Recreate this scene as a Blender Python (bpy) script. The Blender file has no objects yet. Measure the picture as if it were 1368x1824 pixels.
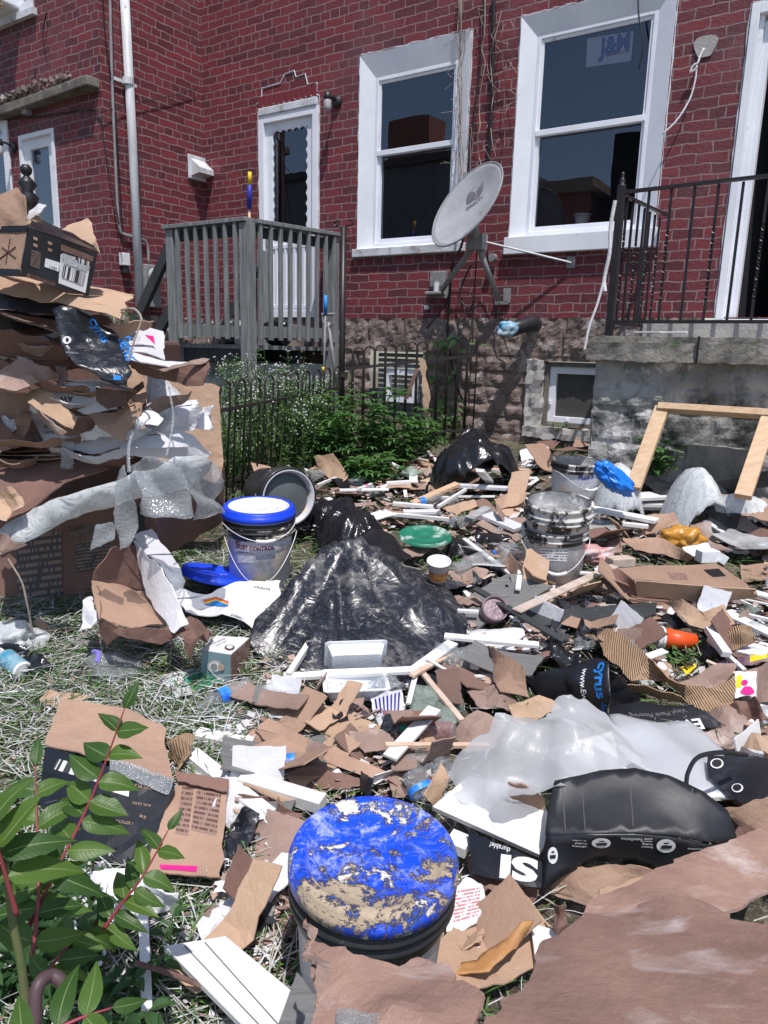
import bpy, bmesh, math, random
from math import sin, cos, pi, radians
from mathutils import Vector as V, Matrix, noise, Quaternion
from mathutils.geometry import delaunay_2d_cdt
from mathutils.bvhtree import BVHTree
R = random.Random(11)
sc = bpy.context.scene
COL = sc.collection
# ---------------------------------------------------------------- camera
F, PIT, ROL, YAW = 1301., radians(12.475), radians(1.496), radians(33.79)
EYE = V((0, 0, 1.42)); GS = .105
FW = V((0, cos(PIT), -sin(PIT))); UP0 = V((0, sin(PIT), cos(PIT))); RT0 = V((1, 0, 0))
CR = RT0*cos(ROL)+UP0*sin(ROL); CU = -RT0*sin(ROL)+UP0*cos(ROL)
cam = bpy.data.objects.new('camera', bpy.data.cameras.new('camera')); COL.objects.link(cam)
cam.matrix_world = Matrix(((CR.x, CU.x, -FW.x, EYE.x), (CR.y, CU.y, -FW.y, EYE.y), (CR.z, CU.z, -FW.z, EYE.z), (0, 0, 0, 1)))
cam.data.sensor_fit = 'VERTICAL'; cam.data.sensor_height = 36; cam.data.sensor_width = 27
cam.data.lens = F/1824*36; cam.data.clip_end = 500; cam.data.clip_start = .02
sc.camera = cam
sc.render.resolution_x = 768; sc.render.resolution_y = 1024
# ---------------------------------------------------------------- light
SUN = V((.30, -1.24, 2.75)).normalized()
w = bpy.data.worlds.new('World'); sc.world = w; w.use_nodes = True
nt = w.node_tree; bg = nt.nodes['Background']; sky = nt.nodes.new('ShaderNodeTexSky')
sky.sky_type = 'NISHITA'; sky.sun_disc = False
sky.sun_elevation = math.asin(SUN.z); sky.sun_rotation = math.atan2(SUN.x, SUN.y)
bg.inputs['Strength'].default_value = .14
nt.links.new(sky.outputs[0], bg.inputs[0])
sl = bpy.data.lights.new('sun', 'SUN'); so = bpy.data.objects.new('sun', sl); COL.objects.link(so)
sl.energy = 4.4; sl.angle = radians(.53); sl.color = (1, .955, .92)
so.rotation_mode = 'QUATERNION'; so.rotation_quaternion = SUN.to_track_quat('Z', 'Y'); so.location = (0, -5, 12)
sc.view_settings.view_transform = 'Standard'; sc.view_settings.look = 'None'; sc.view_settings.exposure = 0
# ---------------------------------------------------------------- measuring
def ray(x, y): return FW+CR*((x-684)/F)-CU*((y-912)/F)
def G(x, y, h=0):                       # point on the sloping yard, h above it
    d = ray(x, y); p = EYE+d*((EYE.z-h)/(GS*d.y-d.z))
    q = p-WB
    if q.dot(WR) > .7 and q.dot(WN) < 1.24+h*.3:      # in front of the porch, never inside it
        p = EYE+d*(((WB-EYE).dot(WN)+1.24+h*.3)/d.dot(WN))
    return p
def P(x, y, Y):                         # point at forward distance Y
    d = ray(x, y); return EYE+d*(Y/d.y)
def gz(y): return GS*y
WR = V((cos(YAW), -sin(YAW), 0)); WN = V((-sin(YAW), -cos(YAW), 0)); ZU = V((0, 0, 1))
W0 = EYE+ray(940, 573)*6.2
WB = V((W0.x, W0.y, 0))
def WP(u, z, o=0): return WB+WR*u+WN*o+ZU*z
def WU(x, y, o=0):
    d = ray(x, y); p = EYE+d*(((W0-EYE).dot(WN)+o)/d.dot(WN)); return (p-W0).dot(WR), p.z
# ---------------------------------------------------------------- objects
WM = {}; WV = {}
def tag(o, label=None, cat=None, group=None, kind=None):
    if label: o['label'] = label
    if cat:
        o['category'] = cat
        if not kind and not o.get('kind'): kind = 'thing'
    if group: o['group'] = group
    if kind: o['kind'] = kind
    return o
def thing(name, label, cat, loc, rot=None, group=None):
    o = bpy.data.objects.new(name, None); COL.objects.link(o); o.empty_display_size = .1
    m = Matrix.Translation(V(loc)) @ (rot.to_4x4() if rot is not None else Matrix())
    o.matrix_basis = m; WM[o.name] = m
    return tag(o, label, cat, group)
def mk(name, vs, fs, mat, parent=None, world=True, smooth=False, uv=None, sol=0, bev=0, sub=0, label=None, cat=None, group=None, kind=None):
    vs = [V(v) for v in vs]
    me = bpy.data.meshes.new(name); o = bpy.data.objects.new(name, me); COL.objects.link(o)
    if parent:
        PW = WM[parent.name]; o.parent = parent; WM[o.name] = PW.copy()
        if world: lv = [PW.inverted() @ v for v in vs]; wv = vs
        else: lv = vs; wv = [PW @ v for v in vs]
    else:
        if vs:
            c = sum(vs, V())/len(vs); c.z = min(v.z for v in vs)
        else: c = V()
        o.location = c; WM[o.name] = Matrix.Translation(c); lv = [v-c for v in vs]; wv = vs
    me.from_pydata([tuple(v) for v in lv], [], fs)
    if smooth: me.polygons.foreach_set('use_smooth', [True]*len(me.polygons))
    if uv:
        l = me.uv_layers.new(name='UVMap')
        for lp in me.loops: l.data[lp.index].uv = uv[lp.vertex_index]
    me.materials.append(mat); me.update()
    WV[o.name] = (wv, fs)
    if bev:
        b = o.modifiers.new('b', 'BEVEL'); b.width = bev; b.segments = 2; b.limit_method = 'ANGLE'
    if sub:
        b = o.modifiers.new('s', 'SUBSURF'); b.levels = sub; b.render_levels = sub
    if sol:
        b = o.modifiers.new('t', 'SOLIDIFY'); b.thickness = sol; b.offset = 0
    tag(o, label, cat, group, kind)
    return o
class MB:
    def __init__(s): s.v = []; s.f = []
    def add(s, v, f):
        n = len(s.v); s.v += [V(a) for a in v]; s.f += [tuple(i+n for i in q) for q in f]; return s
    def box(s, c, d, rot=None):
        v = [V((x*d[0]/2, y*d[1]/2, z*d[2]/2)) for x in (-1, 1) for y in (-1, 1) for z in (-1, 1)]
        if rot is not None: v = [rot @ a for a in v]
        return s.add([a+V(c) for a in v], [(0, 1, 3, 2), (4, 6, 7, 5), (0, 4, 5, 1), (2, 3, 7, 6), (0, 2, 6, 4), (1, 5, 7, 3)])
    def wbox(s, u0, u1, z0, z1, o0, o1):      # box in facade coordinates
        v = [WP(u, z, o) for u in (u0, u1) for z in (z0, z1) for o in (o0, o1)]
        return s.add(v, [(0, 1, 3, 2), (4, 6, 7, 5), (0, 4, 5, 1), (2, 3, 7, 6), (0, 2, 6, 4), (1, 5, 7, 3)])
    def beam(s, p, q, w, h, up=ZU):
        p = V(p); q = V(q); d = (q-p).normalized(); sd = d.cross(up).normalized(); u2 = sd.cross(d)
        v = [a+sd*x*w/2+u2*z*h/2 for a in (p, q) for x in (-1, 1) for z in (-1, 1)]
        return s.add(v, [(0, 1, 3, 2), (4, 6, 7, 5), (0, 4, 5, 1), (2, 3, 7, 6), (0, 2, 6, 4), (1, 5, 7, 3)])
    def tube(s, pts, r, n=8, cap=True):
        pts = [V(p) for p in pts]; rs = r if isinstance(r, (list, tuple)) else [r]*len(pts)
        vs = []; prev = None
        for i, p in enumerate(pts):
            t = (pts[min(i+1, len(pts)-1)]-pts[max(i-1, 0)]).normalized()
            a = prev if prev else (ZU if abs(t.z) < .9 else V((1, 0, 0)))
            b = (a-t*a.dot(t)).normalized(); prev = b; c = t.cross(b)
            vs += [p+(b*cos(2*pi*k/n)+c*sin(2*pi*k/n))*rs[i] for k in range(n)]
        fs = [(i*n+k, i*n+(k+1) % n, (i+1)*n+(k+1) % n, (i+1)*n+k) for i in range(len(pts)-1) for k in range(n)]
        if cap: fs += [tuple(range(n))[::-1], tuple((len(pts)-1)*n+k for k in range(n))]
        return s.add(vs, fs)
    def lathe(s, prof, n=48, M=None):
        vs = []
        for r, z in prof: vs += [V((r*cos(2*pi*k/n), r*sin(2*pi*k/n), z)) for k in range(n)]
        if M is not None: vs = [M @ v for v in vs]
        m = len(prof)
        return s.add(vs, [(i*n+k, i*n+(k+1) % n, (i+1)*n+(k+1) % n, (i+1)*n+k) for i in range(m-1) for k in range(n)])
    def mk(s, name, mat, parent=None, **k): return mk(name, s.v, s.f, mat, parent, **k)
def copy_tree(src, M, label=None):       # copy of a thing, its parts and sub-parts
    c = src.copy(); COL.objects.link(c); c.matrix_basis = M; WM[c.name] = M
    if label: c['label'] = label
    def rec(a, b):
        for ch in list(a.children):
            d = ch.copy(); COL.objects.link(d); d.parent = b; WM[d.name] = M; rec(ch, d)
    rec(src, c); return c
def spline(pts, k=6):
    pts = [V(p) for p in pts]; out = []
    for i in range(len(pts)-1):
        a, b = pts[i], pts[i+1]; p0 = pts[i-1] if i else a*2-b; p3 = pts[i+2] if i+2 < len(pts) else b*2-a
        for j in range(k):
            t = j/k; out.append(.5*((2*a)+(b-p0)*t+(2*p0-5*a+4*b-p3)*t*t+(3*a-p0-3*b+p3)*t**3))
    return out+[pts[-1]]
# ---------------------------------------------------------------- sheets (card, paper, film) cut to an outline and folded
def sheet(name, pts, mat, label=None, cat=None, group=None, parent=None, inner=(), res=None, th=.004, edge=.16, crm=.01, nc=3, flat=False, smooth=False, curl=0, seed=None, kind=None, streak=None, radial=None, dome=None, stiff=True):
    r = random.Random(seed if seed is not None else R.random())
    pts = [V(p) for p in pts]; c = sum(pts, V())/len(pts)
    n = V()
    for i, a in enumerate(pts):
        b = pts[(i+1) % len(pts)]; n += (a-c).cross(b-c)
    n.normalize()
    if flat: n = V((0, 0, 1))
    elif n.dot(EYE-c) < 0: n = -n
    ax = pts[1]-pts[0]; ax = (ax-n*ax.dot(n)).normalized(); ay = n.cross(ax)
    q = [((p-c).dot(ax), (p-c).dot(ay), (p-c).dot(n)) for p in pts]
    qi = [((p-c).dot(ax), (p-c).dot(ay), (p-c).dot(n)) for p in map(V, inner)]
    x0 = min(a[0] for a in q); x1 = max(a[0] for a in q); y0 = min(a[1] for a in q); y1 = max(a[1] for a in q)
    L = max(x1-x0, y1-y0); res = res or L/16
    bd = []
    for i, a in enumerate(q):
        b = q[(i+1) % len(q)]; dx, dy = b[0]-a[0], b[1]-a[1]; l = math.hypot(dx, dy) or 1e-6
        k = max(1, int(l/res*1.6))
        for j in range(k):
            t = j/k; e = (noise.noise(V((l*t*7/L, i*3.7, (seed or 0)*.37)))*2.6+r.uniform(-.3, .3))*edge*res*(0 if j == 0 else 1)
            bd.append((a[0]+dx*t-dy/l*e, a[1]+dy*t+dx/l*e, a[2]+(b[2]-a[2])*t))
    def inside(x, y):
        k = False; j = len(bd)-1
        for i in range(len(bd)):
            xi, yi = bd[i][:2]; xj, yj = bd[j][:2]
            if (yi > y) != (yj > y) and x < (xj-xi)*(y-yi)/(yj-yi)+xi: k = not k
            j = i
        return k
    P2 = [V((a[0], a[1])) for a in bd]
    y = y0+res/2; row = 0
    while y < y1:
        x = x0+res/2*(row % 2)
        while x < x1:
            xx, yy = x+r.uniform(-.2, .2)*res, y+r.uniform(-.2, .2)*res
            if inside(xx, yy) and min((xx-a[0])**2+(yy-a[1])**2 for a in bd) > (.45*res)**2: P2.append(V((xx, yy)))
            x += res
        y += res*.87; row += 1
    o2, _, fs, *_ = delaunay_2d_cdt(P2, [], [list(range(len(bd)))], 1, 1e-6)
    adj = [set() for _ in o2]
    for f in fs:
        for i in range(len(f)): adj[f[i]].add(f[i-1]); adj[f[i-1]].add(f[i])
    pin = {}; key = {(round(a[0], 5), round(a[1], 5)): a[2] for a in bd}
    for i, p in enumerate(o2):
        k = (round(p.x, 5), round(p.y, 5))
        if k in key: pin[i] = key[k]
    soft = set()
    for cx, cy, ch in qi:
        i = min(range(len(o2)), key=lambda i: (o2[i].x-cx)**2+(o2[i].y-cy)**2)
        if i not in pin: pin[i] = ch; soft.add(i)
    H = []
    for p in o2:
        sw = sh = 0
        for cx, cy, ch in bd[::3]+qi:
            k = 1/((p.x-cx)**2+(p.y-cy)**2+(res*.3)**2); sw += k; sh += k*ch
        H.append(sh/sw)
    for i, v in pin.items(): H[i] = v
    free = [i for i in range(len(o2)) if i not in pin and adj[i]]
    for _ in range(70 if qi else 25):
        for i in free: H[i] = sum(H[j] for j in adj[i])/len(adj[i])
    for _ in range(2):
        for i in soft:
            H[i] = .5*H[i]+.5*sum(H[j] for j in adj[i])/len(adj[i])
    folds = [(r.uniform(0, pi), L*r.uniform(.22, .7), r.uniform(0, 2), r.uniform(.4, 1)) for _ in range(nc)]
    so_ = V((r.uniform(0, 50), r.uniform(0, 50), 0)); cd = r.uniform(0, pi)
    vs = []; uv = []
    for i_, p in enumerate(o2):
        h = H[i_]
        if dome:      # centre, x radius, y radius, height, power
            dc = dome[0]-c; e_ = math.hypot((p.x-dc.dot(ax))/dome[1], (p.y-dc.dot(ay))/dome[2]); h += dome[3]*max(0, 1-e_**dome[4])**dome[5]
        for a, wl, ph, am in folds:
            t = ((p.x*cos(a)+p.y*sin(a))/wl+ph) % 2; h += (abs(t-1)-.5)*crm*am*1.2
        h += noise.noise(V((p.x, p.y, 0))*(2.2/L)+so_)*crm*.6
        if radial:
            ap = radial[0]-c; dx, dy = p.x-ap.dot(ax), p.y-ap.dot(ay); rr_ = math.hypot(dx, dy); an = math.atan2(dy, dx); cx_, cy_ = cos(an), sin(an); fq = radial[2] if len(radial) > 2 else 1
            h += radial[1]*min(1, rr_/.12)*(1-.45*min(1, rr_/L*1.4))*(abs(noise.noise(V((cx_*3.2*fq, cy_*3.2*fq, rr_*1.6/L))+so_))*1.6-.3+.8*(abs(noise.noise(V((cx_*8*fq, cy_*8*fq, rr_*4/L))+so_))-.15))
        if streak:
            a = streak[1]; X = p.x*cos(a)+p.y*sin(a); Yq = -p.x*sin(a)+p.y*cos(a)
            h += streak[0]*(abs(noise.noise(V((X*2.2, Yq*11, 0))+so_))+.5*abs(noise.noise(V((X*4+Yq*3, Yq*17, 5))+so_)))
        if curl: h += curl*(p.x*cos(cd)+p.y*sin(cd))**2/L
        vs.append(c+ax*p.x+ay*p.y+n*h); uv.append((p.x, p.y))
    o = mk(name, vs, [tuple(f) for f in fs], mat, parent, uv=uv, sol=th, smooth=smooth, label=label, cat=cat, group=group, kind=kind)
    return o
def bvh(o):
    k = '_'+o.name
    if k not in WV: WV[k] = BVHTree.FromPolygons(WV[o.name][0], [tuple(f) for f in WV[o.name][1]])
    return WV[k]
def hit(o, px, py):
    l, n, i, d = bvh(o).ray_cast(EYE, ray(px, py).normalized())
    if l is None:
        v = min(WV[o.name][0], key=lambda a: (pj(a)[0]-px)**2+(pj(a)[1]-py)**2)
        l, n, i, d = bvh(o).find_nearest(v)
    if n.dot(EYE-l) < 0: n = -n
    return l, n
def pj(p):
    q = p-EYE; z = q.dot(FW); return 684+F*q.dot(CR)/z, 912-F*q.dot(CU)/z
def text_mesh(s, ext=0, bold=0):
    c = bpy.data.curves.new('t', 'FONT'); c.body = s; c.size = 1; c.offset = bold; c.fill_mode = 'FRONT'; c.resolution_u = 3
    o = bpy.data.objects.new('t', c); COL.objects.link(o)
    me = bpy.data.meshes.new_from_object(o)
    v = [V(a.co) for a in me.vertices]; f = [tuple(p.vertices) for p in me.polygons]
    bpy.data.objects.remove(o); bpy.data.curves.remove(c); bpy.data.meshes.remove(me)
    x0 = min(a.x for a in v); x1 = max(a.x for a in v)
    return [V((a.x-x0, a.y, 0)) for a in v], f, x1-x0
def write(s, text, A, B, mat, parent=None, off=.0035, asp=1, bold=.01, name='lettering'):
    pa, na = hit(s, *A); pb, nb = hit(s, *B); v, f, wd = text_mesh(text, bold=bold)
    r_ = pb-pa; L = r_.length; r_ = r_/L; n = (na+nb).normalized(); n = (n-r_*n.dot(r_)).normalized(); u = n.cross(r_)
    k = L/wd; out = []; T = bvh(s)
    for a in v:
        p = pa+r_*a.x*k+u*a.y*k*asp
        l, nn, i, d = T.ray_cast(p+n*.12, -n, .24)
        out.append((l if l is not None else p)+n*off)
    return mk(name, out, f, mat, parent or s)
def patch(s, q, mat, name='sticker', off=.003, parent=None, n=7, label=None):
    vs = []; uv = []; nn = V()
    pq = []
    for j in range(n):
        for i in range(n):
            a, b = i/(n-1), j/(n-1)
            x = (q[0][0]*(1-a)+q[1][0]*a)*(1-b)+(q[3][0]*(1-a)+q[2][0]*a)*b
            y = (q[0][1]*(1-a)+q[1][1]*a)*(1-b)+(q[3][1]*(1-a)+q[2][1]*a)*b
            l, m = hit(s, x, y); nn += m; vs.append(l); uv.append((a, 1-b))
    nn.normalize(); vs = [v+nn*off for v in vs]
    return mk(name, vs, [(j*n+i, j*n+i+1, (j+1)*n+i+1, (j+1)*n+i) for j in range(n-1) for i in range(n-1)], mat, parent or s, uv=uv, label=label)
# ---------------------------------------------------------------- materials
class NT:
    def __init__(s, name):
        s.m = bpy.data.materials.new(name); s.m.use_nodes = True; s.t = s.m.node_tree; s.t.nodes.clear()
        s.out = s.n('ShaderNodeOutputMaterial'); s.b = s.n('ShaderNodeBsdfPrincipled'); s.l(s.b.outputs[0], s.out.inputs[0])
    def n(s, t, **k):
        x = s.t.nodes.new(t)
        for a, v in k.items(): setattr(x, a, v)
        return x
    def l(s, a, b): s.t.links.new(a, b)
    def val(s, sock, v):
        if hasattr(v, 'is_output') or isinstance(v, bpy.types.NodeSocket): s.l(v, sock)
        else: sock.default_value = v
    def co(s, kind='Object', scale=(1, 1, 1), rot=(0, 0, 0), rnd=True):
        tc = s.n('ShaderNodeTexCoord'); mp = s.n('ShaderNodeMapping'); mp.inputs['Scale'].default_value = scale; mp.inputs['Rotation'].default_value = rot
        s.l(tc.outputs[kind], mp.inputs[0])
        if rnd:
            oi = s.n('ShaderNodeObjectInfo'); mu = s.n('ShaderNodeVectorMath', operation='SCALE'); mu.inputs[0].default_value = (31, 17, 23)
            s.l(oi.outputs['Random'], mu.inputs['Scale']); s.l(mu.outputs[0], mp.inputs['Location'])
        return mp.outputs[0]
    def noise(s, co, scale, det=6, rough=.6, dist=0):
        x = s.n('ShaderNodeTexNoise'); s.l(co, x.inputs['Vector']); x.inputs['Scale'].default_value = scale; x.inputs['Detail'].default_value = det
        x.inputs['Roughness'].default_value = rough; x.inputs['Distortion'].default_value = dist; return x.outputs['Fac']
    def ramp(s, fac, a, b, ca=(0, 0, 0, 1), cb=(1, 1, 1, 1)):
        x = s.n('ShaderNodeValToRGB'); s.l(fac, x.inputs[0]); e = x.color_ramp.elements
        e[0].position = a; e[1].position = b; e[0].color = ca; e[1].color = cb; return x.outputs[0]
    def mix(s, fac, a, b, bl='MIX'):
        x = s.n('ShaderNodeMix', data_type='RGBA', blend_type=bl); s.val(x.inputs[0], fac)
        for k, v in ((6, a), (7, b)): s.val(x.inputs[k], (v if hasattr(v, 'links') else (*v, 1)) if not isinstance(v, bpy.types.NodeSocket) else v)
        return x.outputs[2]
    def math(s, op, a, b=0):
        x = s.n('ShaderNodeMath', operation=op); s.val(x.inputs[0], a); s.val(x.inputs[1], b); return x.outputs[0]
    def bump(s, h, st=.5, dist=.01, nrm=None):
        x = s.n('ShaderNodeBump'); s.l(h, x.inputs['Height']); x.inputs['Strength'].default_value = st; x.inputs['Distance'].default_value = dist
        if nrm: s.l(nrm, x.inputs['Normal'])
        s.l(x.outputs[0], s.b.inputs['Normal']); return x.outputs[0]
def pm(name, c1, c2=None, sc=8, ro=.7, bs=60, bd=.002, met=0, spec=.4, dirt=(), st=(1, 1, 1), objr=.0, uv=False, coat=0):
    t = NT(name); co = t.co('UV' if uv else 'Object', st)
    col = t.mix(t.ramp(t.noise(co, sc), .35, .65), c1, c2 or tuple(x*.75 for x in c1))
    rough = ro
    for (dc, ds, th, wd) in dirt:
        fac = t.ramp(t.noise(co, ds, 10, .68), th, th+wd); col = t.mix(fac, col, dc)
        rough = t.math('MAXIMUM', rough, t.math('MULTIPLY', fac, .85))
    if objr:
        oi = t.n('ShaderNodeObjectInfo'); hs = t.n('ShaderNodeHueSaturation')
        t.l(t.math('ADD', t.math('MULTIPLY', oi.outputs['Random'], objr*2), 1-objr), hs.inputs['Value']); t.l(col, hs.inputs['Color'])
        t.l(t.math('ADD', t.math('MULTIPLY', oi.outputs['Random'], .5), .7), hs.inputs['Saturation']); col = hs.outputs[0]
    t.l(col, t.b.inputs['Base Color']); t.val(t.b.inputs['Roughness'], rough); t.b.inputs['Metallic'].default_value = met
    t.b.inputs['Specular IOR Level'].default_value = spec; t.b.inputs['Coat Weight'].default_value = coat
    if bd: t.bump(t.noise(co, bs, 6), .8, bd)
    return t.m
def mat_brick():
    t = NT('painted_brick'); uv = t.n('ShaderNodeTexCoord').outputs['UV']
    nz = t.n('ShaderNodeTexNoise'); t.l(uv, nz.inputs[0]); nz.inputs['Scale'].default_value = 9; nz.inputs['Detail'].default_value = 4
    sb = t.n('ShaderNodeVectorMath', operation='SUBTRACT'); t.l(nz.outputs['Color'], sb.inputs[0]); sb.inputs[1].default_value = (.5, .5, .5)
    sm = t.n('ShaderNodeVectorMath', operation='SCALE'); t.l(sb.outputs[0], sm.inputs[0]); sm.inputs['Scale'].default_value = .034
    ad = t.n('ShaderNodeVectorMath', operation='ADD'); t.l(uv, ad.inputs[0]); t.l(sm.outputs[0], ad.inputs[1])
    b = t.n('ShaderNodeTexBrick', offset=.5, squash=.5, squash_frequency=6); t.l(ad.outputs[0], b.inputs['Vector'])
    b.inputs['Scale'].default_value = 1; b.inputs['Brick Width'].default_value = .222; b.inputs['Row Height'].default_value = .0735
    b.inputs['Mortar Size'].default_value = .0058; b.inputs['Mortar Smooth'].default_value = .25; b.inputs['Bias'].default_value = -.1
    b.inputs['Color1'].default_value = (.205, .034, .043, 1); b.inputs['Color2'].default_value = (.085, .022, .030, 1); b.inputs['Mortar'].default_value = (.29, .21, .21, 1)
    n1 = t.noise(uv, 2.2, 8, .6); n2 = t.noise(uv, 38, 6, .7)
    c = t.mix(t.math('MULTIPLY', t.ramp(n1, .45, .75), .45), b.outputs['Color'], (.12, .035, .045), 'MIX')
    c = t.mix(t.math('MULTIPLY', t.ramp(n2, .56, .72), .5), c, (.26, .13, .135)); c = t.mix(t.math('MULTIPLY', t.ramp(t.noise(uv, 16, 9, .75), .55, .66), .55), c, (.06, .028, .034)); c = t.mix(t.math('MULTIPLY', t.ramp(t.noise(uv, .9, 5, .6), .52, .7), .4), c, (.20, .11, .12))
    vv = t.n('ShaderNodeTexNoise'); mp = t.n('ShaderNodeMapping'); mp.inputs['Scale'].default_value = (26, 2.2, 1); t.l(uv, mp.inputs[0]); t.l(mp.outputs[0], vv.inputs[0]); vv.inputs['Detail'].default_value = 5
    c = t.mix(t.math('MULTIPLY', t.ramp(vv.outputs['Fac'], .58, .74), .3), c, (.28, .17, .19))
    t.l(c, t.b.inputs['Base Color']); t.b.inputs['Roughness'].default_value = .62; t.b.inputs['Specular IOR Level'].default_value = .35
    inv = t.math('SUBTRACT', 1, b.outputs['Fac']); h = t.math('ADD', inv, t.math('MULTIPLY', n2, .5))
    t.bump(h, 1, .012)
    return t.m
def mat_kraft(name, c1, c2, corr=0., print_=0, ro=.78, objr=.15, dust=.62):
    t = NT(name); co = t.co('Object'); uv = t.n('ShaderNodeTexCoord').outputs['UV']
    col = t.mix(t.ramp(t.noise(co, 5, 7), .3, .7), c1, c2)
    col = t.mix(t.math('MULTIPLY', t.ramp(t.noise(co, 3.3, 9, .7), dust, dust+.12), .55), col, (.62, .55, .52))
    col = t.mix(t.math('MULTIPLY', t.ramp(t.noise(co, 330, 3), .64, .72), .35), col, (.7, .66, .62))
    oi = t.n('ShaderNodeObjectInfo'); hs = t.n('ShaderNodeHueSaturation')
    t.l(t.math('ADD', t.math('MULTIPLY', oi.outputs['Random'], objr*2), 1-objr), hs.inputs['Value']); t.l(col, hs.inputs['Color'])
    t.l(hs.outputs[0], t.b.inputs['Base Color']); t.b.inputs['Roughness'].default_value = ro; t.b.inputs['Specular IOR Level'].default_value = .25
    wv = t.n('ShaderNodeTexWave'); wv.inputs['Scale'].default_value = 45; wv.inputs['Distortion'].default_value = .6; t.l(uv, wv.inputs[0])
    h = t.math('ADD', t.math('MULTIPLY', wv.outputs['Fac'], corr*.3), t.math('MULTIPLY', t.noise(co, 14, 8, .65), 1.6))
    t.bump(h, .9, .006)
    return t.m
def mat_clear(name, alpha=.2, tint=(.9, .93, .95), ro=.12, bs=35, bd=.01, bubbles=False, white=(.85, .88, .9)):
    t = NT(name); t.t.nodes.remove(t.b); co = t.co('Object')
    tr = t.n('ShaderNodeBsdfTransparent'); tr.inputs[0].default_value = (*tint, 1)
    gl = t.n('ShaderNodeBsdfGlossy'); gl.inputs['Roughness'].default_value = ro
    df = t.n('ShaderNodeBsdfDiffuse'); df.inputs[0].default_value = (*white, 1); tl = t.n('ShaderNodeBsdfTranslucent'); tl.inputs[0].default_value = (*white, 1)
    bp = t.n('ShaderNodeBump'); bp.inputs['Distance'].default_value = bd; bp.inputs['Strength'].default_value = 1
    if bubbles:
        vo = t.n('ShaderNodeTexVoronoi'); vo.inputs['Scale'].default_value = 95; t.l(co, vo.inputs[0]); h = t.math('ADD', t.math('SUBTRACT', 1, vo.outputs['Distance']), t.noise(co, 12))
    else:
        wv = t.noise(co, bs, 6, .6, 1.5); h = t.math('ABSOLUTE', t.math('SUBTRACT', wv, .5))
    t.l(h, bp.inputs['Height'])
    for x in (gl, df): t.l(bp.outputs[0], x.inputs['Normal'])
    fr = t.n('ShaderNodeFresnel'); fr.inputs['IOR'].default_value = 1.6; t.l(bp.outputs[0], fr.inputs['Normal'])
    m0 = t.n('ShaderNodeMixShader'); m0.inputs[0].default_value = .4; t.l(df.outputs[0], m0.inputs[1]); t.l(tl.outputs[0], m0.inputs[2])
    m1 = t.n('ShaderNodeMixShader'); t.l(t.math('ADD', t.math('MULTIPLY', t.ramp(h, 0, .2) if bubbles is False else t.noise(co, 60), -alpha*.6), alpha*1.3), m1.inputs[0]); t.l(tr.outputs[0], m1.inputs[1]); t.l(m0.outputs[0], m1.inputs[2])
    m2 = t.n('ShaderNodeMixShader'); t.l(t.math('MULTIPLY', t.math('MINIMUM', fr.outputs[0], .5), .65), m2.inputs[0]); t.l(m1.outputs[0], m2.inputs[1]); t.l(gl.outputs[0], m2.inputs[2])
    t.l(m2.outputs[0], t.out.inputs[0]); return t.m
def mat_glass():
    t = NT('window_glass'); t.t.nodes.remove(t.b)
    tr = t.n('ShaderNodeBsdfTransparent'); tr.inputs[0].default_value = (.75, .78, .82, 1)
    gl = t.n('ShaderNodeBsdfGlossy'); gl.inputs['Roughness'].default_value = .003; gl.inputs[0].default_value = (.85, .88, 1, 1)
    nz = t.noise(t.co('Object'), 1.4, 2); bp = t.n('ShaderNodeBump'); bp.inputs['Distance'].default_value = .002; bp.inputs['Strength'].default_value = .4; t.l(nz, bp.inputs['Height']); t.l(bp.outputs[0], gl.inputs['Normal'])
    m = t.n('ShaderNodeMixShader'); fr = t.n('ShaderNodeFresnel'); fr.inputs[0].default_value = 1.5
    t.l(t.math('ADD', t.math('MULTIPLY', fr.outputs[0], 2.2), .03), m.inputs[0]); t.l(tr.outputs[0], m.inputs[1]); t.l(gl.outputs[0], m.inputs[2]); t.l(m.outputs[0], t.out.inputs[0]); return t.m
def mat_film(name, c, ro=.22, dustc=(.55, .5, .42), dust=.6, bs=9, bd=.02):
    t = NT(name); co = t.co('Object'); f1 = t.ramp(t.noise(co, 4, 12, .8, .8), dust, dust+.25); co2 = t.co('Object', (3, 3, 14), (.4, .7, .2)); f2 = t.ramp(t.noise(co2, 7, 10, .75, 1.2), dust+.03, dust+.16)
    fac = t.math('MAXIMUM', t.math('MULTIPLY', f1, .55), t.math('MULTIPLY', f2, .22)); f3 = t.ramp(t.noise(co, 26, 8, .8), dust+.04, dust+.14); fac = t.math('MAXIMUM', fac, t.math('MULTIPLY', t.math('MULTIPLY', f3, .8), t.ramp(t.noise(co, 3, 3), .48, .6)))
    t.l(t.mix(fac, c, dustc), t.b.inputs['Base Color']); t.val(t.b.inputs['Roughness'], t.math('ADD', t.math('MULTIPLY', fac, .6), ro))
    t.b.inputs['Specular IOR Level'].default_value = .6
    h = t.math('ABSOLUTE', t.math('SUBTRACT', t.noise(co, bs*1.6, 3, .5, 2.2), .5)); co3 = t.co('Object', (1, 1, .35), (.3, .1, 0)); h2 = t.math('ABSOLUTE', t.math('SUBTRACT', t.noise(co3, bs*6, 3, .6, 1.5), .5))
    t.bump(t.math('ADD', h, t.math('MULTIPLY', h2, .12)), .7, bd*.32); return t.m
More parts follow.
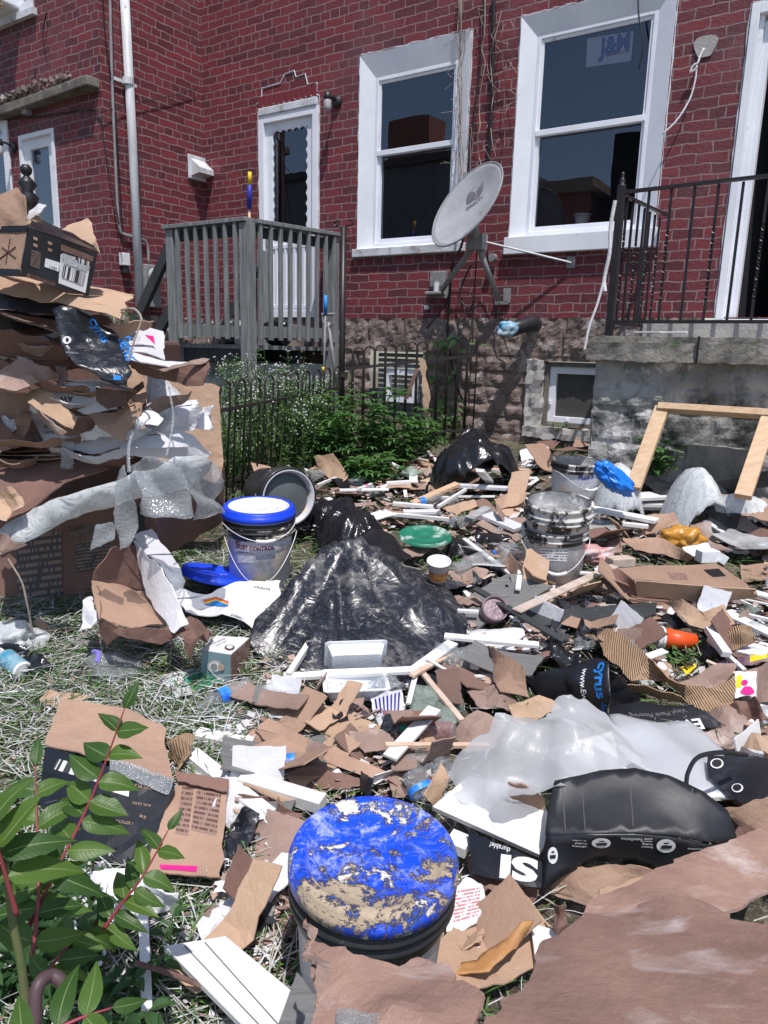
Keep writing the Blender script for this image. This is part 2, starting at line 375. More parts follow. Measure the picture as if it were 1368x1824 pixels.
def mat_lid():
    t = NT('crusted_blue_plastic'); co = t.co('Object', rnd=False); sp = t.n('ShaderNodeSeparateXYZ'); t.l(t.n('ShaderNodeTexCoord').outputs['Object'], sp.inputs[0])
    base = t.mix(t.noise(co, 5), (.006, .085, .86), (.006, .055, .62))
    low = t.ramp(t.math('ADD', t.math('MULTIPLY', sp.outputs[1], -2.6), t.math('ADD', t.math('MULTIPLY', sp.outputs[0], 1.0), .5)), .35, .85)
    high = t.math('SUBTRACT', 1, low)
    haze = t.math('MULTIPLY', t.ramp(t.noise(co, 16, 12, .85, .3), .50, .60), t.math('ADD', t.math('MULTIPLY', high, .45), .25))
    scr = t.math('MULTIPLY', t.ramp(t.noise(t.co('Object', (2, 14, 1), (0, 0, .8), False), 12, 10, .8), .55, .66), .35)
    col = t.mix(t.math('MAXIMUM', haze, scr), base, (.60, .64, .74))
    wet = t.math('MULTIPLY', t.math('MULTIPLY', t.ramp(t.noise(t.co('Object', (1, 1, 1), (0, 0, 2), False), 6, 9, .6), .47, .6), .8), low); col = t.mix(wet, col, (.05, .11, .15))
    cr = t.ramp(t.math('ADD', t.noise(co, 13, 12, .75, .4), t.math('MULTIPLY', high, .015)), .565, .60); col = t.mix(cr, col, (.70, .67, .62))
    mud = t.ramp(t.math('ADD', t.noise(t.co('Object', (1, 1, 1), (0, 0, 1.1), False), 9, 12, .76, .3), t.math('MULTIPLY', t.math('SUBTRACT', low, .55), .13)), .535, .57); col = t.mix(mud, col, t.mix(t.noise(co, 70), (.56, .46, .34), (.34, .26, .18)))
    t.l(col, t.b.inputs['Base Color']); m = t.math('MAXIMUM', cr, mud)
    t.val(t.b.inputs['Roughness'], t.math('MINIMUM', .9, t.math('ADD', t.math('MULTIPLY', t.math('MAXIMUM', m, haze), .55), .28)))
    t.bump(t.math('ADD', m, t.math('MULTIPLY', t.noise(co, 55, 8, .7), t.math('ADD', m, .1))), 1, .004); return t.m
def mat_leaf(name, c1, c2, veins=True, isl=True, tr=.35):
    t = NT(name); uv = t.n('ShaderNodeTexCoord').outputs['UV']
    fac = t.n('ShaderNodeNewGeometry').outputs['Random Per Island'] if isl else t.noise(t.co(), 6)
    col = t.mix(fac, c1, c2)
    if veins:
        sp = t.n('ShaderNodeSeparateXYZ'); t.l(uv, sp.inputs[0])
        ax = t.math('ABSOLUTE', t.math('SUBTRACT', sp.outputs[0], .5)); mid = t.math('LESS_THAN', ax, .028)
        sv = t.math('SINE', t.math('MULTIPLY', t.math('SUBTRACT', sp.outputs[1], t.math('MULTIPLY', ax, .35)), 75)); sv = t.ramp(sv, .93, 1)
        col = t.mix(t.math('MAXIMUM', t.math('MULTIPLY', mid, .8), t.math('MULTIPLY', sv, .22)), col, (.25, .33, .13))
        t.bump(t.math('SUBTRACT', 1, t.math('MAXIMUM', mid, t.math('MULTIPLY', sv, .5))), .6, .002)
    t.l(col, t.b.inputs['Base Color']); t.b.inputs['Roughness'].default_value = .42; t.b.inputs['Specular IOR Level'].default_value = .4
    tl = t.n('ShaderNodeBsdfTranslucent'); t.l(t.mix(.5, col, (.12, .25, .02)), tl.inputs[0]); m = t.n('ShaderNodeMixShader'); m.inputs[0].default_value = tr
    t.l(t.b.outputs[0], m.inputs[1]); t.l(tl.outputs[0], m.inputs[2]); t.l(m.outputs[0], t.out.inputs[0]); return t.m
def mat_island(name, cols, ro=.8, tr=0):
    t = NT(name); r = t.n('ShaderNodeValToRGB'); r.color_ramp.interpolation = 'CONSTANT'
    t.l(t.n('ShaderNodeNewGeometry').outputs['Random Per Island'], r.inputs[0]); e = r.color_ramp.elements
    while len(e) > 1: e.remove(e[0])
    e[0].position = 0; e[0].color = (*cols[0], 1)
    for i, c in enumerate(cols[1:], 1): x = e.new(i/len(cols)); x.color = (*c, 1)
    t.l(r.outputs[0], t.b.inputs['Base Color']); t.b.inputs['Roughness'].default_value = ro; t.b.inputs['Specular IOR Level'].default_value = .3
    return t.m
def mat_print(name, base, ink, kind='lines'):
    t = NT(name); uv = t.n('ShaderNodeTexCoord').outputs['UV']; sp = t.n('ShaderNodeSeparateXYZ'); t.l(uv, sp.inputs[0])
    wn = t.n('ShaderNodeTexWhiteNoise', noise_dimensions='2D'); cb = t.n('ShaderNodeCombineXYZ')
    if kind == 'bars':
        t.l(t.math('FLOOR', t.math('MULTIPLY', sp.outputs[0], 46)), cb.inputs[0]); th = .5; gate = 1
    else:
        row = t.math('MULTIPLY', sp.outputs[1], 9); t.l(t.math('FLOOR', t.math('MULTIPLY', sp.outputs[0], 26)), cb.inputs[0]); t.l(t.math('FLOOR', row), cb.inputs[1]); th = .3
        gate = t.math('GREATER_THAN', t.math('FRACT', row), .5)
    t.l(cb.outputs[0], wn.inputs['Vector'])
    fac = t.math('MULTIPLY', t.math('GREATER_THAN', wn.outputs['Value'], th), gate)
    t.l(t.mix(fac, base, ink), t.b.inputs['Base Color']); t.b.inputs['Roughness'].default_value = .5; return t.m
M = {}
M['brick'] = mat_brick()
M['white'] = pm('white_paint', (.84, .86, .92), (.74, .76, .83), 3, .45, dirt=[((.35, .33, .3), 5, .64, .12)], bd=.001)
M['whiteold'] = pm('peeling_white', (.68, .70, .76), (.5, .5, .52), 5, .7, dirt=[((.25, .2, .19), 7, .55, .12)], bd=.006)
M['jamb'] = pm('jamb_grey', (.6, .62, .66))  # greyer white than the window paint
M['dark'] = pm('room_dark', (.012, .012, .015), ro=.9, bd=0)
M['room'] = pm('room_wall', (.10, .10, .12), ro=.9, bd=0)
M['glass'] = mat_glass()
M['stone'] = pm('brown_stone', (.27, .205, .18), (.13, .10, .09), 5, .9, 60, .014, dirt=[((.38, .33, .31), 7, .53, .08), ((.05, .045, .04), 3, .6, .15)])
M['block'] = pm('stained_concrete', (.46, .45, .43), (.22, .22, .21), 3.5, .9, 50, .012, dirt=[((.68, .66, .64), 3.2, .53, .05), ((.05, .052, .05), 2.2, .52, .12), ((.14, .18, .10), 7, .6, .1)])
M['slab'] = pm('rough_slab', (.30, .28, .25), (.13, .125, .11), 5, .9, 45, .012, dirt=[((.12, .15, .09), 8, .58, .1)])
M['conc'] = pm('concrete', (.50, .48, .46), (.36, .34, .33), 4, .9, 60, .006)
M['stucco'] = pm('painted_stucco', (.42, .45, .47), (.27, .30, .32), 3, .85, 25, .008, dirt=[((.09, .08, .075), 3, .55, .15), ((.6, .6, .6), 6, .62, .08)])
M['decking'] = pm('weathered_wood', (.25, .26, .265), (.13, .14, .145), 4, .8, 30, .003, st=(9, 9, .8), dirt=[((.26, .27, .27), 12, .6, .1)])
M['deckdark'] = pm('dark_wood', (.05, .055, .06), (.03, .03, .035), 5, .8, 30, .003, st=(9, 9, .8))
M['timber'] = pm('old_timber', (.22, .20, .17), (.10, .09, .08), 6, .85, 40, .008, dirt=[((.42, .42, .4), 9, .6, .1)])
M['iron'] = pm('black_iron', (.012, .012, .016), (.022, .018, .018), 12, .42, 90, .001, spec=.5, dirt=[((.12, .06, .04), 14, .66, .1)])
M['rusty'] = pm('brown_iron', (.022, .019, .02), (.04, .03, .028), 12, .7, 90, .001)
M['pipe'] = pm('painted_pipe', (.72, .74, .78), (.5, .51, .53), 5, .5, dirt=[((.22, .2, .19), 16, .6, .1)], bd=.001, st=(2, 2, .5))
M['grey'] = pm('grey_metal', (.30, .30, .31), (.2, .2, .2), 6, .5, dirt=[((.45, .44, .4), 9, .6, .1)])
M['dish'] = pm('dish_grey', (.38, .39, .41), (.25, .26, .28), 2.5, .5, dirt=[((.15, .15, .15), 14, .58, .12)], st=(1, 1, 1), bd=0)
M['black'] = pm('black_plastic', (.018, .018, .022), (.03, .03, .035), 8, .4, bd=.001)
M['cable'] = pm('black_cable', (.02, .02, .024), ro=.5, bd=0)
M['vine'] = pm('dry_vine', (.42, .36, .30), (.25, .2, .17), 20, .9, bd=0)
M['kraft'] = mat_kraft('kraft_card', (.41, .27, .195), (.32, .205, .15))
M['kraftp'] = mat_kraft('grey_kraft_card', (.36, .255, .215), (.25, .17, .14), corr=.15, dust=.55)
def mat_mauve():
    m = mat_kraft('mauve_card', (.37, .235, .185), (.23, .14, .115), dust=.58); nt = m.node_tree; b = nt.nodes['Principled BSDF']; src = b.inputs['Base Color'].links[0].from_socket
    tc = nt.nodes.new('ShaderNodeTexCoord'); mp = nt.nodes.new('ShaderNodeMapping'); mp.inputs['Scale'].default_value = (2.5, 6, 4); mp.inputs['Rotation'].default_value = (0, 0, .5); nz = nt.nodes.new('ShaderNodeTexNoise'); nz.inputs['Scale'].default_value = 3; nz.inputs['Detail'].default_value = 9; nz.inputs['Distortion'].default_value = .5
    rp_ = nt.nodes.new('ShaderNodeValToRGB'); rp_.color_ramp.elements[0].position = .57; rp_.color_ramp.elements[1].position = .9; mx = nt.nodes.new('ShaderNodeMix'); mx.data_type = 'RGBA'; mx.inputs[7].default_value = (.55, .48, .47, 1)
    nt.links.new(tc.outputs['Object'], mp.inputs[0]); nt.links.new(mp.outputs[0], nz.inputs[0]); nt.links.new(nz.outputs[0], rp_.inputs[0]); nt.links.new(rp_.outputs[0], mx.inputs[0]); nt.links.new(src, mx.inputs[6]); nt.links.new(mx.outputs[2], b.inputs['Base Color']); return m
M['mauve'] = mat_mauve()
M['kraftr'] = mat_kraft('ribbed_brown_card', (.34, .22, .18), (.27, .17, .14), corr=3)
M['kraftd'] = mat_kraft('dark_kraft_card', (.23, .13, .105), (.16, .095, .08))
M['kraftc'] = mat_kraft('ribbed_card', (.46, .31, .19), (.38, .25, .16), corr=3)
M['tan'] = mat_kraft('tan_card', (.50, .345, .235), (.42, .28, .20))
M['wcard'] = mat_kraft('white_card', (.70, .70, .74), (.62, .62, .66), corr=.2, dust=.7)
M['wpaper'] = pm('white_paper', (.74, .74, .77), (.66, .66, .69), 5, .7, 20, .006, dirt=[((.4, .36, .33), 12, .66, .08)], objr=.06)
M['bcard'] = mat_film('black_card', (.012, .013, .018), .36, dust=.66, bs=5, bd=.004)
M['bcardm'] = mat_film('scuffed_black_card', (.014, .015, .02), .5, dust=.6, bs=5, bd=.003)
M['bfilm'] = mat_film('black_film', (.012, .012, .014), .2, dust=.75, bs=7, bd=.03)
M['bfilmd'] = mat_film('dusty_black_film', (.015, .018, .027), .3, (.62, .60, .57), .515, bs=6, bd=.03)
M['lead'] = pm('black_collar', (.02, .02, .023), (.03, .03, .03), 5, .42, 50, .002, dirt=[((.62, .60, .57), 11, .6, .05)])
M['collarw'] = pm('plastered_collar', (.02, .02, .023), (.03, .03, .03), 5, .42, 50, .003, dirt=[((.62, .60, .57), 9, .49, .05)], st=(1, 1, .6))
M['collarb'] = pm('splashed_collar', (.016, .016, .02), (.03, .03, .03), 5, .4, 50, .003, dirt=[((.62, .60, .57), 9, .57, .04)], st=(1, 1, .8))
M['collart'] = pm('tan_plastered_collar', (.02, .02, .023), (.03, .03, .03), 5, .42, 50, .003, dirt=[((.66, .58, .47), 8, .52, .05)])
M['pailw'] = pm('pail_white', (.62, .63, .70), (.5, .5, .56), 4, .45, 40, .001, dirt=[((.66, .58, .47), 8, .56, .05), ((.3, .28, .26), 5, .58, .1)])
M['pailg'] = pm('pail_grey', (.48, .47, .49), (.36, .35, .37), 4, .5, 40, .002, dirt=[((.66, .62, .57), 7, .55, .1)])
M['plaster'] = pm('dried_plaster', (.42, .42, .42), (.2, .2, .21), 6, .85, 30, .01, dirt=[((.7, .7, .7), 9, .55, .1)])
M['blue'] = pm('blue_plastic', (.012, .075, .80), (.01, .05, .62), 4, .38, 40, .001, dirt=[((.70, .69, .68), 16, .62, .05)])
M['bluelid'] = pm('dirty_blue_plastic', (.008, .07, .80), (.010, .055, .62), 3, .4, 50, .004, dirt=[((.10, .14, .18), 4, .56, .12), ((.74, .73, .72), 10, .52, .14), ((.72, .69, .64), 14, .575, .03), ((.36, .28, .20), 7, .57, .025)])
M['whitelid'] = pm('plastered_lid', (.74, .74, .76), (.6, .6, .64), 8, .8, 30, .004, dirt=[((.03, .1, .7), 10, .68, .05)])
M['green'] = pm('green_plastic', (.02, .22, .13), (.015, .16, .10), 5, .4, dirt=[((.55, .62, .58), 9, .55, .1)])
M['lumber'] = pm('new_lumber', (.66, .47, .31), (.54, .36, .22), 3, .6, 30, .001, st=(1, 14, 14), dirt=[((.40, .2, .1), 3, .66, .1)])
M['stick'] = pm('pale_stick', (.66, .52, .42), (.5, .36, .28), 6, .7, 30, .002, st=(3, 3, 3), objr=.15)
M['trim'] = pm('white_trim', (.76, .75, .75), (.68, .67, .67), 4, .5, 40, .001, dirt=[((.3, .26, .22), 14, .7, .05)], objr=.08)
M['plank'] = pm('grey_vinyl_plank', (.20, .20, .195), (.14, .14, .14), 6, .55, 40, .001, st=(2, 20, 2), dirt=[((.5, .5, .48), 20, .68, .08)])
M['plankd'] = pm('dark_vinyl_plank', (.055, .06, .065), (.035, .04, .042), 6, .5, 40, .001, dirt=[((.4, .4, .38), 22, .66, .08)])
M['foam'] = None
M['styro'] = pm('foam_white', (.80, .82, .86), (.74, .76, .8), 20, .8, 120, .003)
M['clear'] = mat_clear('clear_plastic', .22)
M['bubble'] = mat_clear('bubble_wrap', .24, ro=.12, bd=.003, bubbles=True)
M['wbag'] = mat_clear('white_bag', .8, ro=.25, bs=16, bd=.010)
M['gbag'] = mat_clear('greenish_bag', .35, tint=(.8, .9, .84), bs=16, bd=.03, white=(.7, .8, .74))
M['redjuice'] = pm('red_drink', (.30, .045, .03), (.2, .03, .02), 4, .15, bd=0, coat=.8)
M['bluelabel'] = pm('blue_label', (.02, .12, .75), (.05, .35, .8), 30, .35, bd=.001)
M['bluebag'] = mat_film('blue_film', (.01, .20, .78), .25, dust=.8, bs=8, bd=.02)
M['orange'] = pm('orange_paper', (.80, .10, .02), (.74, .09, .02), 4, .4, bd=0)
M['ochre'] = mat_film('ochre_foil', (.52, .24, .03), .4, dust=.75, bs=7, bd=.015)
M['yellow'] = pm('yellow', (.85, .62, .02), (.8, .55, .02), 8, .5, bd=0)
M['pink'] = pm('magenta', (.75, .02, .25), (.7, .02, .22), 8, .5, bd=0)
M['inkb'] = pm('black_ink', (.02, .02, .025), ro=.5, bd=0)
M['inkg'] = pm('grey_ink', (.16, .15, .17), ro=.5, bd=0)
M['inkbr'] = pm('brown_ink', (.10, .05, .04), ro=.6, bd=0)
M['inkw'] = pm('white_ink', (.78, .78, .8), (.7, .7, .72), ro=.5, bd=0)
M['inkblue'] = pm('navy_ink', (.03, .03, .35), (.03, .03, .3), ro=.5, bd=0)
M['inkcy'] = pm('cyan_ink', (.02, .25, .75), (.02, .2, .6), ro=.5, bd=0)
M['inkred'] = pm('red_ink', (.55, .05, .06), ro=.5, bd=0)
M['inkpur'] = pm('maroon_ink', (.20, .02, .06), ro=.5, bd=0)
M['greenink'] = pm('green_print', (.03, .30, .2), (.03, .25, .17), ro=.5, bd=0)
M['lilac'] = pm('lilac_plastic', (.25, .22, .7), ro=.4, bd=0)
M['bars'] = mat_print('bar_print', (.74, .74, .76), (.05, .05, .05), 'bars')
M['lines'] = mat_print('line_print', (.70, .70, .74), (.2, .2, .22))
M['linesk'] = mat_print('line_print_brown', (.30, .19, .155), (.12, .065, .05))
M['linesd'] = mat_print('line_print_dark', (.045, .04, .045), (.22, .14, .11))
M['teal'] = pm('teal_card', (.22, .34, .38), (.17, .27, .31), 4, .5, bd=.001)
M['red'] = pm('red_brickbat', (.50, .17, .12), (.4, .2, .17), 12, .9, 40, .01)
M['soot'] = pm('pink_purple_gunk', (.30, .22, .24), (.12, .06, .09), 9, .3, bd=.002)
M['sawdust'] = pm('sawdust', (.58, .44, .33), (.42, .3, .21), 60, .95, 160, .006)
M['leaf'] = mat_leaf('tree_leaf', (.030, .085, .020), (.095, .18, .030))
M['weed'] = mat_leaf('weed_leaf', (.09, .19, .06), (.20, .33, .12), veins=False)
M['weedk'] = mat_leaf('deep_weed_leaf', (.025, .07, .025), (.06, .13, .045), veins=False)  # darkest of the weed greens, for the low weeds by the seedling
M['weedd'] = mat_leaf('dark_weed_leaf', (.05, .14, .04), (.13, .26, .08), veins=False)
M['petal'] = pm('petal', (.62, .62, .6), ro=.8, bd=0)
M['stem'] = pm('red_stem', (.30, .03, .07), (.22, .06, .05), 6, .45, bd=0)
M['gstem'] = pm('green_stem', (.12, .16, .06), (.2, .18, .09), 6, .6, bd=.001)
M['stem2'] = pm('weed_stem', (.05, .10, .03), ro=.7, bd=0)
M['bark'] = pm('twig_bark', (.20, .12, .10), (.12, .07, .06), 30, .9, bd=.003)
def mat_foam():
    t = NT('packing_foam'); co = t.co('Object'); vo = t.n('ShaderNodeTexVoronoi'); vo.inputs['Scale'].default_value = 210; t.l(co, vo.inputs[0])
    t.l(t.mix(t.ramp(t.noise(co, 2.5, 8), .4, .7), (.80, .82, .86), (.62, .64, .67)), t.b.inputs['Base Color']); t.b.inputs['Roughness'].default_value = .33
    t.bump(t.math('ADD', t.math('MULTIPLY', vo.outputs['Distance'], -.1), t.math('ABSOLUTE', t.math('SUBTRACT', t.noise(t.co('Object', (1, 2.2, 1), (0, 0, .6)), 4, 3, .5, 1.5), .5))), .6, .005)
    tl = t.n('ShaderNodeBsdfTranslucent'); tl.inputs[0].default_value = (.8, .82, .85, 1); m = t.n('ShaderNodeMixShader'); m.inputs[0].default_value = .5
    t.l(t.b.outputs[0], m.inputs[1]); t.l(tl.outputs[0], m.inputs[2]); tr = t.n('ShaderNodeBsdfTransparent'); m2 = t.n('ShaderNodeMixShader'); m2.inputs[0].default_value = .22
    t.l(m.outputs[0], m2.inputs[1]); t.l(tr.outputs[0], m2.inputs[2]); t.l(m2.outputs[0], t.out.inputs[0]); return t.m
M['foam'] = mat_foam()
def mat_ground():
    t = NT('yard_soil'); co = t.co('Object', rnd=False)
    c = t.mix(t.ramp(t.noise(co, 3, 8), .4, .6), (.055, .065, .03), (.16, .125, .09)); c = t.mix(t.ramp(t.noise(co, 35, 8, .7), .52, .62), c, (.33, .27, .22))
    c = t.mix(t.ramp(t.noise(co, 110, 5, .7), .6, .68), c, (.6, .56, .52)); t.l(c, t.b.inputs['Base Color']); t.b.inputs['Roughness'].default_value = .95
    t.bump(t.noise(co, 30, 8, .7), 1, .04); return t.m
M['ground'] = mat_ground()
M['bluelid'] = mat_lid()
# ================================================================ SETTING
def ground():
    vs = []; fs = []; nx, ny = 110, 110
    ys = [-1.2+ (10.5*(j/ny)**1.3) for j in range(ny+1)]
    for j in range(ny+1):
        for i in range(nx+1):
            x = -7+14*i/nx; y = ys[j]; z = gz(y)+noise.noise(V((x*1.5, y*1.5, 0)))*.025+noise.noise(V((x*6, y*6, 3)))*.012-.02
            q = V((x, y, 0))-WB; do = q.dot(WN)-1.2
            if q.dot(WR) > .5: z += .16*math.exp(-(do/.28)**2)*min(1, (q.dot(WR)-.5)/.4)
            vs.append((x, y, z))
    fs = [(j*(nx+1)+i, j*(nx+1)+i+1, (j+1)*(nx+1)+i+1, (j+1)*(nx+1)+i) for j in range(ny) for i in range(nx)]
    mk('ground', vs, fs, M['ground'], smooth=True, kind='structure')
    vs = [V((-60, -60, -.3)), V((60, -60, -.3)), V((60, 60, -.3)), V((-60, 60, -.3))]
    mk('outer_ground', vs, [(0, 1, 2, 3)], M['ground'], kind='structure')
ground()
def pierced(name, cu, cz, holes, fn, mat, parent, depth=.12):
    """wall sheet in (a, b) coordinates with openings and their reveals; fn(a, b, o) gives the point"""
    us = sorted(set(cu+[h[0] for h in holes]+[h[1] for h in holes])); zs = sorted(set(cz+[h[2] for h in holes]+[h[3] for h in holes]))
    vs = []; fs = []; uv = []
    def q(p, t):
        n = len(vs); vs.extend(p); uv.extend(t); fs.append((n, n+1, n+2, n+3))
    for i in range(len(us)-1):
        for j in range(len(zs)-1):
            a, b, c, d = us[i], us[i+1], zs[j], zs[j+1]
            if any(h[0] <= (a+b)/2 <= h[1] and h[2] <= (c+d)/2 <= h[3] for h in holes): continue
            q([fn(a, c, 0), fn(b, c, 0), fn(b, d, 0), fn(a, d, 0)], [(a, c), (b, c), (b, d), (a, d)])
    for a, b, c, d in holes:
        for p in (((a, c), (a, d)), ((b, c), (b, d)), ((a, c), (b, c)), ((a, d), (b, d))):
            q([fn(*p[0], 0), fn(*p[1], 0), fn(*p[1], -depth), fn(*p[0], -depth)], [(p[0][0], p[0][1]), (p[1][0], p[1][1]), (p[1][0]+depth, p[1][1]), (p[0][0]+depth, p[0][1])])
    return mk(name, vs, fs, mat, parent, uv=uv)
def rubble(name, u0, u1, z0, z1, fn, mat, parent, rows, cellw, seed, holes=(), amp=.05, res=.022, rough=.02):
    r = random.Random(seed); nu = int((u1-u0)/res); nz = int((z1-z0)/res)
    cuts = []
    for k in range(len(rows)-1):
        x = u0-r.uniform(0, cellw); c = []
        while x < u1+cellw: c.append(x); x += cellw*r.uniform(.55, 1.5)*(1 if rows[k+1]-rows[k] > .15 else .9)
        cuts.append(c)
    vs = []; uv = []
    for j in range(nz+1):
        z = z0+(z1-z0)*j/nz
        for i in range(nu+1):
            u = u0+(u1-u0)*i/nu
            wz = z+noise.noise(V((u*3, z*3, seed)))*.025; wu = u+noise.noise(V((u*4, z*4, seed+5)))*.03
            k = max(0, min(len(rows)-2, sum(1 for a in rows[1:-1] if wz > a)))
            ez = min(wz-rows[k], rows[k+1]-wz) if 0 < k < len(rows)-2 else (rows[k+1]-wz if k == 0 else wz-rows[k])
            eu = min(abs(wu-c) for c in cuts[k]); e = max(0, min(ez, eu)); ci = sum(1 for c in cuts[k] if c < wu)
            prot = .55+.45*noise.noise(V((ci*7.3, k*3.1, seed+.5)))
            f = min(1, e/.035)**.6
            o = amp*prot*f+rough*noise.noise(V((u*9, z*9, seed)))*f+rough*.7*noise.turbulence(V((u*14, z*14, seed)), 4, False)*f
            vs.append(fn(u, z, o-.02)); uv.append((u, z))
    fs = []
    for j in range(nz):
        for i in range(nu):
            u = u0+(u1-u0)*(i+.5)/nu; z = z0+(z1-z0)*(j+.5)/nz
            if any(h[0] < u < h[1] and h[2] < z < h[3] for h in holes): continue
            fs.append((j*(nu+1)+i, j*(nu+1)+i+1, (j+1)*(nu+1)+i+1, (j+1)*(nu+1)+i))
    return mk(name, vs, fs, mat, parent, uv=uv, smooth=False)
def frame_loop(mb, a0, a1, b0, b1, w, o0, o1, wb=None, wt=None):
    wb = wb or w; wt = wt or w
    mb.wbox(a0, a0+w, b0, b1, o0, o1); mb.wbox(a1-w, a1, b0, b1, o0, o1); mb.wbox(a0+w, a1-w, b0, b0+wb, o0, o1); mb.wbox(a0+w, a1-w, b1-wt, b1, o0, o1); return mb
def splay(mb, O, I, oo, oi):
    A = [WP(u, z, oo) for u, z in ((O[0], O[2]), (O[1], O[2]), (O[1], O[3]), (O[0], O[3]))]; B = [WP(u, z, oi) for u, z in ((I[0], I[2]), (I[1], I[2]), (I[1], I[3]), (I[0], I[3]))]
    C = [p-WN*.1 for p in A]
    return mb.add(A+B+C, [(i, (i+1) % 4, (i+1) % 4+4, i+4) for i in range(4)]+[(i, i+8, (i+1) % 4+8, (i+1) % 4) for i in range(4)])
def pane(u0, u1, z0, z1, o, name, parent, mat=None):
    return mk(name, [WP(u0, z0, o), WP(u1, z0, o), WP(u1, z1, o), WP(u0, z1, o)], [(0, 1, 2, 3)], mat or M['glass'], parent)
def room(parent, u0, u1, z0, z1, d=1.6, mat=None, o0=-.13, pad=.35):
    m = MB(); a, b, c, e = u0-pad, u1+pad, z0-pad, z1+pad
    p = [WP(u, z, o) for o in (o0, o0-d) for u, z in ((a, c), (b, c), (b, e), (a, e))]
    m.add(p, [(4, 5, 6, 7), (0, 1, 5, 4), (1, 2, 6, 5), (2, 3, 7, 6), (3, 0, 4, 7)])
    return m.mk('room_interior', mat or M['room'], parent)
house = thing('brick_house', 'dark red painted brick house with two white sash windows above a rough brown stone foundation', 'house', WP(0, .6, 0))
UW1 = (-1.80, -.665, 2.36, 4.03); UW2 = (-.215, .975, 2.37, 4.03); UD1 = (-3.07, -2.29, 1.73, 3.78); UD2 = (1.48, 2.75, 1.72, 3.77)
pierced('wall', [-3.9, 6.5], [1.715, 8.5], [UW1, UW2, UD1, UD2], WP, M['brick'], house)
BW1 = (.17, 1.2, .82, 1.36); BW2 = (-1.62, -1.02, .80, 1.42)
rubble('stone_foundation', -3.9, 1.4, .55, 1.72, WP, M['stone'], house, [.4, .72, .86, .98, 1.12, 1.25, 1.38, 1.85], .27, 3, holes=(BW1, BW2), amp=.045, rough=.022)
def sash_window(W, nm, cw, mid, uside, sill, glasslow=True):
    u0, u1, z0, z1 = W
    m = MB(); I = (u0+cw[0], u1-cw[1], z0+cw[3], z1-cw[2]); splay(m, W, I, .014, -.035)
    c = m.mk('window', M['white'], house)
    i0, i1, j0, j1 = I
    m = MB(); frame_loop(m, i0, i1, j0, j1, .03, -.075, -.033); m.wbox(i0+.03, i1-.03, mid-.022, mid+.022, -.078, -.028); m.wbox(i0+.03, i0+.055, j0+.03, mid-.022, -.10, -.052); m.wbox(i1-.055, i1-.03, j0+.03, mid-.022, -.10, -.052); m.wbox(i0+.055, i1-.055, j0+.03, j0+.07, -.10, -.052)
    m.wbox(i0+.03, i0+.052, mid+.022, j1-.03, -.07, -.045); m.wbox(i1-.052, i1-.03, mid+.022, j1-.03, -.07, -.045); m.wbox(i0+.052, i1-.052, j1-.055, j1-.03, -.07, -.045)
    m.mk('sash', M['white'], c, bev=.003)
    pane(i0+.03, i1-.03, mid, j1-.03, -.060, 'pane', c); pane(i0+.03, i1-.03, j0+.03, mid, -.085, 'pane', c)
    room(c, i0, i1, j0, j1, pad=.3)
    return c, I
w1, I1 = sash_window(UW1, 'a', (.15, .125, .19, .02), 3.20, 0, 0)
m = MB(); m.wbox(-1.84, -.63, 2.285, 2.36, -.02, .045); m.mk('sill', M['whiteold'], w1, bev=.006)
w2, I2 = sash_window(UW2, 'b', (.13, .13, .14, .015), 3.17, 0, 0)
m = MB(); m.wbox(-.235, 1.02, 2.235, 2.37, -.02, .065); m.mk('sill', M['white'], w2, bev=.004)
# boarded lintels of small soldier bricks over the white door
m = MB(); m.wbox(-3.06, -2.30, 3.70, 3.775, -.02, .03); dh = m.mk('door_head', M['whiteold'], house, bev=.01)
m = MB()
for i in range(11): m.wbox(-3.07+i*.07, -3.012+i*.07, 3.785, 3.885, -.01, .012)
m.mk('brick_arch', M['brick'], house, bev=.004, uv=[(.03, .03)]*len(m.v))
m = MB(); cl = [(-3.1, 3.83), (-3.04, 3.84), (-3.03, 3.96), (-2.78, 3.97), (-2.72, 4.04), (-2.6, 4.05), (-2.57, 3.99), (-2.46, 4.0), (-2.43, 3.9), (-2.32, 3.9), (-2.31, 3.82)]
m.tube([WP(u+R.uniform(-.01, .01), z, .003) for u, z in cl], .008, 5); m.mk('caulk_line', M['whiteold'], house)
for W_, e in ((UW1, .012), (UW2, .012), (UD1, .016), (UD2, .014)):
    m = MB()
    for a, b in (((W_[0]-.01, W_[2]), (W_[0]-.01, W_[3]+.01)), ((W_[1]+.01, W_[2]), (W_[1]+.01, W_[3]+.01)), ((W_[0], W_[3]+.012), (W_[1], W_[3]+.012))):
        k = 26; m.tube([WP(a[0]+(b[0]-a[0])*t/k+R.uniform(-.003, .003), a[1]+(b[1]-a[1])*t/k+R.uniform(-.006, .006), .002) for t in range(k+1)], [R.uniform(.1, .7)*e for _ in range(k+1)], 5)
    m.mk('mortar_edge', M['whiteold'], house)
